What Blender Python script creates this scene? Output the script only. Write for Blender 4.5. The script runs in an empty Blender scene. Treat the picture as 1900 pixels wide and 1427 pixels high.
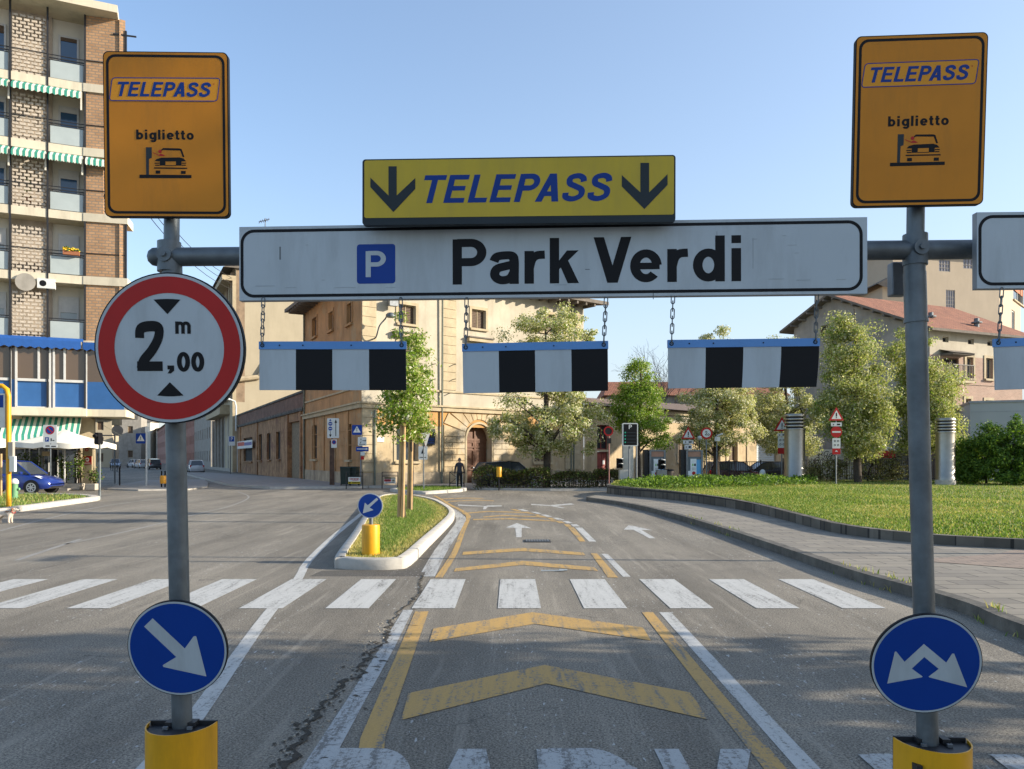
import bpy, math, random
import numpy as np
from mathutils import Vector, Matrix
PI = math.pi
SC = bpy.context.scene
COL = SC.collection
# ---------------------------------------------------------------- camera, sky, sun, exposure
F, YH, HC = 1430.0, 850.0, 1.72          # focal length and horizon row of the 1900 px wide photograph, eye height
cd = bpy.data.cameras.new('camera')
cam = bpy.data.objects.new('camera', cd); COL.objects.link(cam)
cam.location = (0, 0, HC); cam.rotation_euler = (PI/2, 0, 0)
cd.sensor_width = 36; cd.lens = 36*F/1900; cd.shift_y = (YH-713.5)/1900
cd.clip_start = 0.05; cd.clip_end = 3000
SC.camera = cam
SUN_EL, SUN_AZ = 19.5, -3.0              # azimuth from +X, counterclockwise
w = bpy.data.worlds.new('World'); SC.world = w; w.use_nodes = True
nt = w.node_tree; bg = nt.nodes['Background']
sky = nt.nodes.new('ShaderNodeTexSky'); sky.sky_type = 'NISHITA'; sky.sun_disc = False
sky.sun_elevation = math.radians(SUN_EL); sky.sun_rotation = math.radians(90-SUN_AZ)
sky.air_density = 1.0; sky.dust_density = 1.0; sky.ozone_density = 2.2
# hazy spring air: the clear-sky model whitens towards the horizon and towards the sun
tcw = nt.nodes.new('ShaderNodeTexCoord'); sx = nt.nodes.new('ShaderNodeSeparateXYZ'); nt.links.new(tcw.outputs['Generated'], sx.inputs[0])
def wm(op, a, b):
    n = nt.nodes.new('ShaderNodeMath'); n.operation = op
    for i, q in enumerate((a, b)):
        if hasattr(q, 'node'): nt.links.new(q, n.inputs[i])
        else: n.inputs[i].default_value = q
    return n.outputs[0]
hz = wm('POWER', wm('SUBTRACT', 1.0, wm('MAXIMUM', sx.outputs[2], 0.0)), 5.5)
sunw = wm('MAXIMUM', wm('ADD', wm('MULTIPLY', sx.outputs[0], .55), .30), 0.0)
fac = wm('MINIMUM', wm('ADD', wm('MULTIPLY', hz, .88), wm('MULTIPLY', sunw, .42)), .92)
mxw = nt.nodes.new('ShaderNodeMix'); mxw.data_type = 'RGBA'; nt.links.new(fac, mxw.inputs[0]); nt.links.new(sky.outputs[0], mxw.inputs[6]); mxw.inputs[7].default_value = (2.2, 2.38, 2.6, 1)
nt.links.new(mxw.outputs[2], bg.inputs[0]); bg.inputs[1].default_value = 0.15
sd = bpy.data.lights.new('sun', 'SUN'); sd.energy = 4.3; sd.angle = math.radians(0.55); sd.color = (1.0, 0.905, 0.755)
so = bpy.data.objects.new('sun', sd); COL.objects.link(so)
sdir = Vector((math.cos(math.radians(SUN_EL))*math.cos(math.radians(SUN_AZ)), math.cos(math.radians(SUN_EL))*math.sin(math.radians(SUN_AZ)), math.sin(math.radians(SUN_EL))))
so.rotation_euler = sdir.to_track_quat('Z', 'Y').to_euler(); so.location = (30, -5, 30)
SC.view_settings.view_transform = 'Standard'; SC.view_settings.look = 'None'
SC.view_settings.gamma = 1; SC.view_settings.exposure = 1.07
SC.render.engine = 'CYCLES'
SC.cycles.max_bounces = 6; SC.cycles.transparent_max_bounces = 6
# ---------------------------------------------------------------- helpers
def V(*a): return Vector(a)
def P(px, py, d): return Vector(((px-950)*d/F, d, HC+(YH-py)*d/F))
def G(px, py, z=0.0):
    d = (HC-z)*F/(py-YH); return Vector(((px-950)*d/F, d, z))
def rot2(a): return Matrix.Rotation(a, 3, 'Z')

class Plane:
    """a frame on a wall or sign: U to the right, W up, N towards the viewer"""
    def __init__(s, O, U, W=None):
        s.O = Vector(O); s.U = Vector(U).normalized()
        W = Vector((0,0,1)) if W is None else Vector(W)
        s.W = (W - s.U*W.dot(s.U)).normalized(); s.N = s.U.cross(s.W)
    @staticmethod
    def wall(p0, p1, z=0):
        pl = Plane((p0[0],p0[1],z), (p1[0]-p0[0], p1[1]-p0[1], 0)); pl.L = math.hypot(p1[0]-p0[0], p1[1]-p0[1]); return pl
    @staticmethod
    def corners(TL, TR, BL, dL, dR, BR=None):
        if BR is None: BR = (TR[0]+BL[0]-TL[0], TR[1]+BL[1]-TL[1])
        (lt, lb), (rt, rb) = [(q if isinstance(q, tuple) else (q, q)) for q in (dL, dR)]
        a, b, c, d = P(*TL, lt), P(*TR, rt), P(*BL, lb), P(*BR, rb)
        pl = Plane(c, (b-a)+(d-c), (a-c)+(b-d)); pl.L = ((b-a).length+(d-c).length)/2; pl.H = ((a-c).length+(b-d).length)/2
        pl.O = (a+b+c+d)/4-pl.U*pl.L/2-pl.W*pl.H/2; return pl
    def uv(s, px, py):
        r = Vector(((px-950)/F, 1, (YH-py)/F)); C = Vector((0,0,HC))
        t = (s.O-C).dot(s.N)/r.dot(s.N); q = C+r*t-s.O
        return q.dot(s.U), q.dot(s.W)
    def pt(s, u, v, n=0): return s.O+s.U*u+s.W*v+s.N*n
    def rect(s, x0, y0, x1, y1):
        a = s.uv(x0, (y0+y1)/2)[0]; b = s.uv(x1, (y0+y1)/2)[0]
        c = s.uv((x0+x1)/2, y1)[1]; d = s.uv((x0+x1)/2, y0)[1]
        return min(a,b), max(a,b), min(c,d), max(c,d)

# a plain grotesque drawn as strokes: every glyph is centre lines (to be thickened) and filled polygons, cap height 1
def _arc(cx, cy, rx, ry, a0, a1, n=18): return [(cx+rx*math.cos(math.radians(a0+(a1-a0)*i/n)), cy+ry*math.sin(math.radians(a0+(a1-a0)*i/n))) for i in range(n+1)]
def _sm(pts, n=6):
    out = []; k = len(pts)
    for i in range(k-1):
        p0,p1,p2,p3 = pts[max(i-1,0)],pts[i],pts[i+1],pts[min(i+2,k-1)]
        for q in range(n):
            t = q/n; out.append(tuple(.5*(2*b+(c-a)*t+(2*a-5*b+4*c-d)*t*t+(3*b-a-3*c+d)*t**3) for a,b,c,d in zip(p0,p1,p2,p3)))
    return out+[pts[-1]]
def glyph(ch, w):
    h = w/2; X = .72; s, p = [], []
    bar = lambda x0,y0,x1,y1: p.append([(x0,y0),(x1,y0),(x1,y1),(x0,y1)])
    leg = lambda xa,ya,xb,yb,k=1.07: p.append([(xa-h*k,ya),(xa+h*k,ya),(xb+h*k,yb),(xb-h*k,yb)])
    if ch == ' ': return s, p, .13
    if ch == 'T': bar(0,1-w*.95,.68,1); bar(.34-h,0,.34+h,1-w*.95); a = .70
    elif ch == 'E': bar(0,0,w,1); bar(w,1-w*.92,.61,1); bar(w,.52-h*.88,.57,.52+h*.88); bar(w,0,.63,w*.92); a = .68
    elif ch == 'L': bar(0,0,w,1); bar(w,0,.57,w*.92); a = .60
    elif ch in 'PR':
        yb = .41; r = (1-h*.92-yb-h*.92)/2; cy = 1-h*.92-r; rt = .655
        bar(0,0,w,1); s.append([(w*.5,1-h*.92),(rt-h-r,1-h*.92)]+_arc(rt-h-r,cy,r,r,88,-88)+[(rt-h-r,yb+h*.92),(w*.5,yb+h*.92)]); a = .70
        if ch == 'R': p.append([(.28,yb+h),(.28+w*1.1,yb+h),(.70,0),(.70-w*1.15,0)]); a = .74
    elif ch == 'A': leg(h*1.1,0,.36,1,1.12); leg(.72-h*1.1,0,.36,1,1.12); bar(.16,.20,.56,.20+w*.9); a = .73
    elif ch == 'V': leg(.36,0,h*1.1,1,1.1); leg(.36,0,.72-h*1.1,1,1.1); a = .72
    elif ch == 'K': bar(0,0,w,1); p.append([(w*.6,.30),(w*.6,.50),(.46,1),(.46+w*1.25,1)]); p.append([(.235,.52),(.235+w*.9,.66),(.72,0),(.72-w*1.25,0)]); a = .73
    elif ch == 'S': e = .64-h; s.append(_sm([(e,.70),(e-.05,.835),(.335,1-h*.95),(h+.03,.84),(h+.045,.645),(.335,.535),(e-.01,.41),(e+.0,.20),(.335,h*.95),(h+.02,.155),(h-.01,.31)],8)); a = .70
    elif ch == 'a': s.append(_sm([(.065,.50),(.12,.60),(.275,X-h),(.42,.615),(.455,.50),(.455,.20),(.455,.0)],6)); s.append(_sm([(.455,.43),(.30,.395),(.12,.33),(.085,.18),(.20,h*.95),(.37,.12),(.455,.26)],6)); a = .58
    elif ch == 'r': bar(0,0,w,X); s.append(_sm([(h,.34),(.14,.53),(.24,.62),(.39,.635)],6)); a = .41
    elif ch == 'k': bar(0,0,w,1); p.append([(w*.6,.23),(w*.6,.40),(.33,X),(.33+w*1.25,X)]); p.append([(.20,.38),(.20+w*.8,.52),(.56,0),(.56-w*1.2,0)]); a = .56
    elif ch == 'e': s.append(_arc(.30,.36,.30-h,.36-h,3,318,30)); bar(h,.36-h*.85,.56,.36+h*.75); a = .63
    elif ch in 'dbg':
        s.append(_arc(.29,.36,.29-h,.36-h,0,360,32)); x = .56 if ch != 'b' else h
        if ch == 'b': bar(0,0,w,1)
        elif ch == 'd': bar(.60-w,0,.60,1)
        else: s.append([(.60-h,X),(.60-h,.0)]+_arc(.33,-.02,.27-h,.25-h,0,-160,12))
        a = .65
    elif ch == 'o': s.append(_arc(.30,.36,.30-h,.36-h,0,360,32)); a = .64
    elif ch in 'il':
        bar(0,0,w,X if ch == 'i' else 1)
        if ch == 'i': bar(0,1-w*.95,w,1)
        a = w+.085
    elif ch == 't': s.append([(.06+h,.93),(.06+h,.22)]+_arc(.06+h+.13,.19,.13,.19-h,180,275,8)+[(.36,h)]); bar(0,X-w*.82,.34,X); a = .40
    elif ch == 'm':
        bar(0,0,w,X)
        for x0 in (h,h+.335): s.append([(x0,.40)]+_arc(x0+.1675,.45,.1675,.27-h,175,5,12)+[(x0+.335,.40),(x0+.335,0)])
        a = .90
    elif ch == '2': s.append(_sm([(.075,.66),(.10,.84),(.31,1-h),(.52,.86),(.51,.66),(.36,.42),(.15,.20),(.09,.04)],7)); bar(0,0,.60,w*.92); a = .66
    elif ch == '0': s.append(_arc(.27,.5,.27-h,.5-h,0,360,36)); a = .60
    elif ch == ',': p.append([(0,.06),(0,.26),(.2,.26),(.2,.0),(.10,-.14),(.0,-.14),(.07,.06)]); a = .26
    else: a = .5
    return s, p, a
_tc = {}
def text_geo(txt, bold=0.0, shear=0.0, spacing=1.0):
    k = (txt, bold, shear, spacing)
    if k not in _tc:
        w = .135+bold; x = 0; V3 = []; Fc = []; lay = 0
        for ch in txt:
            st, po, a = glyph(ch, w)
            for line in st:
                n = len(line); closed = math.hypot(line[0][0]-line[-1][0], line[0][1]-line[-1][1]) < 1e-6; b = len(V3)
                for i, (px, py) in enumerate(line):
                    q0 = line[i-1] if i > 0 else (line[-2] if closed else line[0]); q1 = line[i+1] if i < n-1 else (line[1] if closed else line[-1])
                    tx, ty = q1[0]-q0[0], q1[1]-q0[1]; l = math.hypot(tx,ty) or 1; nx, ny = -ty/l*w/2, tx/l*w/2
                    V3 += [(px+nx+x,py+ny,lay),(px-nx+x,py-ny,lay)]
                Fc += [(b+2*i,b+2*i+1,b+2*i+3,b+2*i+2) for i in range(n-1)]; lay += 1
            for q in po:
                b = len(V3); V3 += [(px+x,py,lay) for px,py in q]; Fc.append(tuple(range(b,b+len(q)))); lay += 1
            x += (a+.075)*spacing-{'PA':.13,'Ve':.10,'Pa':.04,'AR':.0,'rd':.03}.get(txt[txt.index(ch):txt.index(ch)+2],0)
        v = np.array(V3); v[:,0] += v[:,1]*shear; v[:,2] %= 7
        mn = v.min(0); mx = v.max(0); v[:,:2] = (v[:,:2]-mn[:2])/(mx[:2]-mn[:2])
        _tc[k] = (v, Fc)
    return _tc[k]

class MB:
    def __init__(s, *mats): s.mats = list(mats); s.v = []; s.f = []; s.m = []
    def add(s, vs, fs, m=0):
        b = len(s.v); s.v += [tuple(x) for x in vs]
        for f in fs: s.f.append(tuple(i+b for i in f)); s.m.append(m)
    def face(s, pts, m=0): s.add(pts, [tuple(range(len(pts)))], m)
    def box(s, c, sz, m=0, R=None, taper=1.0):
        c = Vector(c); x, y, z = [q/2 for q in sz]; pts = []
        for k, (i, j, h) in enumerate([(-1,-1,-1),(1,-1,-1),(1,1,-1),(-1,1,-1),(-1,-1,1),(1,-1,1),(1,1,1),(-1,1,1)]):
            t = taper if h > 0 else 1
            p = Vector((i*x*t, j*y*t, h*z)); pts.append(c+(R@p if R is not None else p))
        s.add(pts, [(3,2,1,0),(4,5,6,7),(0,1,5,4),(1,2,6,5),(2,3,7,6),(3,0,4,7)], m)
    def boxp(s, pl, u0, u1, v0, v1, n0, n1, m=0):
        pts = [pl.pt(u,v,n) for n in (n0,n1) for (u,v) in ((u0,v0),(u1,v0),(u1,v1),(u0,v1))]
        s.add(pts, [(3,2,1,0),(4,5,6,7),(0,1,5,4),(1,2,6,5),(2,3,7,6),(3,0,4,7)], m)
    def poly(s, pl, uvs, n0, n1=None, m=0, mside=None):
        k = len(uvs)
        if n1 is None: s.face([pl.pt(u,v,n0) for u,v in uvs], m); return
        s.add([pl.pt(u,v,n1) for u,v in uvs], [tuple(range(k))], m)
        pts = [pl.pt(u,v,n0) for u,v in uvs]+[pl.pt(u,v,n1) for u,v in uvs]
        ms = m if mside is None else mside
        s.add(pts, [tuple(range(k))[::-1]]+[(i,(i+1)%k,k+(i+1)%k,k+i) for i in range(k)], ms)
    def pxpoly(s, pl, pts, n0, n1=None, m=0): s.poly(pl, [pl.uv(*p) for p in pts], n0, n1, m)
    def text(s, pl, txt, r, n, m=0, bold=0.0, shear=0.0, spacing=1.0):
        v, f = text_geo(txt, bold, shear, spacing); u0,u1,v0,v1 = r
        s.add([pl.pt(u0+a*(u1-u0), v0+b*(v1-v0), n+c*2e-5) for a,b,c in v], f, m)
    def ring(s, pl, c, ri, ro, n, m=0, seg=48):
        a = [(math.cos(2*PI*i/seg), math.sin(2*PI*i/seg)) for i in range(seg)]
        if ri <= 0: s.face([pl.pt(c[0]+ro*x, c[1]+ro*y, n) for x,y in a], m); return
        pts = [pl.pt(c[0]+ri*x, c[1]+ri*y, n) for x,y in a]+[pl.pt(c[0]+ro*x, c[1]+ro*y, n) for x,y in a]
        s.add(pts, [(i,seg+i,seg+(i+1)%seg,(i+1)%seg) for i in range(seg)], m)
    def disc(s, pl, c, r, n0, n1, m=0, seg=48):
        s.poly(pl, [(c[0]+r*math.cos(2*PI*i/seg), c[1]+r*math.sin(2*PI*i/seg)) for i in range(seg)], n0, n1, m)
    def tube(s, path, r, seg=8, m=0, caps=True, closed=False):
        path = [Vector(p) for p in path]; k = len(path)
        rs = r if isinstance(r, (list,tuple)) else [r]*k
        vs = []; fs = []; up = None
        for i, p in enumerate(path):
            if closed: t = (path[(i+1)%k]-path[i-1])
            else: t = path[min(i+1,k-1)]-path[max(i-1,0)]
            t = t.normalized() if t.length > 1e-9 else Vector((0,0,1))
            if up is None: up = t.orthogonal().normalized()
            up = (up-t*up.dot(t)); up = up.normalized() if up.length > 1e-6 else t.orthogonal().normalized()
            w = t.cross(up)
            vs += [p+(up*math.cos(2*PI*j/seg)+w*math.sin(2*PI*j/seg))*rs[i] for j in range(seg)]
        for i in range(k if closed else k-1):
            a = i*seg; b = ((i+1)%k)*seg
            fs += [(a+j, a+(j+1)%seg, b+(j+1)%seg, b+j) for j in range(seg)]
        if caps and not closed: fs += [tuple(range(seg))[::-1], tuple((k-1)*seg+j for j in range(seg))]
        s.add(vs, fs, m)
    def lathe(s, c, prof, seg=24, m=0, ms=None):
        c = Vector(c); vs = []
        for r, z in prof: vs += [c+Vector((r*math.cos(2*PI*j/seg), r*math.sin(2*PI*j/seg), z)) for j in range(seg)]
        b = len(s.v); s.v += [tuple(x) for x in vs]
        for i in range(len(prof)-1):
            for j in range(seg):
                s.f.append((b+i*seg+j, b+i*seg+(j+1)%seg, b+(i+1)*seg+(j+1)%seg, b+(i+1)*seg+j)); s.m.append(ms[i] if ms else m)
        s.f.append(tuple(b+j for j in range(seg))[::-1]); s.m.append(ms[0] if ms else m)
        s.f.append(tuple(b+(len(prof)-1)*seg+j for j in range(seg))); s.m.append(ms[-1] if ms else m)
    def gpoly(s, pts, z, m=0): s.face([(p[0],p[1],z) for p in pts], m)
    def gprism(s, pts, z0, z1, m=0, mside=None):
        k = len(pts)
        s.add([(p[0],p[1],z1) for p in pts], [tuple(range(k))], m)
        s.add([(p[0],p[1],z0) for p in pts]+[(p[0],p[1],z1) for p in pts], [(i,(i+1)%k,k+(i+1)%k,k+i) for i in range(k)], m if mside is None else mside)
    def strip(s, pts, wd, z, m=0):
        pts = [Vector((p[0],p[1])) for p in pts]; L = []; R = []
        ws = wd if isinstance(wd,(list,tuple)) else [wd]*len(pts)
        for i, p in enumerate(pts):
            t = (pts[min(i+1,len(pts)-1)]-pts[max(i-1,0)]).normalized(); nn = Vector((-t.y,t.x))*ws[i]/2
            L.append(p+nn); R.append(p-nn)
        for i in range(len(pts)-1): s.face([(R[i].x,R[i].y,z),(R[i+1].x,R[i+1].y,z),(L[i+1].x,L[i+1].y,z),(L[i].x,L[i].y,z)], m)
    def wall(s, pl, u0, u1, v0, v1, holes, depth, m=0, mr=None):
        us = sorted({u0,u1}|{h[0] for h in holes}|{h[1] for h in holes}); vs = sorted({v0,v1}|{h[2] for h in holes}|{h[3] for h in holes})
        us = [u for u in us if u0-1e-6 <= u <= u1+1e-6]; vs = [v for v in vs if v0-1e-6 <= v <= v1+1e-6]
        for i in range(len(us)-1):
            for j in range(len(vs)-1):
                cu = (us[i]+us[i+1])/2; cv = (vs[j]+vs[j+1])/2
                if any(h[0] < cu < h[1] and h[2] < cv < h[3] for h in holes): continue
                s.face([pl.pt(us[i],vs[j]), pl.pt(us[i+1],vs[j]), pl.pt(us[i+1],vs[j+1]), pl.pt(us[i],vs[j+1])], m)
        for a,b,c,d in holes:
            q = [(a,c),(b,c),(b,d),(a,d)]
            for k in range(4):
                p0, p1 = q[k], q[(k+1)%4]
                s.face([pl.pt(*p0,0), pl.pt(*p1,0), pl.pt(*p1,-depth), pl.pt(*p0,-depth)], m if mr is None else mr)
    def build(s, name, parent=None, smooth=None, bevel=None):
        me = bpy.data.meshes.new(name); me.from_pydata(s.v, [], s.f); me.update()
        for mt in s.mats: me.materials.append(mt)
        me.polygons.foreach_set('material_index', s.m)
        auto_uv(me)
        if smooth is not None:
            me.polygons.foreach_set('use_smooth', [True]*len(me.polygons)); me.set_sharp_from_angle(angle=math.radians(smooth))
        o = bpy.data.objects.new(name, me); COL.objects.link(o)
        if bevel:
            bm = o.modifiers.new('bevel','BEVEL'); bm.width = bevel; bm.segments = 2; bm.limit_method = 'ANGLE'; bm.angle_limit = math.radians(40)
        if parent is not None: attach(o, parent)
        return o
def auto_uv(me):
    uvl = me.uv_layers.new(name='UVMap'); n = len(me.loops)
    if n == 0: return
    co = np.empty(len(me.vertices)*3); me.vertices.foreach_get('co', co); co = co.reshape(-1,3)
    li = np.empty(n, dtype=np.int32); me.loops.foreach_get('vertex_index', li)
    fn = np.empty(len(me.polygons)*3); me.polygons.foreach_get('normal', fn); fn = fn.reshape(-1,3)
    lt = np.empty(len(me.polygons), dtype=np.int32); me.polygons.foreach_get('loop_total', lt)
    nr = np.repeat(fn, lt, axis=0); p = co[li]
    tx = np.stack([-nr[:,1], nr[:,0]], 1); l = np.linalg.norm(tx, axis=1)+1e-9; tx /= l[:,None]
    flat = np.abs(nr[:,2]) > .9
    u = np.where(flat, p[:,0], p[:,0]*tx[:,0]+p[:,1]*tx[:,1]); sl = np.sqrt(np.maximum(1-nr[:,2]**2, .05))
    v = np.where(flat, p[:,1], p[:,2]/sl)
    uvl.data.foreach_set('uv', np.stack([u,v],1).ravel().astype(np.float32))
def attach(o, parent):
    o.parent = parent; M_ = Matrix.Identity(4); q = parent
    chain = []
    while q is not None: chain.append(q); q = q.parent
    for q in reversed(chain): M_ = M_ @ q.matrix_parent_inverse @ q.matrix_basis
    o.matrix_parent_inverse = M_.inverted()
def tag(o, label, cat, group=None, kind=None):
    o['label'] = label
    if cat: o['category'] = cat
    if group: o['group'] = group
    if kind: o['kind'] = kind
    return o
def thing(name, label, cat, loc=(0,0,0), group=None):
    o = bpy.data.objects.new(name, None); COL.objects.link(o); o.location = loc; o.empty_display_size = .2
    return tag(o, label, cat, group)
def struct(o): o['kind'] = 'structure'; return o
def dup(root, loc, rz=0, label=None, group=None, scale=None):
    def cp(o, par):
        c = o.copy(); COL.objects.link(c)
        if par is not None: c.parent = par
        for ch in list(o.children): cp(ch, c)
        return c
    r = cp(root, None); r.location = loc; r.rotation_euler = (0,0,rz)
    if scale: r.scale = (scale,)*3
    if label: r['label'] = label
    if group: r['group'] = group
    return r

# ---------------------------------------------------------------- materials
MATS = {}
def nodes(name):
    m = bpy.data.materials.new(name); m.use_nodes = True; MATS[name] = m
    t = m.node_tree; return m, t, t.nodes['Principled BSDF']
def N(t, typ, **kw):
    n = t.nodes.new(typ)
    for k, v in kw.items():
        if k in n.inputs: n.inputs[k].default_value = v
        else: setattr(n, k, v)
    return n
def mixc(t, fac, a, b, mode='MIX'):
    n = t.nodes.new('ShaderNodeMix'); n.data_type = 'RGBA'; n.blend_type = mode
    for sck, val in ((0, fac), (6, a), (7, b)):
        if hasattr(val, 'node'): t.links.new(val, n.inputs[sck])
        else: n.inputs[sck].default_value = val if not isinstance(val, tuple) or len(val) == 4 else (*val, 1)
    return n.outputs[2]
def ramp(t, src, a, b, ca=0.0, cb=1.0):
    n = t.nodes.new('ShaderNodeMapRange'); n.inputs[1].default_value = a; n.inputs[2].default_value = b
    n.inputs[3].default_value = ca; n.inputs[4].default_value = cb; n.clamp = True
    t.links.new(src, n.inputs[0]); return n.outputs[0]
def noise(t, vec, scale, detail=4, rough=.6):
    n = t.nodes.new('ShaderNodeTexNoise'); n.inputs['Scale'].default_value = scale; n.inputs['Detail'].default_value = detail
    n.inputs['Roughness'].default_value = rough; t.links.new(vec, n.inputs['Vector']); return n.outputs['Fac']
def mapped(t, vec, sc):
    n = t.nodes.new('ShaderNodeMapping'); n.inputs['Scale'].default_value = sc; t.links.new(vec, n.inputs[0]); return n.outputs[0]
def bump(t, p, h, strength, dist=.02):
    b = t.nodes.new('ShaderNodeBump'); b.inputs['Strength'].default_value = strength; b.inputs['Distance'].default_value = dist
    t.links.new(h, b.inputs['Height']); t.links.new(b.outputs[0], p.inputs['Normal'])
def sc3(c, k): return tuple(min(1, x*k) for x in c)
def mat(name, col, rough=.6, var=.12, scale=4, bmp=0, bscale=60, metal=0, spec=.4, stain=None, stain_amt=0, coat=0, stsc=1.0, patch=None, psc=.9):
    m, t, p = nodes(name)
    tc = t.nodes.new('ShaderNodeTexCoord').outputs['Object']
    n1 = noise(t, tc, scale)
    c = mixc(t, ramp(t, n1, .3, .7), sc3(col, 1-var), sc3(col, 1+var))
    if stain:
        st = noise(t, mapped(t, tc, (1.1,1.1,.22)), 1.2*stsc, 8, .7)
        c = mixc(t, ramp(t, st, .48, .72, 0, stain_amt), c, stain)
    if patch:      # fallen or repaired plaster with its own outline
        pn = noise(t, tc, psc, 9, .72); c = mixc(t, ramp(t, pn, .55, .60, 0, .8), c, patch); c = mixc(t, ramp(t, noise(t, tc, psc*2.7, 8, .7), .60, .64, 0, .6), c, sc3(col, .5))
    t.links.new(c, p.inputs['Base Color'])
    p.inputs['Roughness'].default_value = rough; p.inputs['Metallic'].default_value = metal
    p.inputs['Specular IOR Level'].default_value = spec
    if coat: p.inputs['Coat Weight'].default_value = coat
    if bmp: bump(t, p, noise(t, tc, bscale, 3), bmp)
    return m
def brick(name, c1, c2, mortar, bw=.25, bh=.07, ms=.012, rough=.85, off=.5, bmp=.4, var=.2):
    m, t, p = nodes(name)
    tcn = t.nodes.new('ShaderNodeTexCoord')
    b = t.nodes.new('ShaderNodeTexBrick'); b.offset = off
    b.inputs['Color1'].default_value = (*c1,1); b.inputs['Color2'].default_value = (*c2,1); b.inputs['Mortar'].default_value = (*mortar,1)
    b.inputs['Scale'].default_value = 1; b.inputs['Brick Width'].default_value = bw; b.inputs['Row Height'].default_value = bh; b.inputs['Mortar Size'].default_value = ms
    b.inputs['Mortar Smooth'].default_value = .2
    t.links.new(tcn.outputs['UV'], b.inputs['Vector'])
    n1 = noise(t, tcn.outputs['Object'], 1.3, 6)
    c = mixc(t, ramp(t, n1, .3, .7, 0, 1), b.outputs['Color'], mixc(t, 1.0, b.outputs['Color'], (1-var*1.6,)*3, 'MULTIPLY'))
    t.links.new(c, p.inputs['Base Color']); p.inputs['Roughness'].default_value = rough
    inv = N(t, 'ShaderNodeMath', operation='SUBTRACT'); inv.inputs[0].default_value = 1; t.links.new(b.outputs['Fac'], inv.inputs[1])
    bump(t, p, inv.outputs[0], bmp, .01)
    return m
def leafmat(name, dark, mid, light, trans=.35):
    m, t, p = nodes(name)
    g = t.nodes.new('ShaderNodeNewGeometry').outputs['Random Per Island']
    c = mixc(t, ramp(t, g, 0, .5), dark, mid); c = mixc(t, ramp(t, g, .5, 1), c, light)
    t.links.new(c, p.inputs['Base Color']); p.inputs['Roughness'].default_value = .55; p.inputs['Specular IOR Level'].default_value = .25
    tr = t.nodes.new('ShaderNodeBsdfTranslucent'); t.links.new(mixc(t, 1.0, c, (1.0,1.0,.55), 'MULTIPLY'), tr.inputs['Color'])
    mx = t.nodes.new('ShaderNodeMixShader'); mx.inputs[0].default_value = trans
    t.links.new(p.outputs[0], mx.inputs[1]); t.links.new(tr.outputs[0], mx.inputs[2])
    t.links.new(mx.outputs[0], t.nodes['Material Output'].inputs['Surface'])
    return m
def glassmat(name, col, rough=.08):
    m, t, p = nodes(name); p.inputs['Base Color'].default_value = (*col,1); p.inputs['Roughness'].default_value = rough; p.inputs['Specular IOR Level'].default_value = .8
    return m
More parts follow.
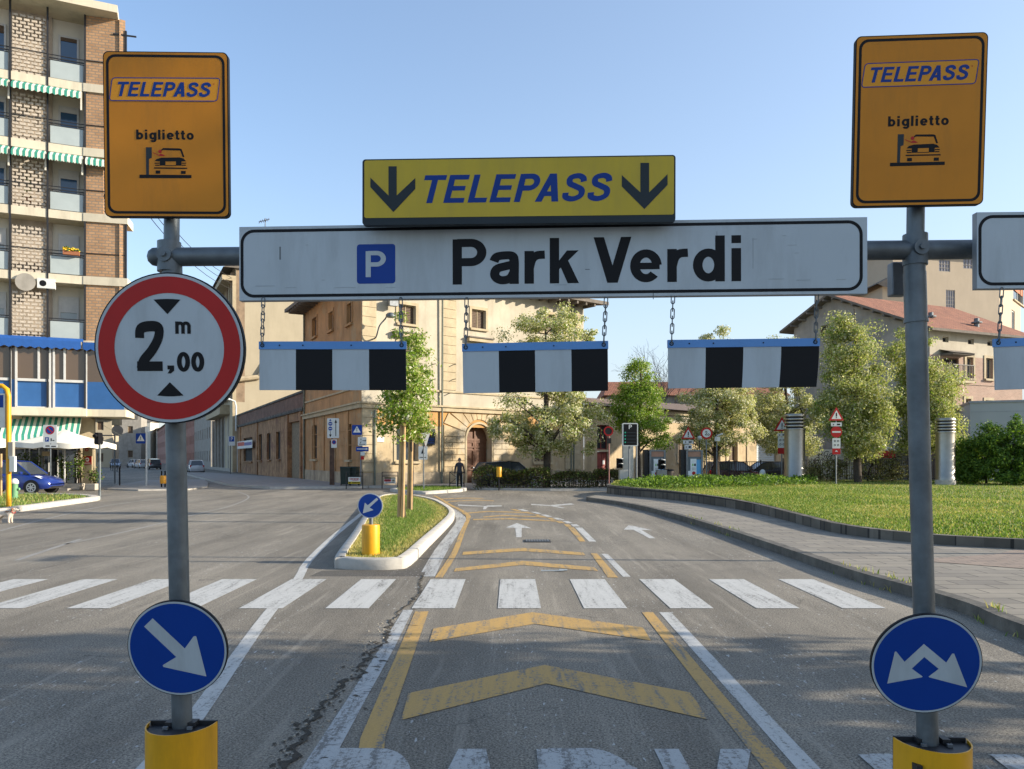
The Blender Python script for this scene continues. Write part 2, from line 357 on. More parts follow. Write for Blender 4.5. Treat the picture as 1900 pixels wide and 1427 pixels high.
def asphalt(name, c_lo, c_hi, crack=.6):
    m, t, p = nodes(name)
    tc = t.nodes.new('ShaderNodeTexCoord').outputs['Object']
    big = noise(t, mapped(t, tc, (.5,.16,1)), 1.0, 6, .65)
    fine = noise(t, tc, 62, 4, .85); mid = noise(t, tc, 9, 5, .7)
    c = mixc(t, ramp(t, big, .3, .7), c_lo, c_hi)
    c = mixc(t, ramp(t, fine, .40, .60, 0, 1), mixc(t, 1.0, c, (.34,.34,.35), 'MULTIPLY'), mixc(t, 1.0, c, (1.66,1.64,1.60), 'MULTIPLY'))
    c = mixc(t, ramp(t, mid, .3, .75, 0, .45), c, mixc(t, 1.0, c, (.6,.6,.62), 'MULTIPLY'))
    # wheel-polished streaks and old paint crumbs along the driving direction
    stq = noise(t, mapped(t, tc, (7,.35,1)), 1.0, 5, .7)
    c = mixc(t, ramp(t, stq, .54, .72, 0, .45), c, sc3(c_hi, 1.45))
    crumbs = noise(t, mapped(t, tc, (30,9,1)), 1.0, 2, .5); zone = noise(t, mapped(t, tc, (.9,.25,1)), 1.0, 2)
    mul = N(t, 'ShaderNodeMath', operation='MULTIPLY'); t.links.new(ramp(t, crumbs, .655, .70), mul.inputs[0]); t.links.new(ramp(t, zone, .47, .56), mul.inputs[1])
    c = mixc(t, mul.outputs[0], c, (.42,.42,.40))
    oil = noise(t, mapped(t, tc, (.9,.35,1)), 1.0, 7, .68); c = mixc(t, ramp(t, oil, .56, .66, 0, .42), c, mixc(t, 1.0, c, (.45,.45,.47), 'MULTIPLY'))
    tyre = noise(t, mapped(t, tc, (1.5,.03,1)), 1.0, 3, .5); c = mixc(t, ramp(t, tyre, .5, .62, 0, .38), c, mixc(t, 1.0, c, (.62,.61,.6), 'MULTIPLY'))
    # cracks
    vo = N(t, 'ShaderNodeTexVoronoi', feature='DISTANCE_TO_EDGE'); vo.inputs['Scale'].default_value = .55
    wob = N(t, 'ShaderNodeVectorMath', operation='ADD'); nn = t.nodes.new('ShaderNodeTexNoise'); nn.inputs['Scale'].default_value = 2.2; nn.inputs['Detail'].default_value = 5; t.links.new(tc, nn.inputs['Vector'])
    scn = N(t, 'ShaderNodeVectorMath', operation='SCALE'); scn.inputs['Scale'].default_value = .9; t.links.new(nn.outputs['Color'], scn.inputs[0])
    t.links.new(tc, wob.inputs[0]); t.links.new(scn.outputs[0], wob.inputs[1]); t.links.new(wob.outputs[0], vo.inputs['Vector'])
    ck = ramp(t, vo.outputs['Distance'], .0, .008, crack, 0); zz = noise(t, tc, .35, 2)
    ml = N(t, 'ShaderNodeMath', operation='MULTIPLY'); t.links.new(ck, ml.inputs[0]); t.links.new(ramp(t, zz, .5, .62), ml.inputs[1])
    c = mixc(t, ml.outputs[0], c, (.03,.03,.03))
    t.links.new(c, p.inputs['Base Color']); p.inputs['Roughness'].default_value = .82; p.inputs['Specular IOR Level'].default_value = .3
    bump(t, p, fine, .55, .008)
    return m
def paint(name, col, base, wear=.5, cr=.5):
    m, t, p = nodes(name)
    tc = t.nodes.new('ShaderNodeTexCoord').outputs['Object']
    n1 = noise(t, tc, 30, 6, .75); n2 = noise(t, mapped(t, tc, (11,.9,1)), 1.0, 6, .72); n3 = noise(t, tc, 120, 2)
    ad = N(t, 'ShaderNodeMath', operation='ADD'); t.links.new(n1, ad.inputs[0]); t.links.new(n2, ad.inputs[1])
    hole = ramp(t, ad.outputs[0], 1.30-wear*.28, 1.42-wear*.28)
    c = mixc(t, ramp(t, n2, .3, .75, 0, .55), col, mixc(t, .45, col, base))
    c = mixc(t, ramp(t, n3, .4, .62, 0, .35), c, mixc(t, 1.0, c, (.62,.62,.62), 'MULTIPLY'))
    c = mixc(t, hole, c, base)
    vo = N(t, 'ShaderNodeTexVoronoi', feature='DISTANCE_TO_EDGE'); vo.inputs['Scale'].default_value = 7
    nn = t.nodes.new('ShaderNodeTexNoise'); nn.inputs['Scale'].default_value = 6; nn.inputs['Detail'].default_value = 4; t.links.new(tc, nn.inputs['Vector'])
    scn = N(t, 'ShaderNodeVectorMath', operation='SCALE'); scn.inputs['Scale'].default_value = .25; t.links.new(nn.outputs['Color'], scn.inputs[0])
    wob = N(t, 'ShaderNodeVectorMath', operation='ADD'); t.links.new(tc, wob.inputs[0]); t.links.new(scn.outputs[0], wob.inputs[1]); t.links.new(wob.outputs[0], vo.inputs['Vector'])
    ck = ramp(t, vo.outputs['Distance'], .0, .035, cr, 0); zz = noise(t, tc, 1.4, 2)
    ml = N(t, 'ShaderNodeMath', operation='MULTIPLY'); t.links.new(ck, ml.inputs[0]); t.links.new(ramp(t, zz, .45, .58), ml.inputs[1])
    c = mixc(t, ml.outputs[0], c, (.05,.05,.05))
    t.links.new(c, p.inputs['Base Color']); p.inputs['Roughness'].default_value = .7; bump(t, p, n3, .3, .004)
    return m
def stripes(name, c1, c2, wid, rough=.8):
    m, t, p = nodes(name)
    uv = t.nodes.new('ShaderNodeTexCoord').outputs['UV']
    sp = t.nodes.new('ShaderNodeSeparateXYZ'); t.links.new(uv, sp.inputs[0])
    d = N(t, 'ShaderNodeMath', operation='DIVIDE'); t.links.new(sp.outputs[0], d.inputs[0]); d.inputs[1].default_value = wid*2
    fr = N(t, 'ShaderNodeMath', operation='FRACT'); t.links.new(d.outputs[0], fr.inputs[0])
    g = N(t, 'ShaderNodeMath', operation='GREATER_THAN'); t.links.new(fr.outputs[0], g.inputs[0]); g.inputs[1].default_value = .5
    t.links.new(mixc(t, g.outputs[0], c1, c2), p.inputs['Base Color']); p.inputs['Roughness'].default_value = rough
    return m

ASPH = asphalt('asphalt', (.138,.124,.101), (.282,.252,.203))
ASPH2 = asphalt('asphalt_patch', (.085,.078,.067), (.125,.114,.097), .2)
WPAINT = paint('white_road_paint', (.52,.51,.475), (.17,.16,.14), .85, .6)
WPAINT2 = paint('white_road_paint_worn', (.44,.44,.42), (.16,.15,.135), 1.05, .9)
YPAINT = paint('yellow_road_paint', (.50,.30,.080), (.16,.145,.12), .95, .4)
CONC = mat('concrete_kerb', (.42,.39,.34), .85, .15, 5, .25, 50)
STONE = brick('dark_stone', (.19,.165,.13), (.085,.073,.056), (.04,.036,.03), .55, .42, .03, .9, .5, .6, .3)
PAVE = brick('stone_paving', (.285,.25,.195), (.215,.19,.155), (.085,.075,.06), .62, .31, .012, .85, .5, .25, .18)
PAVE2 = brick('pink_paving', (.30,.225,.17), (.245,.185,.145), (.12,.10,.08), .32, .16, .010, .85, .5, .25, .15)
PAVEG = mat('pavement_grey', (.27,.25,.225), .9, .18, 2, .2, 40)
SOIL = mat('soil', (.12,.085,.05), .95, .3, 6, .5, 30)
TURF = mat('turf', (.17,.18,.045), .95, .35, 1.6, .6, 30, patch=(.20,.155,.075), psc=.55)
GALV = mat('galvanised_steel', (.125,.142,.15), .48, .28, 7, .10, 30, metal=.4, spec=.5, stain=(.075,.08,.08), stain_amt=.8, stsc=4)
GALVD = mat('dull_steel', (.20,.21,.22), .55, .2, 8, .05, 40, metal=.6)
STEELV = mat('brushed_steel', (.30,.28,.24), .38, .10, 2, .03, 60, metal=1.0)
DARKM = mat('black_metal', (.018,.018,.02), .5, .2, 8)
ALUB = mat('aluminium_back', (.30,.31,.32), .5, .12, 6, metal=.5)
SWHITE = mat('sign_white', (.44,.485,.50), .42, .05, 3, spec=.3, stain=(.33,.355,.36), stain_amt=.7, stsc=5)
PWHITE = mat('painted_white', (.62,.62,.58), .6, .06, 4)
SYEL = mat('sign_amber', (.58,.21,.010), .45, .06, 4, spec=.25, stain=(.36,.15,.018), stain_amt=.6, stsc=5)
SYEL2 = mat('sign_amber_light', (.70,.285,.016), .45, .04, 4, spec=.25)
SLEM = mat('sign_yellow', (.54,.385,.035), .45, .06, 4, spec=.25, stain=(.42,.31,.05), stain_amt=.7, stsc=5)
SBLU = mat('sign_blue', (.003,.042,.255), .42, .06, 4, spec=.25)
SBLUT = mat('sign_blue_ink', (.003,.035,.21), .45, .05, 4, spec=.25)
SRED = mat('sign_red', (.42,.016,.014), .45, .06, 4, spec=.25, stain=(.30,.016,.014), stain_amt=.6)
SBLK = mat('sign_black', (.006,.006,.007), .55, .1, 5, spec=.2)
SGRY = mat('sign_slate', (.022,.030,.034), .5, .1, 5, spec=.25)
BANDB = mat('band_blue', (.10,.265,.56), .40, .06, 5, stain=(.06,.22,.55), stain_amt=.5)
TUBEY = mat('yellow_plastic', (.70,.335,.006), .40, .08, 3, stain=(.33,.17,.012), stain_amt=.55, stsc=4)
WOODS = mat('stake_wood', (.42,.27,.13), .8, .25, 3, .2, 30)
BARK = mat('bark', (.06,.046,.033), .95, .35, 8, .6, 25)
BARKG = mat('bark_grey', (.19,.165,.14), .95, .3, 8, .5, 25)
LPEAR = leafmat('pear_leaf', (.20,.225,.06), (.39,.41,.15), (.55,.55,.27), .48)
BLOS = leafmat('pear_blossom', (.56,.53,.34), (.68,.65,.44), (.80,.77,.58), .38)
LGREEN = leafmat('fresh_leaf', (.11,.19,.018), (.19,.31,.03), (.33,.45,.07), .45)
LSHRUB = leafmat('shrub_leaf', (.035,.085,.012), (.075,.155,.02), (.15,.25,.035), .36)
LHEDGE = leafmat('hedge_leaf', (.035,.04,.012), (.075,.072,.022), (.14,.12,.04), .22)
LCOVER = leafmat('cover_leaf', (.055,.105,.014), (.12,.21,.028), (.22,.32,.05), .38)
LDRY = leafmat('dry_leaf', (.10,.085,.03), (.17,.15,.05), (.26,.22,.09), .3)
GRASS = leafmat('grass_blade', (.12,.20,.036), (.215,.295,.060), (.36,.40,.13), .42)
GRASSD = leafmat('grass_dry', (.34,.29,.09), (.50,.43,.15), (.60,.50,.20), .38)
FLOWY = mat('yellow_flower', (.8,.5,.02), .7, .1)
GLASS = glassmat('window_glass', (.045,.055,.065))
GLASSB = glassmat('blue_glass', (.04,.09,.17))
RUBBER = mat('rubber', (.014,.014,.015), .8, .1)
CHROME = mat('alloy', (.55,.56,.58), .3, .05, metal=.9)
# ---------------------------------------------------------------- ground, road, markings
def circ(x, y, r, n=16): return [(x+r*math.cos(2*PI*i/n), y+r*math.sin(2*PI*i/n)) for i in range(n)]
b = MB(ASPH); b.gpoly([(-900,-60),(900,-60),(900,1500),(-900,1500)], 0); struct(b.build('road'))
def smooth_line(pts, n=6, closed=False):
    pts = [Vector((*p[:2],0)) for p in pts]; k = len(pts); out = []
    rng = range(k if closed else k-1)
    for i in rng:
        g = (lambda j: pts[j%k]) if closed else (lambda j: pts[max(0,min(k-1,j))])
        p0,p1,p2,p3 = g(i-1),g(i),g(i+1),g(i+2)
        for q in range(n):
            t = q/n
            c = .5*((2*p1)+(p2-p0)*t+(2*p0-5*p1+4*p2-p3)*t*t+(3*p1-p0-3*p2+p3)*t*t*t); out.append((c.x,c.y))
    if not closed: out.append((pts[-1].x,pts[-1].y))
    return out
def inset(poly, d):
    n = len(poly); out = []
    A = sum(poly[i][0]*poly[(i+1)%n][1]-poly[(i+1)%n][0]*poly[i][1] for i in range(n)); sg = 1 if A > 0 else -1
    for i in range(n):
        a, q, c = Vector(poly[i-1]), Vector(poly[i]), Vector(poly[(i+1)%n])
        t = (c-a).normalized(); out.append((q.x-t.y*d*sg, q.y+t.x*d*sg))
    return out
def kerb_ring(name, poly, wd, h, m=CONC):
    inn = inset(poly, wd); rim = inset(poly, .025); k = len(poly); b = MB(m)
    z = [(poly,0),(poly,h-.025),(rim,h),(inn,h),(inn,h-.06)]
    vs = []
    for q, zz in z: vs += [(p[0],p[1],zz) for p in q]
    fs = [(r*k+i, r*k+(i+1)%k, (r+1)*k+(i+1)%k, (r+1)*k+i) for r in range(4) for i in range(k)]
    b.add(vs, fs); struct(b.build(name, smooth=50)); return inn
# --- traffic island with trees
isl = [(-2.856,12.49),(-2.66,11.98),(-2.2,11.83),(-1.78,11.90),(-1.62,12.35),(-1.60,15.1),(-1.58,19.2),(-1.62,21.6),(-1.80,23.6),(-2.25,26.2),(-2.95,29.4),(-4.13,32.6),(-5.0,33.6),(-5.55,32.6),(-5.2,29.0),(-4.2,22.0),(-3.4,16.5)]
isl = smooth_line(isl, 4, True)
inn = kerb_ring('kerb', isl, .16, .175)
b = MB(SOIL, TURF); b.gpoly(inn, .13, 1); struct(b.build('island_soil'))
def pt_in(poly, x, y):
    c = False; n = len(poly)
    for i in range(n):
        x1,y1 = poly[i]; x2,y2 = poly[(i+1)%n]
        if (y1 > y) != (y2 > y) and x < (x2-x1)*(y-y1)/(y2-y1)+x1: c = not c
    return c
def edge_dist(poly, x, y):
    best = 9
    for i in range(len(poly)):
        a = Vector(poly[i]); q = Vector(poly[(i+1)%len(poly)])-a
        t = max(0,min(1,(Vector((x,y))-a).dot(q)/max(q.length_squared,1e-9))); best = min(best, (a+q*t-Vector((x,y))).length)
    return best
def blades(name, pts, hfun, wid, mats, mfun, seed=1):
    """grass: one bent blade per point"""
    rg = np.random.default_rng(seed); n = len(pts); pts = np.array(pts)
    an = rg.uniform(0, 2*PI, n); h = hfun(rg, n); ln = rg.normal(0, .35, (n,2))*h[:,None]
    dx = np.cos(an)*wid/2; dy = np.sin(an)*wid/2
    v = np.empty((n,5,3))
    v[:,0] = pts; v[:,0,0] -= dx; v[:,0,1] -= dy; v[:,1] = pts; v[:,1,0] += dx; v[:,1,1] += dy
    md = pts.copy(); md[:,:2] += ln*.35; md[:,2] += h*.6
    v[:,2] = md; v[:,2,0] += dx*.7; v[:,2,1] += dy*.7; v[:,3] = md; v[:,3,0] -= dx*.7; v[:,3,1] -= dy*.7
    v[:,4] = pts; v[:,4,:2] += ln; v[:,4,2] += h
    base = np.arange(n)*5
    q = np.stack([base,base+1,base+2,base+3],1); t = np.stack([base+3,base+2,base+4],1)
    me = bpy.data.meshes.new(name)
    faces = [tuple(r) for r in q.tolist()]+[tuple(r) for r in t.tolist()]
    me.from_pydata(v.reshape(-1,3).tolist(), [], faces)
    for m in mats: me.materials.append(m)
    mi = mfun(rg, pts); me.polygons.foreach_set('material_index', np.concatenate([mi,mi]).astype(np.int32))
    o = bpy.data.objects.new(name, me); COL.objects.link(o); o['kind'] = 'stuff'; return o
rg = np.random.default_rng(4)
pts = []; ed = []
while len(pts) < 26000:
    x = rg.uniform(-5.7,-1.5); y = rg.uniform(11.9,33.6)
    if rg.random() > min(1,(15/y)**1.5): continue
    if pt_in(inn, x, y): pts.append((x,y,.125)); ed.append(min(edge_dist(inn,x,y), (y-12.1)*.55))
ed = np.array(ed); pa = np.array(pts)
hs = np.where(ed < .22, .05, .062)
o = blades('island_grass', pts, lambda r,n: r.uniform(.5,1.25,n)*hs, .012, [GRASS, GRASSD, LCOVER],
       lambda r,p: np.where(r.random(len(p)) < np.clip(1.15-ed*2.1,.06,1), 1, np.where(r.random(len(p)) < .55, 2, 0)), 5)
tag(o, 'short green island grass, dry and yellow along the kerb', 'grass')
# asphalt strip re-laid round the island
b = MB(ASPH2); b.gpoly([(-2.95,11.2),(-1.28,11.2),(-1.22,15),(-1.2,19.2),(-1.3,22.5),(-1.65,24.5),(-2.2,26.4),(-2.3,24),(-1.65,19),(-1.7,12),(-2.9,11.75)], .0015); struct(b.build('asphalt_patch'))
# --- markings
b = MB(WPAINT)
for k in range(-8, 6):
    x0 = -1.147+k*.985; b.gpoly([(x0,8.80),(x0+.495,8.80),(x0+.49,10.92),(x0-.005,10.92)], .005)
struct(b.build('zebra_crossing'))
b = MB(WPAINT2, WPAINT)
b.strip([(-1.075,3.2),(-1.09,4.26),(-1.11,5.67),(-1.13,6.97),(-1.175,8.72)], [.15,.15,.13,.13,.11], .003)
lw = [G(796,1070),G(823,1020),G(852,979),G(859,963),G(853,955),G(840,946),G(822,936),G(806,926)]
b.strip(smooth_line(lw,4), .17, .003)
lw2 = [G(788,1062),G(812,1020),G(838,986),G(850,966),G(843,952),G(826,942),G(806,931)]
b.strip(smooth_line(lw2,4), .10, .0028)
b.strip(smooth_line([(-2.05,4.6),(-2.1,5.1),(-2.40,6.8),(-2.71,8.63),(-3.05,11),(-3.42,13),(-4.0,17.6),(-4.8,25),(-6.1,34)],3), .13, .0035, 1)
b.strip([(-1.9,3.2),(-2.05,4.6)], .13, .0035, 1)
struct(b.build('white_edge_line'))
b = MB(WPAINT); b.strip([(1.60,3.2),(1.64,4.26),(1.706,8.59)], .13, .003)
for q in ([(1116,1028),(1127.6,1028),(1170,1070.5),(1156,1070.5)], [(1067,979),(1080,979),(1106,1005),(1093,1005)], [(1059,973),(1070,973),(1076,977),(1064,977)], [(1043,967),(1054,967),(1064,971),(1052,971)],[(1025,961),(1036,961),(1048,965),(1036,965)],[(1003,955),(1013,955),(1025,959),(1014,959)],[(985,950),(995,950),(1006,953.5),(996,953.5)],[(960,945),(970,945),(982,948.5),(972,948.5)]):
    b.gpoly([G(*p) for p in q], .003)
# arrows
for q in ([(959,970.6),(986.6,980.5),(968,979.6),(968,997),(958,997),(956,979.6),(938.7,979)], [(1167,974.5),(1211,984),(1190,983.3),(1216,999),(1205,999),(1175,983),(1157,983)],
          [(850,936),(905,939.5),(893,933.5),(903,938),(930,938),(932,939.5),(905,940.5),(901,945),(896,945),(898,940),(850,938.5)], [(985,935),(1020,937.5),(1060,934),(1066,936),(1030,939),(1048,942),(1044,943),(1022,939),(986,937)]):
    b.gpoly([G(*p) for p in q], .003)
struct(b.build('white_lane_marking'))
def chev(pts, bb): bb.gpoly([G(*p) for p in pts], .0045)
b = MB(YPAINT)
b.strip([(-.78,4.2),(-.855,4.73),(-1.01,8.63)], .15, .004)
for i in range(0): pass
b.strip([(1.41,3.2),(1.455,4.26),(1.507,8.59)], .125, .004)
b.strip(smooth_line([G(814,1072),G(844,1024.5),G(859,985),G(869,962),G(866,954),G(852,945),G(834,936.5),G(820,927.5),G(806,920)],4), [.11]*13+[.14]*20, .004)
for q in ([(1096,1027),(1108,1027),(1147,1072),(1128,1072)], [(1054,979),(1065,979),(1086.5,1005),(1075.5,1005)], [(1046,973),(1056,973),(1061,977.5),(1051,977.5)], [(1030,967),(1041,967),(1049,971),(1038,971)],[(1013,961),(1023,961),(1034,965),(1023,965)],[(990,955),(1000,955),(1011,959),(1000,959)],[(970,950),(980,950),(992,953.5),(983,953.5)],[(946,945),(956,945),(968,948.5),(958,948.5)]):
    b.gpoly([G(*p) for p in q], .004)
chev([(758,1287),(1010.5,1234.6),(1281,1286),(1316,1336.6),(1014,1269),(744,1337)], b)
chev([(804,1167),(988,1136.5),(1193,1165),(1207.7,1189),(992,1158),(796,1192)], b)
chev([(845,1055),(969,1041),(1103,1053),(1110,1060),(969,1048.6),(842,1061)], b)
chev([(859,1024.5),(969,1017),(1082,1025.5),(1086.5,1031),(969,1022.8),(858,1030)], b)
chev([(878,963.3),(944,961.6),(1030,966),(1033,968),(944,963.8),(878,965.3)], b)
chev([(896,958.6),(933,955.6),(1011,958.6),(1015,960.6),(933,957.6),(897,960.4)], b)
chev([(858,952.2),(906,948.2),(981,950.6),(984,952.4),(906,950),(859,953.8)], b)
chev([(829,930),(884,927.6),(916,929),(918,930.2),(884,928.8),(829,931.4)], b)
chev([(818,925.4),(866,923.6),(896,924.6),(898,925.8),(866,924.8),(818,926.6)], b)
struct(b.build('yellow_lane_marking'))
gp = Plane((0,0,.0065), (1,0,0), (0,1,0))
b = MB(WPAINT2); b.text(gp, 'PARK', (-1.09,1.45,2.73,4.555), 0, 0, bold=.035); b.text(gp, 'PARK', (2.0,4.5,2.7,4.47), 0, 0, bold=.035); struct(b.build('park_road_lettering'))
# --- crack along the joint of the two asphalt layers
random.seed(3); b = MB(mat('crack_dirt', (.045,.038,.028), .95, .5, 9, .6, 40))
L = []; R = []; y = 3.2
while y < 11.4:
    c = -1.205+(-.055 if y < 6 else 0)-.0*y + .05*math.sin(y*2.1)+(random.random()-.5)*.07
    if 7.2 < y: c -= (y-7.2)*.012
    if 6.2 < y < 7.0: c -= .07
    wv = (.034 if y < 5.6 else .026)*random.uniform(.15,1.5)
    L.append((c-wv/2*random.uniform(.5,2.4), y)); R.append((c+wv/2, y)); y += random.uniform(.03,.09)
for i in range(len(L)-1): b.face([(*L[i],.0075),(*R[i],.0075),(*R[i+1],.0075),(*L[i+1],.0075)])
for i in range(170):      # crumbled edge: small dirt-filled pits beside the joint
    y = random.uniform(3.4,7.2); x = -1.27+random.gauss(0,.04)-(.05 if y < 5 else 0); r_ = random.uniform(.004,.022); k_ = random.randint(4,6)
    b.face([(x+r_*random.uniform(.5,1.2)*math.cos(2*PI*q/k_), y+r_*random.uniform(.8,1.9)*math.sin(2*PI*q/k_), .007+.00001*i) for q in range(k_)])
for i in range(70):
    y = random.uniform(3.6,11); x = -1.17+random.uniform(-.06,.14); l = random.uniform(.03,.12); w_ = random.uniform(.002,.005)
    b.face([(x,y,.008),(x+l,y+random.uniform(-.04,.04),.008),(x+l*.5,y+w_*3,.008)])
struct(b.build('road_crack'))
b = MB(mat('crumb', (.30,.27,.22), .95, .3, 20))
for i in range(130):
    y = random.uniform(3.3,8.5); x = -1.32+random.gauss(0,.07); r_ = random.uniform(.003,.009)
    b.box((x,y,r_*.6), (r_*2,r_*2,r_*1.2), 0, rot2(random.uniform(0,3)))
o = b.build('gravel_crumbs'); tag(o, 'loose gravel crumbs lying along the cracked asphalt joint', 'gravel', kind='stuff')
# --- drain grate in the lane
t = thing('drain_grate', 'dark slotted iron drain grate set in the lane beyond the zebra', 'grate', G(997,1004))
g0 = G(997,1004.4); b = MB(DARKM); b.box((g0.x,g0.y,.006), (.54,.46,.012)); b.build('frame', t)
b = MB(GALVD)
for i in range(9): b.box((g0.x-.22+i*.055,g0.y,.016), (.03,.38,.012))
b.build('bars', t)
# --- right-hand pavement, kerb, low stone wall and lawn
K = smooth_line([(4.80,-4),(4.82,3),(4.84,7.2),(4.98,8.4),(4.93,9.5),(4.80,10.9),(4.80,13.7),(4.78,17),(4.66,21.0),(4.35,25),(3.85,28.2),(3.15,30.6),(3.05,31.6),(3.5,33)],4)
Wl = smooth_line([(20,9.0),(13,11.2),(8.9,13.3),(7.5,14.35),(6.85,16.0),(6.85,18),(7.0,22.4),(6.7,26),(5.9,29.5),(4.75,32.4),(4.25,34.2),(4.45,35.6)],4)
def lawn_z(x, y): return 0
n_ = len(K); off = []
for i in range(n_):
    a = Vector(K[max(i-1,0)]); c = Vector(K[min(i+1,n_-1)]); tt = (c-a).normalized(); off.append((K[i][0]+tt.y*.14, K[i][1]-tt.x*.14))
b = MB(mat('grey_kerb', (.125,.112,.092), .85, .3, 4, .4, 30, stain=(.05,.045,.035), stain_amt=.7, stsc=2))
for i in range(n_-1):
    A0,A1,B0,B1 = K[i],K[i+1],off[i],off[i+1]
    b.face([(*A0,0),(*A0,.14),(*A1,.14),(*A1,0)]); b.face([(*A0,.14),(*B0,.148),(*B1,.148),(*A1,.14)])
struct(b.build('kerb'))
b = MB(PAVE, PAVE2)
half = [p for p in off if p[1] < 19]
b.gpoly(off+list(reversed([p for p in Wl]))+[(20,-4)], .144, 0)
struct(b.build('pavement'))
b = MB(PAVE2); b.gpoly([(6.1,11.9),(7.9,12.6),(8.6,13.2),(12.8,11.0),(19.8,8.8),(19.8,7),(9,9.6)], .150, 0); struct(b.build('pavement_pink_band'))
def wall_top(y): return .31+max(0,(y-13))*.0105
nW = len(Wl); inW = []
for i in range(nW):
    a = Vector(Wl[max(i-1,0)]); c = Vector(Wl[min(i+1,nW-1)]); tt = (c-a).normalized(); inW.append((Wl[i][0]+tt.y*.18, Wl[i][1]-tt.x*.18))
t_ = MB(STONE)
for i in range(nW-1):
    a,c,p,q = Wl[i],Wl[i+1],inW[i],inW[i+1]; za,zc = wall_top(a[1]),wall_top(c[1])
    t_.face([(*a,.1),(*c,.1),(*c,zc),(*a,za)]); t_.face([(*a,za),(*c,zc),(*q,zc),(*p,za)]); t_.face([(*p,za),(*q,zc),(*q,zc-.2),(*p,za-.2)])
o = t_.build('low_stone_wall'); tag(o, 'low dark stone wall curving along the front of the lawn', 'wall')
# lawn sheet: from the wall back to the fence
back = smooth_line([(52,42),(46,45.5),(38,46.5),(30,46.3),(24,45.6),(19,45),(15,44.4),(11.5,43.5),(9,42.2),(7.2,40.6),(5.9,38.8),(4.9,36.8)],4)
vs = []; NS = 26
for i in range(nW):
    for j in range(NS+1):
        s_ = (j/NS)**1.3; x = inW[i][0]*(1-s_)+back[i][0]*s_; y = inW[i][1]*(1-s_)+back[i][1]*s_
        zz = wall_top(Wl[i][1])-.03+s_*.10+.05*math.sin(x*.7)*math.sin(y*.5)*min(1,j/4)*(1-s_)
        vs.append((x,y,min(zz,.62)))
b = MB(TURF); b.add(vs, [(i*(NS+1)+j,(i+1)*(NS+1)+j,(i+1)*(NS+1)+j+1,i*(NS+1)+j+1) for i in range(nW-1) for j in range(NS)])
struct(b.build('lawn', smooth=60))
LV = np.array(vs).reshape(nW, NS+1, 3)
rg = np.random.default_rng(9); pts = []
while len(pts) < 105000:
    n = 40000; a = rg.uniform(0, nW-1.001, n); s_ = rg.uniform(0, NS-.001, n); i = a.astype(int); j = s_.astype(int); fa = (a-i)[:,None]; fs = (s_-j)[:,None]
    p = LV[i,j]*(1-fa)*(1-fs)+LV[i+1,j]*fa*(1-fs)+LV[i,j+1]*(1-fa)*fs+LV[i+1,j+1]*fa*fs
    e = np.linalg.norm(LV[i+1,j]-LV[i,j],axis=1)*np.linalg.norm(LV[i,j+1]-LV[i,j],axis=1)
    k = (p[:,0] < .72*p[:,1]+1) & (rg.random(n) < np.clip(e/ .6,0,1)*np.clip((22/np.maximum(p[:,1],8))**1.6,.0,1))
    pts += p[k].tolist()
def lm(r, p):
    f = np.sin(p[:,0]*.55+1.3*np.sin(p[:,1]*.23))*np.sin(p[:,1]*.6+np.sin(p[:,0]*.4)*1.7)
    q = r.random(len(p)); return np.where(q < .13+.22*(f > .35), 1, np.where(q < .42+.3*(f < -.2), 2, 0))
o = blades('lawn_grass', pts, lambda r,n: r.uniform(.025,.075,n), .026, [GRASS, GRASSD, LCOVER], lm, 3); tag(o, 'sunlit bright green lawn grass behind the low stone wall', 'grass')
# --- far island with white kerb, verge on the left, pavements
fi = smooth_line([(-6.3,39.8),(-5.2,37.6),(-4.1,36.6),(-3.0,38.2),(-2.45,39.6),(-2.5,42.0),(-3.3,43.2),(-5.6,43.0)],3,True)
fin = kerb_ring('kerb', fi, .28, .15)
b = MB(TURF); b.gpoly(fin, .11); struct(b.build('island_soil'))
rg = np.random.default_rng(14); pts = []
while len(pts) < 2500:
    x, y = rg.uniform(-6.3,-2.4), rg.uniform(36.6,43.2)
    if pt_in(fin,x,y): pts.append((x,y,.1))
o = blades('island_grass', pts, lambda r,n: r.uniform(.06,.16,n), .03, [LCOVER, GRASS], lambda r,p: (r.random(len(p)) < .3).astype(int), 6); tag(o, 'dark grass on the small far island by the yield sign', 'grass')
vg = smooth_line([(-15.4,17),(-15.6,23.4),(-16.3,28.5),(-16.65,30.9),(-17.4,32.2),(-20,34),(-26,35.2),(-33,35),(-33,17)],2,True)
vin = kerb_ring('kerb', vg, .3, .17)
b = MB(TURF); b.gpoly(vin, .13); struct(b.build('verge_soil'))
rg = np.random.default_rng(15); pts = []
while len(pts) < 9000:
    x, y = rg.uniform(-26,-15.4), rg.uniform(21,35)
    if pt_in(vin,x,y): pts.append((x,y,.12))
o = blades('verge_grass', pts, lambda r,n: r.uniform(.05,.14,n), .03, [GRASS, LCOVER, GRASSD], lambda r,p: np.where(r.random(len(p)) < .55, 0, np.where(r.random(len(p)) < .6,1,2)), 7); tag(o, 'green verge grass round the yellow pole at the left edge', 'grass')
b = MB(PAVEG, CONC)
b.gprism([(-24.5,48),(-21.8,41.5),(-19.5,40.2),(-17.3,41.2),(-17.6,44.5),(-20.5,52),(-24,60),(-27.4,58)], 0, .08, 0, 1)
struct(b.build('pavement'))
b = MB(PAVEG, CONC)
b.gprism([(-8.3,44.4),(-9.9,43.2),(-13.4,42.6),(-17.6,47.6),(-38,88),(-36,89),(-15.9,59.2),(-8.78,45.1)], 0, .13, 0, 1)
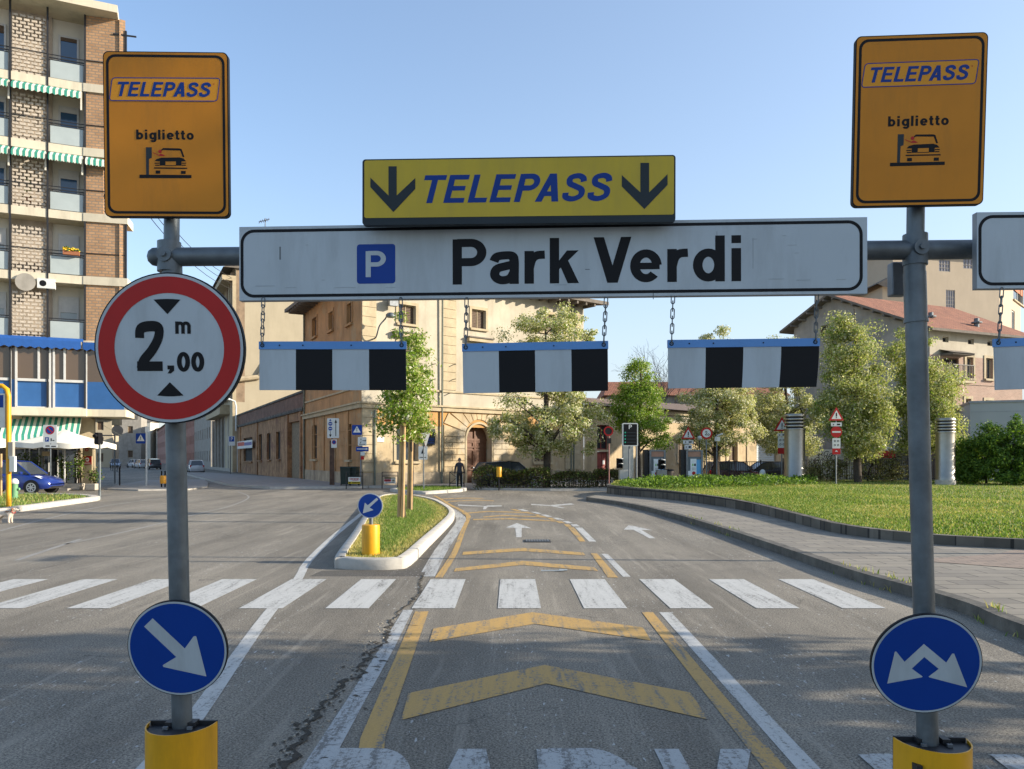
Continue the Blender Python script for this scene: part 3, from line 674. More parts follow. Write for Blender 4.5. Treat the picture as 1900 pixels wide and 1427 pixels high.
b.gprism([(-8.2,44.3),(-7,44.4),(-3.2,44.6),(-1.8,41.5),(2,40.2),(6.0,40.5),(7.4,42.4),(9.2,43.6),(20,47),(60,49),(60,75),(5.2,56),(-8.6,45)], 0, .12, 0, 1)
struct(b.build('pavement'))
# bare tyre-worn lines curving over the junction
b = MB(paint('ghost_paint', (.30,.29,.265), (.19,.18,.16), 1.2, .3))
b.strip(smooth_line([G(120,1010),G(240,985),G(360,955),G(430,938),G(462,922),G(440,912)],4), .07, .002)
b.strip(smooth_line([G(0,985),G(90,962),G(200,938),G(330,921)],4), .08, .002)
b.strip([G(30,1040),G(150,1000)], .10, .002)
struct(b.build('worn_road_line'))
rg = np.random.default_rng(31); pts = []
for i in range(900):      # weeds in the gutter and in the cracks of the island kerb
    k_ = rg.integers(0, len(K)-1); f_ = rg.random(); x = K[k_][0]*(1-f_)+K[k_+1][0]*f_; y = K[k_][1]*(1-f_)+K[k_+1][1]*f_
    if math.sin(y*1.9)+math.sin(y*.7+1) > .5 and 6 < y < 24: pts.append((x+rg.normal(0,.03)+(.13 if i % 3 else -.02), y, .14 if i % 3 else 0.0))
o = blades('kerb_weeds', pts, lambda r,n: r.uniform(.03,.10,n), .014, [GRASS, GRASSD], lambda r,p: (r.random(len(p)) < .4).astype(int), 8); tag(o, 'small tufts of weeds growing along the right-hand kerb', 'weeds')
# litter on the zebra
b = MB(SWHITE)
b.box((*G(1025,1061)[:2],.02), (.34,.03,.012), 0, rot2(.05)); b.box((*G(1045,1060)[:2],.022), (.12,.05,.014), 0, rot2(-.1))
o = b.build('paper_scrap'); tag(o, 'white paper scrap lying on the road just beyond the zebra', 'litter')
# ---------------------------------------------------------------- gantry with signs
def zp(ox, oy, s): return lambda *pts: [(ox+x/s, oy+y/s) for x, y in pts]
t = thing('sign_gantry', 'grey steel pipe gantry with two round poles carrying the car park signs', 'gantry', (-1.33,3.2,0))
JL, JR = P(314,477,3.22), P(1698,464,3.12)
def pole(xt, yt, xb, yb, d, r, y0, y1, name='pole'):
    a = P(xt,yt,d); c = P(xb,yb,d); u = (c-a); z0 = a+u*((a.z)/(a.z-c.z)); return a, z0
for (xt,yt,xb,yb,d) in ((319,485,338,1340,3.22),(1696,470,1721,1370,3.12)):
    a, g = pole(xt,yt,xb,yb,d,.04,0,0); b = MB(GALV)
    b.tube([g, g.lerp(a,.5), a], .0405, 24, 0)
    b.tube([a.lerp(g,.03)-V(0,0,.002), a.lerp(g,.105)], .0425, 24, 0); b.tube([a.lerp(g,.105), a.lerp(g,.110)], .046, 24, 0)
    b.lathe((g.x,g.y,0), [(.11,0),(.11,.015),(.05,.02)], 20)
    b.build('pole', t, 40)
a = P(318,404,3.22); c = P(318,480,3.22); b = MB(GALV); b.tube([c, P(322,120,3.25)], .031, 20); b.build('upper_pole', t, 40)
b = MB(GALV); b.tube([P(1698,470,3.12), P(1703,90,3.13)], .0335, 20); b.build('upper_pole', t, 40)
farR = JR + (JR-JL)*1.02
b = MB(GALV); b.tube([JL-V(.052,0,0), JL, JL.lerp(JR,.5), JR, farR], .0385, 24)
b.lathe(JL-V(.052,0,0), [(.001,-.0385),(.02,-.034),(.034,-.02),(.0385,0),(.034,.02),(.02,.034),(.001,.0385)], 16)
b.build('crossbar', t, 40)
for J in (JL, JR):
    b = MB(GALV); b.tube([J-V(0,0,.062), J+V(0,0,.062)], .047, 24)
    pl = Plane(J-V(0,.05,0), (1,0,0)); b.disc(pl, (0,0), .030, -.03, .004, 0, 24); b.disc(pl, (0,0), .012, 0, .014, 0, 6); b.build('clamp', t, 40)
b = MB(GALVD); q = P(1665,519,3.24); b.box(q, (.065,.05,.14)); b.build('junction_box', t, bevel=.006)
g3 = V(farR.x, farR.y, 0); b = MB(GALV); b.tube([g3, farR+V(0,0,.9)], .0405, 20); b.build('pole', t, 40)
# amber sign art in normalised sign coordinates, traced once
S1 = Plane.corners((190,95),(424,97),(195,402),(3.135,3.15),(3.15,3.162),(424.5,404))
S2 = Plane.corners((1588,66),(1831,61),(1581,386),(3.02,3.054),(2.985,3.018),(1827,378))
Z1 = zp(180,80,4.196)
def nrm(pts): return [(S1.uv(*p)[0]/S1.L+.004, S1.uv(*p)[1]/S1.H) for p in Z1(*pts)]
def rrect(x0,x1,y0,y1,r,n=6):
    out = []
    for cx,cy,a0 in ((x1-r,y1-r,0),(x0+r,y1-r,90),(x0+r,y0+r,180),(x1-r,y0+r,270)):
        out += [(cx+r*math.cos(math.radians(a0+90*i/n)), cy+r*math.sin(math.radians(a0+90*i/n))) for i in range(n+1)]
    return out
def ringpoly(b, pl, outer, inner, n, m):
    k = len(outer)
    b.add([pl.pt(*q,n) for q in outer]+[pl.pt(*q,n) for q in inner], [(i,(i+1)%k,k+(i+1)%k,k+i) for i in range(k)], m)
def inset_poly(poly, d): return inset(poly, d)
def amber(pl, label):
    L, H = pl.L, pl.H
    t = thing('ticket_sign', label, 'sign', pl.pt(L/2,0,-.01), 'amber ticket signs on the gantry poles')
    sc = lambda pts: [(u*L, v*H) for u,v in pts]
    b = MB(SYEL, SBLK, ALUB)
    b.poly(pl, rrect(0,L,0,H,.022), -.022, 0, 1); ringpoly(b, pl, rrect(.004,L-.004,.004,H-.004,.02), rrect(.017,L-.017,.017,H-.017,.034), .0012, 0)
    b.poly(pl, rrect(.02,L-.02,.02,H-.02,.03), .0012, None, 0)
    ringpoly(b, pl, rrect(.013,L-.013,.013,H-.013,.036), rrect(.0235,L-.0235,.0235,H-.0235,.028), .0016, 1)
    b.build('panel', t)
    fr = nrm([(113,268),(958,272),(936,457),(90,452)])
    fr = sc(fr)
    def rnd(q, r, n=5):
        out = []
        for i in range(4):
            A, B_, C = Vector(q[i-1]), Vector(q[i]), Vector(q[(i+1)%4]); p0 = B_+(A-B_).normalized()*r; p2 = B_+(C-B_).normalized()*r
            for k in range(n+1): s = k/n; w_ = p0*(1-s)**2+B_*2*s*(1-s)+p2*s*s; out.append((w_.x,w_.y))
        return out
    o_ = rnd(fr,.016); b = MB(SYEL2, SBLUT, SRED)
    b.poly(pl, o_, .0018, None, 0); ringpoly(b, pl, o_, inset(o_, .0036), .0022, 1)
    q = sc(nrm([(160,416),(885,308)])); b.text(pl, 'TELEPASS', (q[0][0],q[1][0],q[0][1],q[1][1]), .0023, 1, bold=.06, shear=.22)
    rq = sc(nrm([(905,322)]))[0]; b.ring(pl, rq, .0018, .0030, .0024, 2, 12)
    b.build('name_plate', t)
    b = MB(SBLK); q = sc(nrm([(303,772),(750,678)])); b.text(pl, 'biglietto', (q[0][0],q[1][0],q[0][1],q[1][1]), .0018, 0, bold=.065, spacing=1.0); b.build('lettering', t)
    b = MB(SBLK, SGRY, SRED)
    for m, pts in ((0,[(328,1025),(733,1028),(733,1053),(328,1052)]), (1,[(378,812),(424,812),(424,895),(402,903),(402,1026),(380,1026)]),
        (0,[(497,832),(512,818),(640,821),(656,826),(678,888),(664,889),(645,838),(512,833),(500,840)]),
        (0,[(447,920),(462,903),(500,893),(640,891),(672,900),(690,922),(655,922),(655,955),(612,955),(612,922),(530,922),(530,955),(486,955),(486,922)]),
        (0,[(446,932),(484,932),(484,940),(446,940)]),(0,[(450,948),(484,948),(484,956),(450,956)]),(0,[(657,932),(692,932),(692,940),(657,940)]),(0,[(657,948),(690,948),(690,956),(657,956)]),
        (0,[(442,968),(700,971),(700,981),(442,978)]),(0,[(530,952),(612,952),(612,957),(530,957)]),
        (0,[(454,993),(490,993),(490,1018),(454,1018)]),(0,[(651,996),(688,996),(688,1020),(651,1020)]),
        (2,[(430,850),(480,872),(494,862),(512,868),(530,880),(484,880),(436,858)])):
        b.poly(pl, sc(nrm(pts)), .0018 if m != 2 else .0022, None, m)
    c = sc(nrm([(488,845)]))[0]; b.ring(pl, c, 0, .0072, .0020, 2, 16)
    b.build('pictogram', t)
    for v in (.25,.75): b = MB(GALVD); b.boxp(pl, L*.1, L*.9, H*v-.012, H*v+.012, -.04, -.022); b.build('bracket', t)
amber(S1, 'amber ticket sign above the round height limit sign, top of the left gantry pole')
amber(S2, 'amber ticket sign at upper right, on the pole above the split arrow disc')
# yellow box sign
YB = Plane.corners((672,298),(1253,289),(675.5,405),2.99,2.94,(1251,399))
t = thing('lane_sign', 'yellow lane sign with two dark down arrows on top of the white car park sign', 'sign', YB.pt(YB.L/2,0,-.04))
b = MB(SLEM, SGRY); b.poly(YB, rrect(-.003,YB.L+.003,-.026,YB.H+.004,.012), -.03, 0, 1); b.poly(YB, rrect(.005,YB.L-.003,.001,YB.H-.001,.008), .0012, None, 0); b.build('panel', t)
ZA = zp(440,280,3.1025); ZB = zp(820,280,3.102)
b = MB(SGRY)
b.pxpoly(YB, ZA((872,90),(919,90),(919,258),(1026,157),(1026,220),(900,353),(768,210),(768,155),(872,258)), .0024); b.build('arrow', t); b = MB(SGRY)
b.pxpoly(YB, ZB((1142,70),(1192,70),(1192,240),(1298,135),(1298,197),(1165,336),(1035,206),(1035,140),(1142,240)), .0024)
b.build('arrow', t)
b = MB(SBLUT); a0 = YB.uv(787,377.5); a1 = YB.uv(1136,320.5); b.text(YB, 'TELEPASS', (a0[0],a1[0],a0[1],a1[1]), .0018, 0, bold=.05, shear=.22); b.build('lettering', t)
# white car park name board
PV = Plane.corners((443,421),(1610.5,403),(445,558.5),3.10,2.985,(1608,545))
def board(pl, L, H, t):
    b = MB(SWHITE, SBLK, ALUB); b.boxp(pl, 0, L, 0, H, -.03, 0, 2); b.boxp(pl, .001, L-.001, .001, H-.001, .0, .0015, 0)
    ringpoly(b, pl, rrect(.006,L-.018,.012,H-.012,.055,10), rrect(.018,L-.030,.024,H-.024,.044,10), .0021, 1)
    b.build('panel', t)
t = thing('name_board', 'long white board lettered Park Verdi with a blue P square, hung on the gantry', 'sign', PV.pt(PV.L/2,0,-.015))
board(PV, PV.L, PV.H, t)
ZC = zp(820,280,3.102); ZD = zp(1220,380,3.8)
b = MB(SBLK); a0 = PV.uv(840,529); a1 = PV.uv(1374.7,436); b.text(PV, 'Park Verdi', (a0[0],a1[0],a0[1],a1[1]), .0021, 0, bold=.045); b.build('lettering', t)
b = MB(SBLU, SWHITE); c0 = PV.uv(*ZA((690,766))[0]); c1 = PV.uv(*ZA((911,536))[0]); b.poly(PV, rrect(c0[0],c1[0],c0[1],c1[1],.012), .0021, None, 0)
c0 = PV.uv(*ZA((741,728))[0]); c1 = PV.uv(*ZA((857,576))[0]); b.text(PV, 'P', (c0[0],c1[0],c0[1],c1[1]), .0028, 1, bold=.03); b.build('parking_symbol', t)
ghost = mat('ghost_grey', (.285,.32,.34), .42, .04, 3)
random.seed(5)
for px,py,w_ in ((492,531,40),(540,534,22),(640,534,44),(725,534,20),(1040,529,26),(1440,518,30),(1490,520,26),(1560,519,18),(600,520,6),(570,455,5),(1478,470,8),(1400,444,9),(1455,438,7)):
    u, v = PV.uv(px,py); b = MB(ghost); b.boxp(PV, u-w_*.001, u+w_*.001, v, v+.0011, .0015, .0024, 0); b.build('old_lettering_trace', t)
for i in range(5): b = MB(GALVD); b.boxp(PV, .25+i*.48, .29+i*.48, .05, PV.H-.05, -.06, -.03); b.build('bracket', t)
for k,(px,py,w_,h_) in enumerate(((1397,470,2.2,60),(1212,548,1.6,16),(700,452,14,1.5),(1090,500,9,1.2),(1470,455,18,1.4),(520,470,3,26),(1330,440,2,22))):
    u, v = PV.uv(px,py); b = MB(mat('scuff', (.35,.38,.39) if k % 2 == 0 else (.13,.145,.15), .6, .1)); b.boxp(PV, u-w_*.001, u+w_*.001, v-h_*.001, v+h_*.001, .0016, .0019, 0); b.build('scuff_mark', t)
# second board, mostly out of frame
NB = Plane((P(1812,536,3.0)), JR-JL); NB.L = 2.3; NB.H = .298
t = thing('name_board', 'white board with a black rounded border, cut off by the right edge of the picture', 'sign', NB.pt(1.1,0,-.015)); board(NB, NB.L, NB.H, t)
# hanging clearance boards
def chain(b, a, c, m=0):
    n = max(3, round((a-c).length/.0295)); d = (c-a)/n
    for i in range(n):
        ce = a+d*(i+.5); ax = Vector((1,0,0)) if i%2 == 0 else Vector((.25,.97,0)); up = -d.normalized(); hl = .0125
        pts = [ce+ax*(.0072*math.cos(q))+up*(.0085*math.sin(q)+(hl if math.sin(q) >= 0 else -hl)) for q in [2*PI*(k+.5)/8 for k in range(8)]]
        b.tube(pts, .0023, 5, m, closed=True)
PANELM = [SWHITE, SBLK]
def hang(TL, TR, BL, dL, dR, chx, top, label, bend):
    pl = Plane.corners(TL, TR, BL, dL, dR); L, H = pl.L, pl.H
    t = thing('clearance_board', label, 'hanging board', pl.pt(L/2,H,0), 'black and white clearance boards on chains')
    bandh = .031; b = MB(SWHITE, SBLK); nv = 6; nu = 4
    for k in range(nu):
        g = []
        for sgn in (.004,-.004):
            for j in range(nv+1):
                v = (H-bandh)*(1-j/nv)
                for e in (0,1):
                    u = L*(k+e)/nu; f = (j/nv)**1.6
                    uu = u + bend*f*(u/L) * L
                    g.append(pl.pt(uu, v, sgn+.03*abs(bend)*8*f*((u/L)**2)))
        for s_ in (0,1):
            o_ = s_*(nv+1)*2; fs = [(o_+2*j, o_+2*j+1, o_+2*j+3, o_+2*j+2) for j in range(nv)]
            b.add(g, fs, k%2)
        h = (nv+1)*2
        b.add(g, [(2*j, 2*j+2, h+2*j+2, h+2*j) for j in range(nv)]+[(2*j+1, 2*j+3, h+2*j+3, h+2*j+1) for j in range(nv)]+[(2*nv,2*nv+1,h+2*nv+1,h+2*nv)], k%2)
    b.build('panel', t, 50)
    b = MB(BANDB, GALV, SBLK); b.boxp(pl, -.002, L+.002, H-bandh, H, -.007, .007, 0)
    for u in (.14,.30,.63): b.disc(pl, (u*L/.585*.585/.585*.585, H-bandh/2), .0028, .007, .0095, 2, 8)
    b.build('band', t)
    for i, cx in enumerate(chx):
        u = .013 if i == 0 else L-.016
        p0 = pl.pt(u, H-bandh*.5, .009); b = MB(GALV, SBLK); b.ring(pl, (u,H-bandh*.5), .005, .0085, .0085, 1, 14)
        p1 = P(cx, top, (dL if i == 0 else dR)); p1.y = p0.y
        b.tube([p0+V(0,-.002,-.003), p0+V(.002,-.003,.016)], .0022, 5)
        chain(b, p1, p0+V(0,-.002,.014)); b.build('chain', t, 60)
hang((481,634),(752,634),(483,724),3.09,3.07,(490,744),556,'leftmost black and white clearance board, right of the round height limit sign',.004)
hang((858,638),(1127,633),(860,730),3.06,3.04,(866,1124),556,'clearance board hanging slightly tilted in front of the big pear tree',-.002)
hang((1239,631),(1519,628),(1240,721),3.03,3.01,(1248,1514),548,'clearance board with curled right edge, next to the right gantry pole',-.024)
hang((1845,629),(2125,620),(1845,724),2.94,2.91,(1856,2118),537,'clearance board cut off by the right edge of the picture',0)
# round height limit sign
def disc_plane(px, py, d, tilt=0, yaw=0, roll=0):
    c = P(px,py,d); Rm = Matrix.Rotation(yaw,3,'Z') @ Matrix.Rotation(tilt,3,'X') @ Matrix.Rotation(roll,3,'Y')
    return Plane(c, Rm@V(1,0,0), Rm@V(0,0,1))
def disc_body(pl, r, t, face, ringm, rim=SBLK):
    b = MB(face, ringm, rim, ALUB); b.disc(pl, (0,0), r, -.012, 0, 2, 64); b.ring(pl, (0,0), r*.0, r*.985, .0012, 1, 64)
    return b
HL = disc_plane(314.5, 646.4, 3.10, math.radians(3), 0, 0); rr = .3025
t = thing('height_limit_sign', 'round red-ringed height limit sign reading 2,00 m on the left pole', 'sign', HL.O)
b = MB(SWHITE, SRED, SBLK); b.disc(HL, (0,0), rr, -.02, 0, 2, 72); b.ring(HL, (0,0), 0, rr*.982, .0012, 0, 72); b.ring(HL, (0,0), rr*.728, rr*.945, .0024, 1, 72)
b.build('panel', t, 40)
Z6 = zp(180,480,4.46); b = MB(SBLK)
arc = [(470+222*i/10, 340-2.2*(25-(i-5)**2)*.12) for i in range(11)]
b.pxpoly(HL, Z6(*arc,(585,460)), .0024); b.build('arrowhead', t); b = MB(SBLK); b.pxpoly(HL, Z6((605,1022),(500,1132),*[(500+218*i/8, 1132+8*math.sin(PI*i/8)) for i in range(9)],(718,1132)), .0024); b.build('arrowhead', t)
b = MB(SBLK)
def zt(txt, x0,y0,x1,y1, bold): 
    a0 = HL.uv(*Z6((x0,y1))[0]); a1 = HL.uv(*Z6((x1,y0))[0]); b.text(HL, txt, (a0[0],a1[0],a0[1],a1[1]), .0024, 0, bold=bold)
zt('2',325,515,552,930,.075); zt(',',586,884,640,950,.06); zt('0',665,772,770,936,.06); zt('0',783,772,887,936,.06); zt('m',650,520,776,622,.06)
b.build('lettering', t)
# blue direction discs
def arrow_disc(px, py, d, r, pts, label, tilt, yaw, zf, group='blue direction discs'):
    pl = disc_plane(px, py, d, math.radians(tilt), math.radians(yaw))
    t = thing('direction_disc', label, 'sign', pl.O, group)
    b = MB(SBLU, SWHITE, SBLK); b.disc(pl, (0,0), r, -.014, 0, 2, 64); b.ring(pl, (0,0), 0, r*.985, .001, 1, 64); b.ring(pl, (0,0), 0, r*.945, .002, 0, 64); b.build('panel', t, 40)
    b = MB(SWHITE); b.pxpoly(pl, zf(*pts), .003); b.build('arrow', t)
arrow_disc(329.3, 1203.5, 3.10, .2005, [(345,275),(590,505),(655,415),(668,409),(678,415),(755,718),(428,646),(422,636),(428,628),(525,570),(280,338)], 'blue disc with one white arrow down to the right, low on the left pole', 9, 0, zp(200,1080,4.113))
arrow_disc(1718.5, 1232.5, 2.99, .206, [(632,470),(802,612),(848,543),(862,543),(962,800),(672,724),(668,718),(745,660),(635,570),(540,658),(622,718),(618,724),(352,772),(410,530),(420,526),(484,606)], 'blue disc with a white arrow split to both sides, low on the right pole', 11, -6, zp(1560,1080,4.112))
# yellow half-round sleeves at the pole feet
def sleeve(c, w_, h, rz, label, hole=False, grp='yellow sleeves round the gantry pole feet'):
    t = thing('bollard_sleeve', label, 'bollard', (c[0],c[1],0), grp)
    R_ = rot2(rz); k = 18; prof = []
    for i in range(k+1):
        a = PI*i/k; prof.append(Vector((w_/2*math.cos(a), -.17*math.sin(a)+.045, 0)))
    b = MB(TUBEY, SBLK); c = Vector((c[0],c[1],0)); vs = []
    nz = 8
    for j in range(nz+1): vs += [c+R_@p+V(0,0,h*j/nz) for p in prof]
    b.add(vs, [(j*(k+1)+i+1, j*(k+1)+i, (j+1)*(k+1)+i, (j+1)*(k+1)+i+1) for j in range(nz) for i in range(k)], 0)
    inner = [c+R_@(p*.965+V(0,.001,0))+V(0,0,h) for p in prof]; top = [c+R_@p+V(0,0,h) for p in prof]
    b.add(top+inner, [(i,i+1,k+2+i,k+1+i) for i in range(k)], 0)
    b.build('shell', t, 50)
    b = MB(DARKM, GALVD); b.add([p-V(0,0,.015) for p in inner], [tuple(range(k+1))], 0)
    b.box(c+R_@V(0,.05,0)+V(0,0,h/2), (w_*.98,.012,h+.006), 0, R_)
    for s_ in (-1,1):
        b.box(c+R_@V(s_*.048,.03,0)+V(0,0,h-.002), (.03,.05,.02), 0, R_); b.box(c+R_@V(s_*.05,-.015,0)+V(0,0,h-.008), (.02,.012,.012), 1, R_)
    b.build('back_plate', t)
    if hole:
        b = MB(DARKM); b.box(c+R_@V(-w_*.36,-.075,0)+V(0,0,h-.085), (.022,.05,.05), 0, R_); b.build('torn_hole', t)
gL = P(338,1340,3.22); gR = P(1722,1370,3.12)
sleeve((gL.x,gL.y-.03), .284, .615, 0, 'yellow half-round sleeve at the foot of the left gantry pole')
sleeve((gR.x+.012,gR.y-.03), .29, .582, -.06, 'yellow half-round sleeve with a torn corner hole, right gantry pole foot', True)
# bollard on the island
c = G(688,1033,.10); t = thing('island_bollard', 'yellow bollard with blue arrow disc at the near end of the grass island', 'bollard', c)
b = MB(TUBEY); b.lathe(c, [(.146,0),(.146,.50),(.140,.525),(.12,.53)], 36); b.build('sleeve', t, 40)
b = MB(GALV); b.tube([c+V(0,.03,.5), c+V(.0,.03,1.0)], .032, 16); b.build('post', t, 40)
pl = disc_plane(686.8, 938.5, c.y-.06, math.radians(2)); b = MB(SBLU, SWHITE, SBLK); b.disc(pl,(0,0),.206,-.012,0,1,48); b.ring(pl,(0,0),0,.192,.002,0,48); b.build('disc', t, 40)
b = MB(SWHITE); b.pxpoly(pl, zp(560,860,4.75)((660,302),(674,318),(598,388),(632,410),(538,440),(556,345),(582,368)), .004); b.build('arrow', t)
# ---------------------------------------------------------------- buildings
PLAS = mat('ochre_plaster', (.47,.36,.215), .9, .14, .8, .2, 30, stain=(.26,.19,.11), stain_amt=.75, patch=(.46,.39,.28), psc=.35)
PLASU = mat('cream_plaster', (.45,.395,.30), .9, .12, .7, .15, 30, stain=(.28,.235,.165), stain_amt=.55)
ORNG = mat('orange_plaster', (.50,.27,.09), .9, .14, .9, .2, 25, stain=(.24,.16,.09), stain_amt=.9)
ORNS = mat('side_plaster', (.43,.235,.10), .9, .2, .9, .3, 18, stain=(.22,.125,.06), stain_amt=.85, patch=(.38,.26,.14), psc=.6)
OLDP = mat('crumbling_plaster', (.34,.19,.095), .95, .4, 1.6, .6, 12, stain=(.14,.07,.035), stain_amt=.9, patch=(.20,.095,.06), psc=.55)
CREAM = mat('cream_wall', (.42,.355,.245), .9, .05, .5, .05, 20, stain=(.34,.285,.19), stain_amt=.5)
TRIM = mat('stone_trim', (.44,.355,.225), .85, .14, 2, .2, 30, stain=(.27,.21,.135), stain_amt=.6)
GREYP = mat('grey_plaster', (.33,.30,.255), .9, .15, 1.2, .2, 25, stain=(.21,.19,.16), stain_amt=.7)
SHUT = mat('brown_shutter', (.10,.062,.036), .7, .25, 6)
DOORW = mat('door_wood', (.145,.062,.030), .55, .3, 3, .1, 20)
DOORR = mat('red_door', (.24,.045,.035), .55, .2, 3)
DARKIN = mat('dark_interior', (.018,.017,.016), .8, .2)
EAVE = mat('eave_timber', (.16,.135,.11), .9, .2, 4)
TILE = brick('roof_tile', (.42,.17,.085), (.34,.13,.07), (.12,.05,.03), .22, .36, .03, .85, 0, .9, .25)
BRICKO = brick('orange_brick', (.54,.31,.16), (.42,.23,.115), (.30,.22,.15), .34, .155, .03, .9, .5, .3, .15)
BRICKP = brick('pink_brick', (.44,.27,.19), (.37,.22,.155), (.42,.34,.27), .26, .08, .014, .9, .5, .3, .15)
BRICKR = brick('old_red_brick', (.28,.12,.075), (.22,.10,.065), (.20,.16,.12), .26, .08, .014, .95, .5, .5, .3)
LATT = mat('lattice_brick', (.47,.40,.32), .9, .22, 7)
BCREAM = mat('balcony_cream', (.60,.53,.40), .85, .08, .9, .06, 25, stain=(.30,.26,.19), stain_amt=.5)
WWALL = mat('white_render', (.62,.58,.49), .85, .06, .9)
FROST = mat('frosted_panel', (.36,.40,.39), .25, .06, 1.4, spec=.6)
AWN = stripes('green_awning', (.03,.25,.18), (.66,.66,.56), .14)
AWNB = mat('blue_awning', (.015,.085,.30), .75, .1, 5)
BLUEP = mat('blue_panel', (.03,.105,.27), .45, .08, 2)
ALU = mat('alu_frame', (.52,.51,.48), .5, .08)
def pane(b, pl, r, n, m): b.boxp(pl, r[0], r[1], r[2], r[3], n-.03, n, m)
def window(parent, pl, r, rec, fm, gm, kind='glass', fw=.07, sill=None, surround=None):
    u0,u1,v0,v1 = r
    b = MB(fm)
    b.boxp(pl,u0,u0+fw,v0,v1,-rec,-rec+.06); b.boxp(pl,u1-fw,u1,v0,v1,-rec,-rec+.06); b.boxp(pl,u0+fw,u1-fw,v1-fw,v1,-rec,-rec+.058); b.boxp(pl,u0+fw,u1-fw,v0,v0+fw,-rec,-rec+.058)
    if kind != 'plain': b.boxp(pl,(u0+u1)/2-fw*.4,(u0+u1)/2+fw*.4,v0+fw,v1-fw,-rec,-rec+.054)
    f = b.build('window', parent)
    if kind == 'shutter':
        b = MB(gm); n = max(6,int((v1-v0)/.11))
        for i in range(n):
            z = v0+fw+(v1-v0-2*fw)*i/n; h = (v1-v0-2*fw)/n
            b.add([pl.pt(u0+fw,z,-rec+.045), pl.pt(u1-fw,z,-rec+.045), pl.pt(u1-fw,z+h,-rec+.012), pl.pt(u0+fw,z+h,-rec+.012)], [(0,1,2,3)])
        b.boxp(pl,u0+.01,u1-.01,v0+.01,v1-.01,-rec-.05,-rec-.01); b.build('shutter', f)
    else:
        b = MB(gm); b.boxp(pl,u0+.01,u1-.01,v0+.01,v1-.01,-rec-.02,-rec+.01); b.build('pane', f)
    if sill is not None:
        b = MB(sill); b.boxp(pl,u0-.15,u1+.15,v0-.14,v0-.005,-.05,.16); b.build('sill', f)
    if surround is not None:
        b = MB(surround); s_ = .18
        b.boxp(pl,u0-s_,u0-.003,v0,v1+s_,-.02,.05); b.boxp(pl,u1+.003,u1+s_,v0,v1+s_,-.02,.05); b.boxp(pl,u0-.003,u1+.003,v1+.003,v1+s_,-.02,.048); b.build('surround', f)
    return f
# ======== the old ochre palazzo
EF = Plane.wall((-8.78,45),(5.26,56.6)); ES = Plane.wall((-15.9,59),(-8.78,45))
t = thing('old_palazzo', 'tall old cream and orange palazzo with an arched wooden door and a deep eave', 'building', (-8.78,45,0))
HT = 12.9
cz = EF.uv(745,752)[1]; cz0 = EF.uv(745,760)[1]     # cornice band
door = EF.rect(865,787,911,884); door = (door[0],door[1],0,door[3])
dc = (door[0]+door[1])/2; dr = (door[1]-door[0])/2; dspring = door[3]-dr
wU = [EF.rect(739,566,771,601), EF.rect(875,575,901,610), EF.rect(1003,583,1030,616)]
wM = [EF.rect(739,636,771,700), EF.rect(1003,648,1030,708), EF.rect(875,644,901,706)]
wL = [EF.rect(735,785,776,856), EF.rect(991,802,1022,858)]
b = MB(PLASU, PLAS, ORNG)
b.wall(EF, 0, EF.L, cz, HT, wU+wM, .28, 0)
b.wall(EF, 0, EF.L, 0, cz, [door]+wL, .55, 1)
# arch infill
for s_ in (-1,1):
    pts = [(dc+s_*dr, dspring), (dc+s_*dr, door[3]), (dc, door[3])]+[(dc+s_*dr*math.sin(a), dspring+dr*math.cos(a)) for a in [PI/2*i/10 for i in range(10)]]
    b.poly(EF, pts, -.55, 0.0, 1)
b.build('front_wall', t)
b = MB(ORNS)
wS = [ES.rect(580,590,588,625),ES.rect(610.5,579,618.5,613),ES.rect(644.5,563,653.5,601)]
wSl = [ES.rect(579,789,588,852),ES.rect(644,787,652,853)]
wSm = [ES.rect(580,668,588,712),ES.rect(611,662,619,712),ES.rect(645,655,654,705)]
b.wall(ES, 0, ES.L, 0, HT, wS+wSl+wSm, .3, 0); b.build('side_wall', t)
b = MB(ORNS); back = [EF.pt(EF.L,0), ES.pt(0,0)]
q0, q1 = EF.pt(EF.L,0), EF.pt(EF.L,0)+V(-5,9,0); q2 = ES.pt(0,0)
for a_, c_ in ((q0,q1),(q1,q2)): b.face([a_, c_, c_+V(0,0,HT), a_+V(0,0,HT)])
b.build('rear_wall', t)
for i, r in enumerate(wU): window(t, EF, r, .22, TRIM, SHUT, 'shutter', .05, TRIM, TRIM)
for r in wM:
    f = window(t, EF, r, .22, TRIM, SHUT, 'shutter', .05, TRIM, TRIM)
    b = MB(TRIM, EAVE); b.boxp(EF, r[0]-.4, r[1]+.4, r[3]+.30, r[3]+.52, -.02, .32); b.boxp(EF, r[0]-.45, r[1]+.45, r[3]+.52, r[3]+.60, -.02, .40, 1); b.build('hood', f)
for r in wL: window(t, EF, r, .3, TRIM, GLASS if r is wL[0] else SHUT, 'glass' if r is wL[0] else 'shutter', .08, TRIM, TRIM)
for r in wS+wSm: window(t, ES, r, .2, ORNS, SHUT, 'shutter', .06, ORNS, ORNS)
for r in wSl: window(t, ES, r, .24, ORNS, DARKIN, 'plain', .06, TRIM)
b = MB(TRIM, ORNG)
for pl, L in ((EF,EF.L),(ES,ES.L)):
    b.boxp(pl, -.05 if pl is EF else 0, L+(.05 if pl is ES else 0), cz0, cz, -.02, .16); b.boxp(pl, -.1, L+.1 if pl is ES else L, cz-.002, cz+.10, -.02, .26)
    b.boxp(pl, 0, L, cz+.95, cz+1.06, -.02, .08)
b.build('cornice', t)
b = MB(ORNG); b.boxp(EF, 0.9, EF.L-.2, cz0-.95, cz0-.01, -.02, .012); b.build('frieze', t)
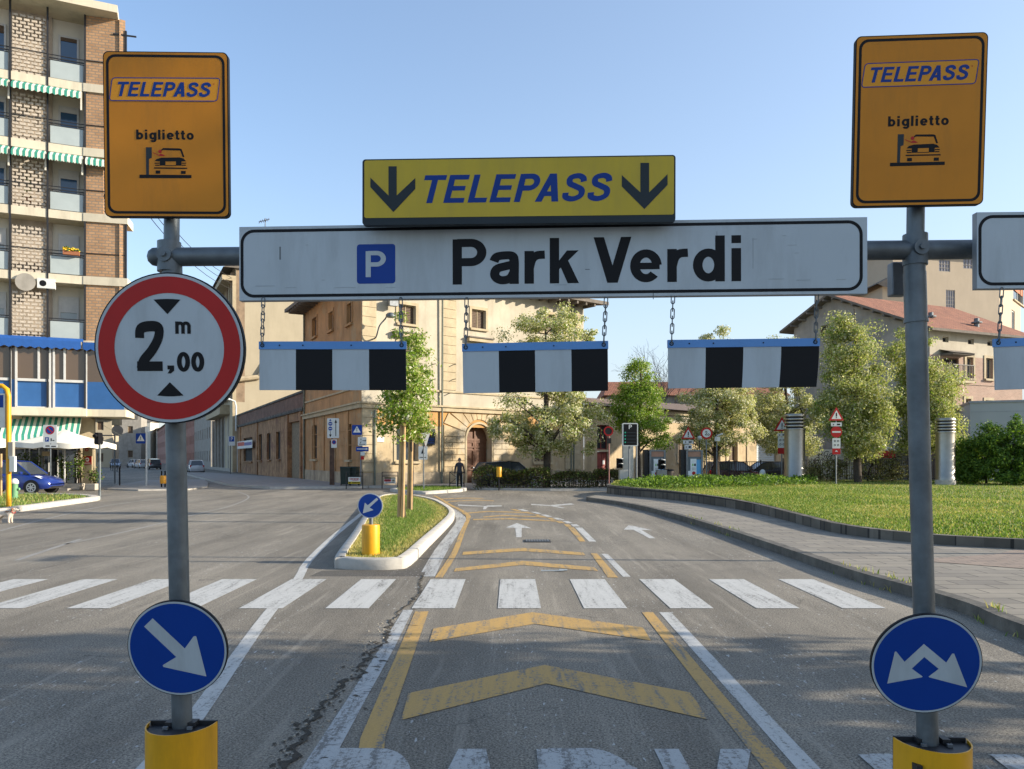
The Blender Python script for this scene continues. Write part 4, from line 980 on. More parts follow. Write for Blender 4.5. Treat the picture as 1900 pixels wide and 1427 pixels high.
# rusticated blocks and pilasters
random.seed(2)
def pilaster(u0, u1, v0, v1, rows, n=.07):
    h = (v1-v0)/rows; b = MB(TRIM)
    for i in range(rows): b.boxp(EF, u0, u1, v0+i*h+.022, v0+(i+1)*h-.004, -.02, n)
    b.build('quoin', t)
pilaster(.02, 1.0, .9, cz0-.02, 7); pilaster(.02, .95, cz+1.1, HT-.6, 11, .05)
ua, ub = EF.uv(822,700)[0], EF.uv(846,700)[0]; pilaster(ua, ub, cz+1.1, HT-.6, 11, .05)
uc, ud = EF.uv(1048,700)[0], EF.uv(1076,700)[0]; pilaster(uc, ud, cz+1.1, HT-.6, 11, .05); pilaster(uc, ud, .9, cz0-.02, 7)
b = MB(PLAS); ul, ur = EF.uv(823,820)[0], EF.uv(953,820)[0]; rows = 8; h = (dspring+.15)/rows
for i in range(rows):
    e = .42 if i%2 else .0
    for (x0,x1,joint) in ((ul,dc-dr-.16,None),(dc+dr+.16,ur,None)):
        mid = (x0+x1)/2+(.18 if i%2 else -.18)
        b.boxp(EF, x0+.02, mid-.02, i*h+.028, (i+1)*h-.006, -.02, .075); b.boxp(EF, mid+.02, x1-.0, i*h+.028, (i+1)*h-.006, -.02, .075)
for k in range(11):
    a0 = PI*(k+.06)/11; a1 = PI*(k+.94)/11; pts = []
    r0 = dr+.16
    def lim(a):
        c_, s_ = math.cos(a), math.sin(a); mx = 1e9
        if c_ > 1e-6: mx = min(mx, (ur-dc)/c_)
        if c_ < -1e-6: mx = min(mx, (ul-dc)/c_)
        if s_ > 1e-6: mx = min(mx, (cz0-.08-dspring-.15)/s_)
        return mx
    pts = [(dc+r0*math.cos(a0), dspring+.15+r0*math.sin(a0)), (dc+lim(a0)*math.cos(a0), dspring+.15+lim(a0)*math.sin(a0)), (dc+lim(a1)*math.cos(a1), dspring+.15+lim(a1)*math.sin(a1)), (dc+r0*math.cos(a1), dspring+.15+r0*math.sin(a1))]
    b.poly(EF, pts, -.02, .075)
b.build('rusticated_surround', t)
b = MB(TRIM)
arc = [(dc+(dr+.13)*math.cos(PI*i/20), dspring+(dr+.13)*math.sin(PI*i/20)) for i in range(21)]; arci = [(dc+dr*math.cos(PI*i/20), dspring+dr*math.sin(PI*i/20)) for i in range(21)]
for i in range(20): b.poly(EF, [arci[i],arc[i],arc[i+1],arci[i+1]], -.02, .10)
b.boxp(EF, dc-dr-.13, dc-dr, 0, dspring, -.02, .10); b.boxp(EF, dc+dr, dc+dr+.13, 0, dspring, -.02, .10)
b.build('door_surround', t)
b = MB(DOORW)
b.poly(EF, [(dc-dr,0),(dc+dr,0)]+[(dc+dr*math.cos(PI*i/20), dspring+dr*math.sin(PI*i/20)) for i in range(21)], -.60, -.50)
for s_ in (-1,1):
    x0, x1 = (dc-dr+.1, dc-.06) if s_ < 0 else (dc+.06, dc+dr-.1)
    for v0, v1 in ((.2,1.0),(1.15,2.3),(2.4,dspring-.1)):
        for (a_,c_,d_,e_) in ((x0,x0+.09,v0,v1),(x1-.09,x1,v0,v1),(x0+.09,x1-.09,v0,v0+.09),(x0+.09,x1-.09,v1-.09,v1)): b.boxp(EF,a_,c_,d_,e_,-.52,-.44)
b.boxp(EF, dc-.05, dc+.05, 0, dspring+dr*.98, -.52, -.42); b.boxp(EF, dc-dr+.02, dc+dr-.02, dspring-.07, dspring+.07, -.52, -.43)
d_ = b.build('door', t); b = MB(CHROME); b.disc(EF, (dc-.12,1.1), .05, -.44, -.38, 0, 10); b.build('handle', d_)
b = MB(EAVE, TILE); ov = 1.3
c0, c1, c2 = EF.pt(0,HT), EF.pt(EF.L,HT), ES.pt(0,HT)
o0 = c0+EF.N*ov*.8+ES.N*ov*.8; o1 = c1+EF.N*ov+EF.U*ov; o2 = c2+ES.N*ov-ES.U*1.0
top = (c0+c1+c2)/3+V(2,6,2.6)
for A_, B_, a_, b_ in ((o0,o1,c0,c1),(o2,o0,c2,c0)):
    b.face([a_, b_, B_, A_], 0); b.face([A_, B_, B_+V(0,0,.25), A_+V(0,0,.25)], 0); b.face([A_+V(0,0,.25), B_+V(0,0,.25), top+V(0,0,.2)], 1)
for i in range(22):
    q = i/21; p_ = c0.lerp(c1,q); b.boxp(EF, EF.L*q-.07, EF.L*q+.07, HT-.22, HT-.01, 0.01, ov*.9)
    b.boxp(ES, ES.L*q-.07, ES.L*q+.07, HT-.22, HT-.01, 0.01, ov*.9)
b.build('roof', t)
b = MB(mat('green_pipe', (.16,.17,.13), .7, .2)); 
for px in (693.5,818): u = EF.uv(px,800)[0]; b.tube([EF.pt(u,.05,.12), EF.pt(u,cz0-.1,.12)] if px < 700 else [EF.pt(u,.05,.12), EF.pt(u,HT-.2,.20)], .06, 8)
for px in (1058,1063): u = EF.uv(px,800)[0]; b.tube([EF.pt(u,.05,.10), EF.pt(u,HT-.2,.20)], .05, 8)
for px in (566.5,): u = ES.uv(px,800)[0]; b.tube([ES.pt(u,.05,.10), ES.pt(u,HT-.2,.10)], .07, 8)
b.build('drainpipe', t)
b = MB(mat('damp_stone', (.36,.29,.20), .95, .25, 1.5, .3, 12, stain=(.16,.12,.09), stain_amt=.9)); b.boxp(EF, 0, dc-dr-.14, 0, .85, -.02, .06); b.boxp(EF, dc+dr+.14, EF.L, 0, .85, -.02, .06); b.boxp(ES, 0, ES.L-.01, 0, .85, -.02, .06); b.build('plinth', t)
b = MB(ORNS)
for k in range(5): u = ES.L*(k+.05)/5; b.boxp(ES, u, u+.16, .86, cz0-.02, -.02, .07)
for zz in (1.6,2.5,3.4): b.boxp(ES, .3, ES.L-.3, zz, zz+.04, -.02, .03)
b.build('pilaster_strip', t)
b = MB(PWHITE); r = EF.rect(697,811,712,820); b.boxp(EF, *r, .01, .05); o = b.build('wall_plaque'); tag(o, 'small white plaque on the palazzo wall left of the young trees', 'plaque')
b = MB(SGRY, SBLU, SRED); r = EF.rect(788,796,805,826); b.boxp(EF, *r, .10, .16, 0); b.ring(EF, ((r[0]+r[1])/2,(r[2]*.3+r[3]*.7)), .06, .13, .163, 2, 20)
for v in (.12,.25,.36): b.boxp(EF, r[0]+.08, r[1]-.08, r[2]+(r[3]-r[2])*v, r[2]+(r[3]-r[2])*v+.04, .16, .163, 1)
o = b.build('wall_poster'); tag(o, 'dark poster board on the palazzo wall behind the yield sign', 'poster')
# pegs in the upper wall
b = MB(DARKM)
for px,py in ((803,676),(840,677),(803,704),(840,704),(797,730),(833,730)): u,v = EF.uv(px,py); b.boxp(EF,u-.02,u+.02,v-.02,v+.02,0,.35)
o = b.build('wall_pegs', t)
# wall lamp with swan neck, and floodlight
u,v = EF.uv(690,630); e = EF.uv(715,590)
t = thing('swan_neck_lamp', 'swan-neck street lamp on the palazzo wall beside the upper left window', 'street lamp', EF.pt(u,v,0))
p0 = EF.pt(u,v,0); tip = EF.pt(e[0]-.55,e[1],1.1)
b = MB(GALV); b.tube([Vector(q) for q in _sm([tuple(p0), tuple(EF.pt(u,v+.1,.5)), tuple(EF.pt(u+.05,v+.7,.8)), tuple(EF.pt(u+.35,v+1.15,.98)), tuple(tip)], 5)], .045, 8); b.build('arm', t, 60)
b = MB(GALV, PWHITE); b.lathe(tip+V(.25,-.1,-.08), [(.05,-.16),(.26,-.12),(.30,0),(.20,.12),(.05,.16)], 14); b.build('lamp_head', t, 60)
u,v = EF.uv(722,564); b = MB(GALVD, PWHITE); b.box(EF.pt(u,v,.45), (.55,.3,.4), 0, rot2(.6)); b.boxp(EF, u-.05,u+.05,v-.05,v+.3,0,.4); o = b.build('floodlight'); tag(o, 'grey floodlight high on the palazzo wall under the eave', 'lamp')
# ======== low crumbling building along the side street
CP = Plane.wall((-33.6,94),(-15.95,59.1)); CP.H = 6.9
t = thing('crumbling_workshop', 'low crumbling plaster workshop with brick parapet and boarded gate in the shade', 'building', (-24,76,0))
b = MB(OLDP, BRICKR)
hol = [CP.rect(480,806,486,854),CP.rect(495,804,502,853),CP.rect(512,801,520,852),CP.rect(452,812,468,856)]; gate = CP.rect(536,782,558,885); gate = (gate[0],gate[1],0,gate[3])
zb = 5.5; b.wall(CP, 0, CP.L, 0, zb, hol+[gate], .35, 0); b.boxp(CP, 0, CP.L, zb, CP.H, -.3, -.02, 1); b.build('wall', t)
b = MB(OLDP, STONE); b.boxp(CP, 0, CP.L, zb-.12, zb+.14, -.02, .16, 1); b.boxp(CP, 0, CP.L, CP.H-.12, CP.H+.05, -.35, .08, 1); b.build('cornice', t)
for r in hol: window(t, CP, r, .25, SHUT, DARKIN, 'plain', .1, OLDP)
b = MB(mat('weathered_boards', (.22,.17,.11), .9, .3, 5)); n = 7
for i in range(n): w_ = (gate[1]-gate[0])/n; b.boxp(CP, gate[0]+i*w_+.01, gate[0]+(i+1)*w_-.01, 0, gate[3]-.05, -.30, -.24)
b.build('gate', t)
b = MB(OLDP); 
for u in (gate[0]-.5, gate[1]+.02, 3.5, hol[0][0]-.9): b.boxp(CP, u, u+.45, 0, zb-.15, -.02, .12)
b.build('pilaster_strip', t)
b = MB(EAVE); b.gpoly([tuple(CP.pt(0,0,-.3))[:2],tuple(CP.pt(CP.L,0,-.3))[:2],tuple(CP.pt(CP.L,0,-9))[:2],tuple(CP.pt(0,0,-9))[:2]], CP.H-.3); b.build('roof', t)
b = MB(GALV); b.tube([CP.pt(8,2,.15),CP.pt(8,5,.4)], .05, 6)
r = CP.rect(446,818,474,832); b = MB(PWHITE, SRED, SBLU); b.boxp(CP, *r, .30, .34, 0); b.boxp(CP, r[0]+.2,(r[0]+r[1])/2, r[2]+.3, r[3]-.1, .34,.345,1); b.boxp(CP,(r[0]+r[1])/2+.1,r[1]-.3,r[2]+.3,r[3]-.2,.34,.345,2); b.boxp(CP, r[0], r[0]+.08, .1, r[3], .30, .38, 0)
o = b.build('shop_board'); tag(o, 'small white and red shop board on the left end of the crumbling workshop', 'sign')
# ======== tall cream house behind it, street side in shade
DP = Plane.wall((-33.3,93),(-10.5,104.6)); DS = Plane.wall((-46,118),(-33.3,93)); DH = 24.6
t = thing('tall_cream_house', 'tall cream house with a blank sunlit end wall rising behind the low workshop', 'building', (-33,93,0))
b = MB(CREAM); b.boxp(DP, 0, DP.L, 0, DH+1.3, -12, 0); b.build('end_wall', t)
b = MB(TRIM); b.tube([DP.pt(0.2,11.2,.25),DP.pt(2.6,11.6,.25),DP.pt(4.0,14.0,.25),DP.pt(DP.L,14.3,.25)], .35, 8); b.build('string_course', t)
BROWN = mat('brown_facade', (.27,.19,.12), .9, .25, 1.2); 
b = MB(BROWN, TRIM, EAVE)
b.boxp(DS, 0, DS.L, 8.5, DH, -1, -.02, 0)
for i in range(15): u = 1+i*(DS.L-2)/14; b.boxp(DS, u-.35, u+.35, 9, DH-.4, -.02, .5, 1 if i%2 else 0)
b.boxp(DS, DS.L-2.2, DS.L, 0, DH-1.5, -.02, .4, 1)
b.build('street_wall', t)
b = MB(TRIM); b.boxp(DS, 0, DS.L, DH-1.5, DH-.9, -.02, 1.6); b.build('canopy', t)
b = MB(TRIM, GREYP); b.boxp(DS, 4, DS.L-6, 7.3, 8.5, -1, 1.2); b.boxp(DS, 0, DS.L, 0, .4, -1, .1, 1); b.build('balcony', t)
for i in range(7):
    u = 1.2+i*3.8; b = MB(GREYP); b.boxp(DS, u, u+.8, .4, 7.3, -1, .05); b.build('pillar', t)
    r = (u+.9, min(u+3.6,DS.L-.2), .4, 6.4); window(t, DS, r, .5, DARKM, GLASSB if i > 3 else DARKIN, 'glass', .12)
b = MB(EAVE, TILE); c_ = [DS.pt(0,DH,1.5),DS.pt(DS.L,DH,1.5),DP.pt(DP.L,DH+1.3,0),DP.pt(DP.L,DH+1.3,-14)]
b.face([DS.pt(0,DH,1.5),DS.pt(DS.L+.3,DH,1.5),DS.pt(DS.L+.3,DH+2.6,-6),DS.pt(0,DH+2.6,-6)],0)
b.face([DS.pt(DS.L+.3,DH+.0,1.5),DS.pt(DS.L+.3,DH+2.6,-6),DS.pt(DS.L+.3,DH,-6)],0); b.build('roof', t)
t = thing('roof_antenna', 'thin television antenna above the left end of the name board', 'antenna', P(492,430,96))
b = MB(GALVD); b.tube([P(492,455,96),P(492,405,96)], .06, 5); b.tube([P(480,412,96),P(500,407,96)], .05, 5)
for i in range(5): q = P(482+i*4,411.5-i,96); b.tube([q-V(0,.3,.3),q+V(0,.3,.3)], .04, 4)
b.build('mast', t)
# goose-neck lamp at the end of the workshop
t = thing('goose_neck_lamp', 'white goose-neck wall lamp above the left end of the crumbling workshop', 'street lamp', P(438,790,92))
b = MB(PWHITE); q = [P(438,800,92),P(438,755,92),P(436,745,92),P(424,740,91.5)]; b.tube(q, .10, 8); b.box(q[-1]+V(-.3,0,-.05), (.8,.35,.2)); b.build('arm', t)
# ======== far houses of the side street
def house(name, pl, L, H, dep, wm, label, floors, cols, tm=EAVE, base=None, roofh=1.2, win=(1.1,1.7), gm=SHUT, group=None, kind='glass'):
    t = thing(name, label, 'building', pl.pt(L/2,0,-dep/2), group)
    holes = []
    for f in range(floors):
        for c_ in range(cols):
            u = L*(c_+.5)/cols; v = H*(f+.32)/floors; holes.append((u-win[0]/2,u+win[0]/2,v,v+win[1]))
    b = MB(wm); b.wall(pl, 0, L, 0, H, holes, .25)
    b.face([pl.pt(0,0,0),pl.pt(0,H,0),pl.pt(0,H,-dep),pl.pt(0,0,-dep)]); b.face([pl.pt(L,0,0),pl.pt(L,0,-dep),pl.pt(L,H,-dep),pl.pt(L,H,0)]); b.face([pl.pt(0,0,-dep),pl.pt(L,0,-dep),pl.pt(L,H,-dep),pl.pt(0,H,-dep)])
    b.build('wall', t)
    for h in holes: window(t, pl, h, .2, TRIM, gm, kind, .08)
    b = MB(tm); e = .6
    A = [pl.pt(-e,H,e),pl.pt(L+e,H,e),pl.pt(L+e,H+.15,-dep/2),pl.pt(-e,H+.15,-dep/2)]
    b.add([pl.pt(-e,H,e),pl.pt(L+e,H,e),pl.pt(L+e,H,-dep-e),pl.pt(-e,H,-dep-e),pl.pt(-e+1,H+roofh,-dep/2),pl.pt(L+e-1,H+roofh,-dep/2)], [(3,2,1,0),(0,1,5,4),(1,2,5),(2,3,4,5),(3,0,4)]); b.build('roof', t)
    return t
REDP = mat('faded_red_plaster', (.34,.18,.14), .9, .15, .8, stain=(.22,.13,.11), stain_amt=.6)
sd_ = Vector((-7.1,14)).normalized(); p_ = Vector((-46.3,118.5))
cols_ = [(GREYP,30,11,'grey shaded house beyond the cream house, first in the far row'),(REDP,34,10,'faded red house in the shaded far row of the side street'),(GREYP,40,12,'grey-brown house far down the side street past the red one'),(REDP,90,12,'long faded red house near the vanishing end of the side street'),(GREYP,180,13,'last grey house in the far row of the side street')]
for wm, L, H, lb in cols_:
    q = p_+sd_*L; pl = Plane.wall((q.x,q.y),(p_.x,p_.y)); house('street_house', pl, L, H, 10, wm, lb, 3, max(4,int(L/3.4)), group='houses along the side street', gm=SHUT, kind='plain'); p_ = q+sd_*.5
# left row beyond the flats: small sunlit and grey houses closing the view
for (x,y,L,H,wm,a,lb) in ((-74.5,140,16,9,CREAM,.35,'cream house at the far end of the side street under the flats'),(-86,175,18,17,GREYP,.3,'dark grey house in the side street beside the red house row'),(-142,300,30,16,WWALL,.1,'pale house closing the far end of the side street')):
    pl = Plane((x-L,y,0),(math.cos(a),math.sin(a),0)); house('street_house', pl, L, H, 9, wm, lb, 3, 4, group='houses along the side street', kind='plain')
# ======== block of flats on the left
A1 = Plane.wall((-33.5,38.9),(-23.95,43.1)); a0 = A1
t = thing('block_of_flats', 'tall block of flats with brick lattice balconies and striped green awnings at left', 'building', (-24,43.1,0))
FZ = [4.34,8.12,11.72,15.25,18.9,22.5,26.5]; xl = A1.uv(-230,500)[0]; xr = A1.L
U_ = lambda px: A1.uv(px, 500)[0]
mods = [('win',-46,18),('lat',20,87),('win',90,157),('lat',-150,-116),('win',-113,-48)]
DEP = 1.15
b = MB(WWALL, mat('loggia_shade_brown', (.36,.30,.235), .9, .25, 2)); b.boxp(A1, xl, xr, FZ[1], FZ[-1], -9, -DEP-.0)
for kd, xa, xb in mods:
    if kd == 'lat': b.boxp(A1, U_(xa)-.25, U_(xb)+.12, FZ[1], FZ[-1], -DEP-.05, -DEP+.18, 1)  # darker brown backing: shade of the recess behind the lattice put into the colour
b.build('rear_wall', t)
b = MB(BCREAM)
for i, z in enumerate(FZ[1:-1]): b.boxp(A1, xl, xr, z-.30, z+.16, -DEP, .06)
b.boxp(A1, xl, xr+.2, FZ[0]-.32, FZ[0]+.10, -DEP*3, .9); b.build('floor_slab', t)
b = MB(BCREAM, GREYP); b.boxp(A1, xl, xr+1.74, FZ[-1], FZ[-1]+.42, -9, 1.0); b.build('roof', t)
BX0 = Vector((A1.pt(xr,0).x, A1.pt(xr,0).y)); B1 = Plane.wall((BX0.x,BX0.y),(BX0.x+2.05,BX0.y+.55)); B2 = Plane.wall((BX0.x+2.05,BX0.y+.55),(BX0.x-2.6,BX0.y+8.5))
# brick corner bay
b = MB(BRICKO, BCREAM)
for i in range(1,6):
    z0, z1 = FZ[i]+.16, FZ[i+1]-.3
    solid = 2.05 if i not in (3,) else 1.0
    b.boxp(B1, .03, solid, z0, z1 if i < 5 else FZ[-1], -.3, 0, 0)
    b.boxp(B2, .0, 8, z0, z1 if i < 5 else FZ[-1], -.3, 0, 0)
for i in range(1,6): b.boxp(B1, 0, 2.25, FZ[i]-.30, FZ[i]+.16, -1.4, .10, 1); b.boxp(B2, .0, 8, FZ[i]-.30, FZ[i]+.16, -.3, .12, 1)
b.boxp(B1, 0, 2.2, FZ[0]-.3, FZ[0]+.1, -3, .3, 1)
b.build('brick_bay', t)
def lattice(b, pl, u0, u1, v0, v1, n0, n1, bw=.26, bh=.115, gap=.07, m=0):
    rows = int((v1-v0)/(bh+gap)); 
    for r_ in range(rows):
        v = v0+r_*(v1-v0)/rows; o_ = (bw+.10)*.5 if r_%2 else 0; u = u0-o_
        while u < u1:
            a_, c_ = max(u,u0), min(u+bw,u1)
            if c_-a_ > .03: b.boxp(pl, a_, c_, v, v+bh, n0, n1, m)
            u += bw+.10
    k = u0
    while k < u1: b.boxp(pl, k, min(k+.025,u1), v0, v1, (n0+n1)/2-.01, (n0+n1)/2+.01, m); k += .18
for i in range(1,6):
    z0, z1 = FZ[i]+.17, FZ[i+1]-.85
    for kd, xa, xb in mods:
        u0, u1 = U_(xa), U_(xb)
        if kd == 'lat':
            b = MB(LATT); lattice(b, A1, u0+.06, u1-.06, z0, z1 if i < 5 else z1+.3, -.14, -.04); b.build('lattice_screen', t)
        else:
            uw0, uw1 = u0+(u1-u0)*.20, u0+(u1-u0)*.78; r = (uw0, uw1, FZ[i]+.1, FZ[i+1]-.85)
            pa = Plane(A1.pt(0,0,-DEP), A1.U); f = window(t, pa, r, -.02, ALU, GLASSB if i > 2 else FROST, 'plain', .10)
            b = MB(SHUT if i == 5 else ALU); b.boxp(pa, uw0+.1, uw1-.1, r[3]-([.5,.95,.35,.6,.3,.75][(i*2+int(xa)) % 6] if i > 2 else .9), r[3]-.1, .03, .07); b.build('shutter', f)
            b = MB(FROST, DARKM); b.boxp(A1, u0+.08, u1-.08, z0+.05, z0+1.0, -.06, -.03, 0); b.boxp(A1, u0, u1, z0+1.12, z0+1.17, -.08, -.03, 1); b.boxp(A1, u0, u1, z0+1.0, z0+1.04, -.07, -.02, 1); b.build('balustrade', t)
b = MB(LATT, DARKM); lattice(b, B1, 1.02, 2.0, FZ[3]+.2, FZ[4]-.4, -.2, -.1); b.boxp(B1, 1.0, 2.1, FZ[3]+1.2, FZ[3]+1.25, -.05, 0, 1); b.build('lattice_screen', t)
b = MB(DARKM)
for px in (-115,-48,19,88.5,158): u = U_(px); b.boxp(A1, u-.045, u+.045, FZ[0], FZ[-1], -.02, .09)
for i in range(2,6):
    zz = FZ[i]+1.45; b.boxp(A1, xl, xr, zz, zz+.035, -.03, .02); b.boxp(B1, 0, 2.1, zz, zz+.035, .0, .05)
b.boxp(B1, 2.1, 2.2, FZ[0]+1, FZ[-1]-.6, -.05, .06); b.boxp(B1, 1.5, 2.7, FZ[-1]-.9, FZ[-1]-.82, 0, .06); b.build('steel_post', t)
# striped awnings (rolled out a little) on two floors
for i, xs in ((4,((-46,18),(24,152))),(3,((-46,18),(24,86),(92,154),(160,225)))):
    for xa, xb in xs:
        u0, u1 = (U_(xa), U_(xb)); z = FZ[i+1]-.32
        b = MB(AWN, WWALL); nn = 14; vs = []
        pr = [(.05,z),(.62,z-.36),(.62,z-.62)]
        vs = [A1.pt(u,zz,n) for (n,zz) in pr for u in (u0,u1)]
        b.add(vs, [(0,1,3,2)], 0)
        for k in range(12): ua_, ub_ = u0+(u1-u0)*k/12, u0+(u1-u0)*(k+1)/12; b.poly(A1, [(ua_,z-.36),(ub_,z-.36),(ub_,z-.58),((ua_+ub_)/2,z-.66),(ua_,z-.58)], .60, .615, 0)
        b.boxp(A1, u1-.06, u1+.02, z-1.1, z-.1, .15, .2, 1)
        b.build('awning', t)
# glazed blue first floor
b = MB(ALU); z0, z1 = FZ[0]+.1, FZ[1]-.3; zm = z0+1.55
for xa, xb, xm in ((-120,19,-40),(30,93,72),(100,160,120)):
    u0,u1,um = U_(xa),U_(xb),U_(xm)
    for u in (u0,um,u1): b.boxp(A1, u-.05, u+.05, zm if u == um else z0, z1, -.05, .05)
    b.boxp(A1, u0, u1, zm-.07, zm+.07, -.05, .052); b.boxp(A1, u0, u1, z0, z0+.1, -.05, .05)
b.build('glazing_frame', t)
b = MB(BLUEP); b.boxp(A1, xl, xr, z0, zm, -.12, -.05); b.boxp(B1, 0, 2.05, z0, zm, -.1, .0); b.build('blue_panel', t)
BRWG = glassmat('brown_glass', (.10,.065,.04), .15); b = MB(BRWG); b.boxp(A1, xl, xr, zm, z1, -.12, -.06); b.boxp(B1, 0, 2.05, zm, z1, -.12, -.02); b.build('pane', t)
b = MB(AWNB)
for k in range(int((xr-xl)/.4)):
    u = xl+k*.4; b.poly(A1, [(u,z1+.35),(u+.4,z1+.35),(u+.4,z1-.02),(u+.2,z1-.12),(u,z1-.02)], .30, .32)
b.face([A1.pt(xl,z1+.55,.05),A1.pt(xr,z1+.55,.05),A1.pt(xr,z1+.35,.31),A1.pt(xl,z1+.35,.31)])
for k in range(5): u = k*.4; b.poly(B1, [(u,z1+.35),(u+.4,z1+.35),(u+.4,z1-.02),(u+.2,z1-.12),(u,z1-.02)], .20, .22)
b.build('valance', t)
# ground floor: cafe front set back
b = MB(mat('shop_front', (.16,.11,.075), .7, .3, 1.5), DARKIN, WWALL); b.boxp(A1, xl, xr-.4, 0, FZ[0]-.3, -3.2, -3.0, 0); b.build('shop_front', t)
for px in (28,66,104):
    u = U_(px); window(t, Plane(A1.pt(0,0,-3.0),A1.U), (u-.75,u+.75,.15,2.9), -.02, ALU, GLASS, 'glass', .07)
pu = U_(161); b = MB(TRIM); b.boxp(A1, pu-.42, pu+.30, 0, FZ[0]-.3, -1.6, -1.0); b.build('pillar', t); b = MB(TRIM); b.boxp(A1, U_(28)-.3, U_(28)+.25, 2.6, FZ[0]-.3, -.9, -.4); b.build('pillar', t)
b = MB(AWN); u0, u1 = U_(4), U_(150)
b.face([A1.pt(u0,4.0,-.6),A1.pt(u1,4.0,-.6),A1.pt(u1,2.95,.9),A1.pt(u0,2.95,.9)]); b.face([A1.pt(u0,2.95,.9),A1.pt(u1,2.95,.9),A1.pt(u1,2.55,.9),A1.pt(u0,2.55,.9)]); b.build('awning', t)
b = MB(mat('olive_canvas',(.12,.12,.07),.9,.1)); u=xr+.25; b.face([A1.pt(u,4.0,-3),A1.pt(u,4.0,-.6),A1.pt(u+1.6,3.0,-.6),A1.pt(u+1.6,3.0,-3)]); b.build('side_awning', t)
# satellite dish + air conditioner + flower box on the flats
u,v = A1.uv(48,528); tt = thing('air_conditioner', 'white air conditioner on a second-floor balcony of the flats', 'air conditioner', A1.pt(u+.9,v,.1))
b = MB(PWHITE, SBLK); b.boxp(A1, u+.55, u+1.4, v-.15, v+.38, -.15, .18); b.ring(A1, (u+.82,v+.11), .0, .17, .182, 1, 20); b.build('casing', tt)
tt = thing('satellite_dish', 'pale satellite dish on a balcony of the flats beside the air conditioner', 'dish', A1.pt(u,v,.1)); b = MB(GREYP); b.disc(A1, (u,v+.1), .48, .15, .2, 0, 24); b.tube([A1.pt(u,v-.4,.0),A1.pt(u,v,.15)], .03, 6); b.build('dish', tt)
def flower_box(px, py, pl, n, label):
    u, v = pl.uv(px,py); tt = thing('flower_box', label, 'flower box', pl.pt(u,v,n), 'flower boxes on the flats'); b = MB(mat('terracotta',(.30,.11,.05),.8)); b.boxp(pl, u-.4, u+.4, v-.2, v, n, n+.25); b.build('trough', tt)
    b = MB(FLOWY, LCOVER); random.seed(int(px))
    for i in range(90): q = pl.pt(u+random.uniform(-.4,.4), v+random.uniform(0,.22), n+random.uniform(0,.3)); b.box(q, (.07,.07,.05), 0 if random.random() < .6 else 1, rot2(random.random()*3))
    b.build('flowers', tt)
LC_ = [LSHRUB, LCOVER]
def balcony_plant(px, py, h, seed, label):
    u, v = A1.uv(px,py); q = A1.pt(u,v,-.3); tt = thing('balcony_plant', label, 'plant', q, 'potted plants on the balconies of the flats'); b = MB(mat('pot_clay',(.28,.12,.06),.8)); b.lathe(q, [(.10,0),(.15,.25)], 12); b.build('pot', tt, 50)
    b = MB(LSHRUB, LCOVER); r_ = random.Random(seed)
    for i in range(70): s_ = r_.uniform(0,1); c_ = q+V(r_.gauss(0,.14*(1-s_)+.05), r_.gauss(0,.1), .28+h*s_); b.box(c_, (.09,.02,.05), r_.randint(0,1), rot2(r_.uniform(0,3)))
    b.build('foliage', tt)
balcony_plant(52,372,1.1,1,'tall thin potted plant behind the third lattice screen of the flats')
balcony_plant(196,498,.7,2,'leafy potted plant on the corner balcony beside the lattice')
balcony_plant(214,500,.5,3,'small potted plant at the outer end of the corner balcony')
flower_box(133,468,A1,.02,'small box of yellow flowers on a balcony rail of the flats'); flower_box(140,6,A1,1.0,'flower box on the roof edge of the flats')
# ======== right side: gabled brick house
N_ = Vector((27.1,50)); rd = Vector((.92,.40)).normalized(); AP = Vector((23,55)); FR = Vector((21,57.4))
GF = Plane.wall(N_, N_+rd*9.2); ze = 1.72+243*50/F; zr = 1.72+300*55/F; zl = 1.72+241*57.4/F
t = thing('gabled_house', 'brick house with red tiled gable roof and grey end wall behind the lawn trees', 'building', (N_.x,N_.y,0))
GS = Plane.wall(FR, N_)
b = MB(GREYP); pts = [FR,N_]; 
b.face([(FR.x,FR.y,0),(N_.x,N_.y,0),(N_.x,N_.y,ze),(AP.x,AP.y,zr),(FR.x,FR.y,zl)]); hv = GS.rect(1524,604,1536,622); b.boxp(GS, *hv, -.05, .03, 0); b.build('gable_wall', t)
window(t, GS, hv, -.04, SHUT, DARKIN, 'plain', .1)
sq = [GF.rect(1749,625,1760,635),GF.rect(1796,629,1807,639),GF.rect(1832,633,1843,642)]
bal = GF.rect(1751,664,1779,708); w1 = [GF.rect(1792.5,663,1805,702),GF.rect(1828.5,665,1841.5,703)]; w2 = [GF.rect(1791,740,1801,775),GF.rect(1828,743,1840,776),GF.rect(1756,738,1768,772)]
zbk = GF.uv(1800,663)[1]
b = MB(BRICKP, PLASU); b.wall(GF, 0, GF.L, 0, zbk, [h for h in w2]+[(h[0],h[1],h[2],min(h[3],zbk)) for h in w1+[bal]], .25, 0)
b.wall(GF, 0, GF.L, zbk, ze, sq+[(h[0],h[1],zbk,max(h[3],zbk+.05)) for h in w1+[bal]], .25, 1)
e_ = N_+rd*GF.L; b.face([(e_.x,e_.y,0),(e_.x-4,e_.y+9,0),(e_.x-4,e_.y+9,ze),(e_.x,e_.y,ze)], 1); b.build('wall', t)
for r in sq: window(t, GF, r, .2, PLASU, DARKIN, 'plain', .05)
for r in w1+w2: window(t, GF, r, .2, TRIM, GLASS, 'glass', .06, TRIM, TRIM)
f = window(t, GF, bal, .2, SHUT, DARKIN, 'glass', .08)
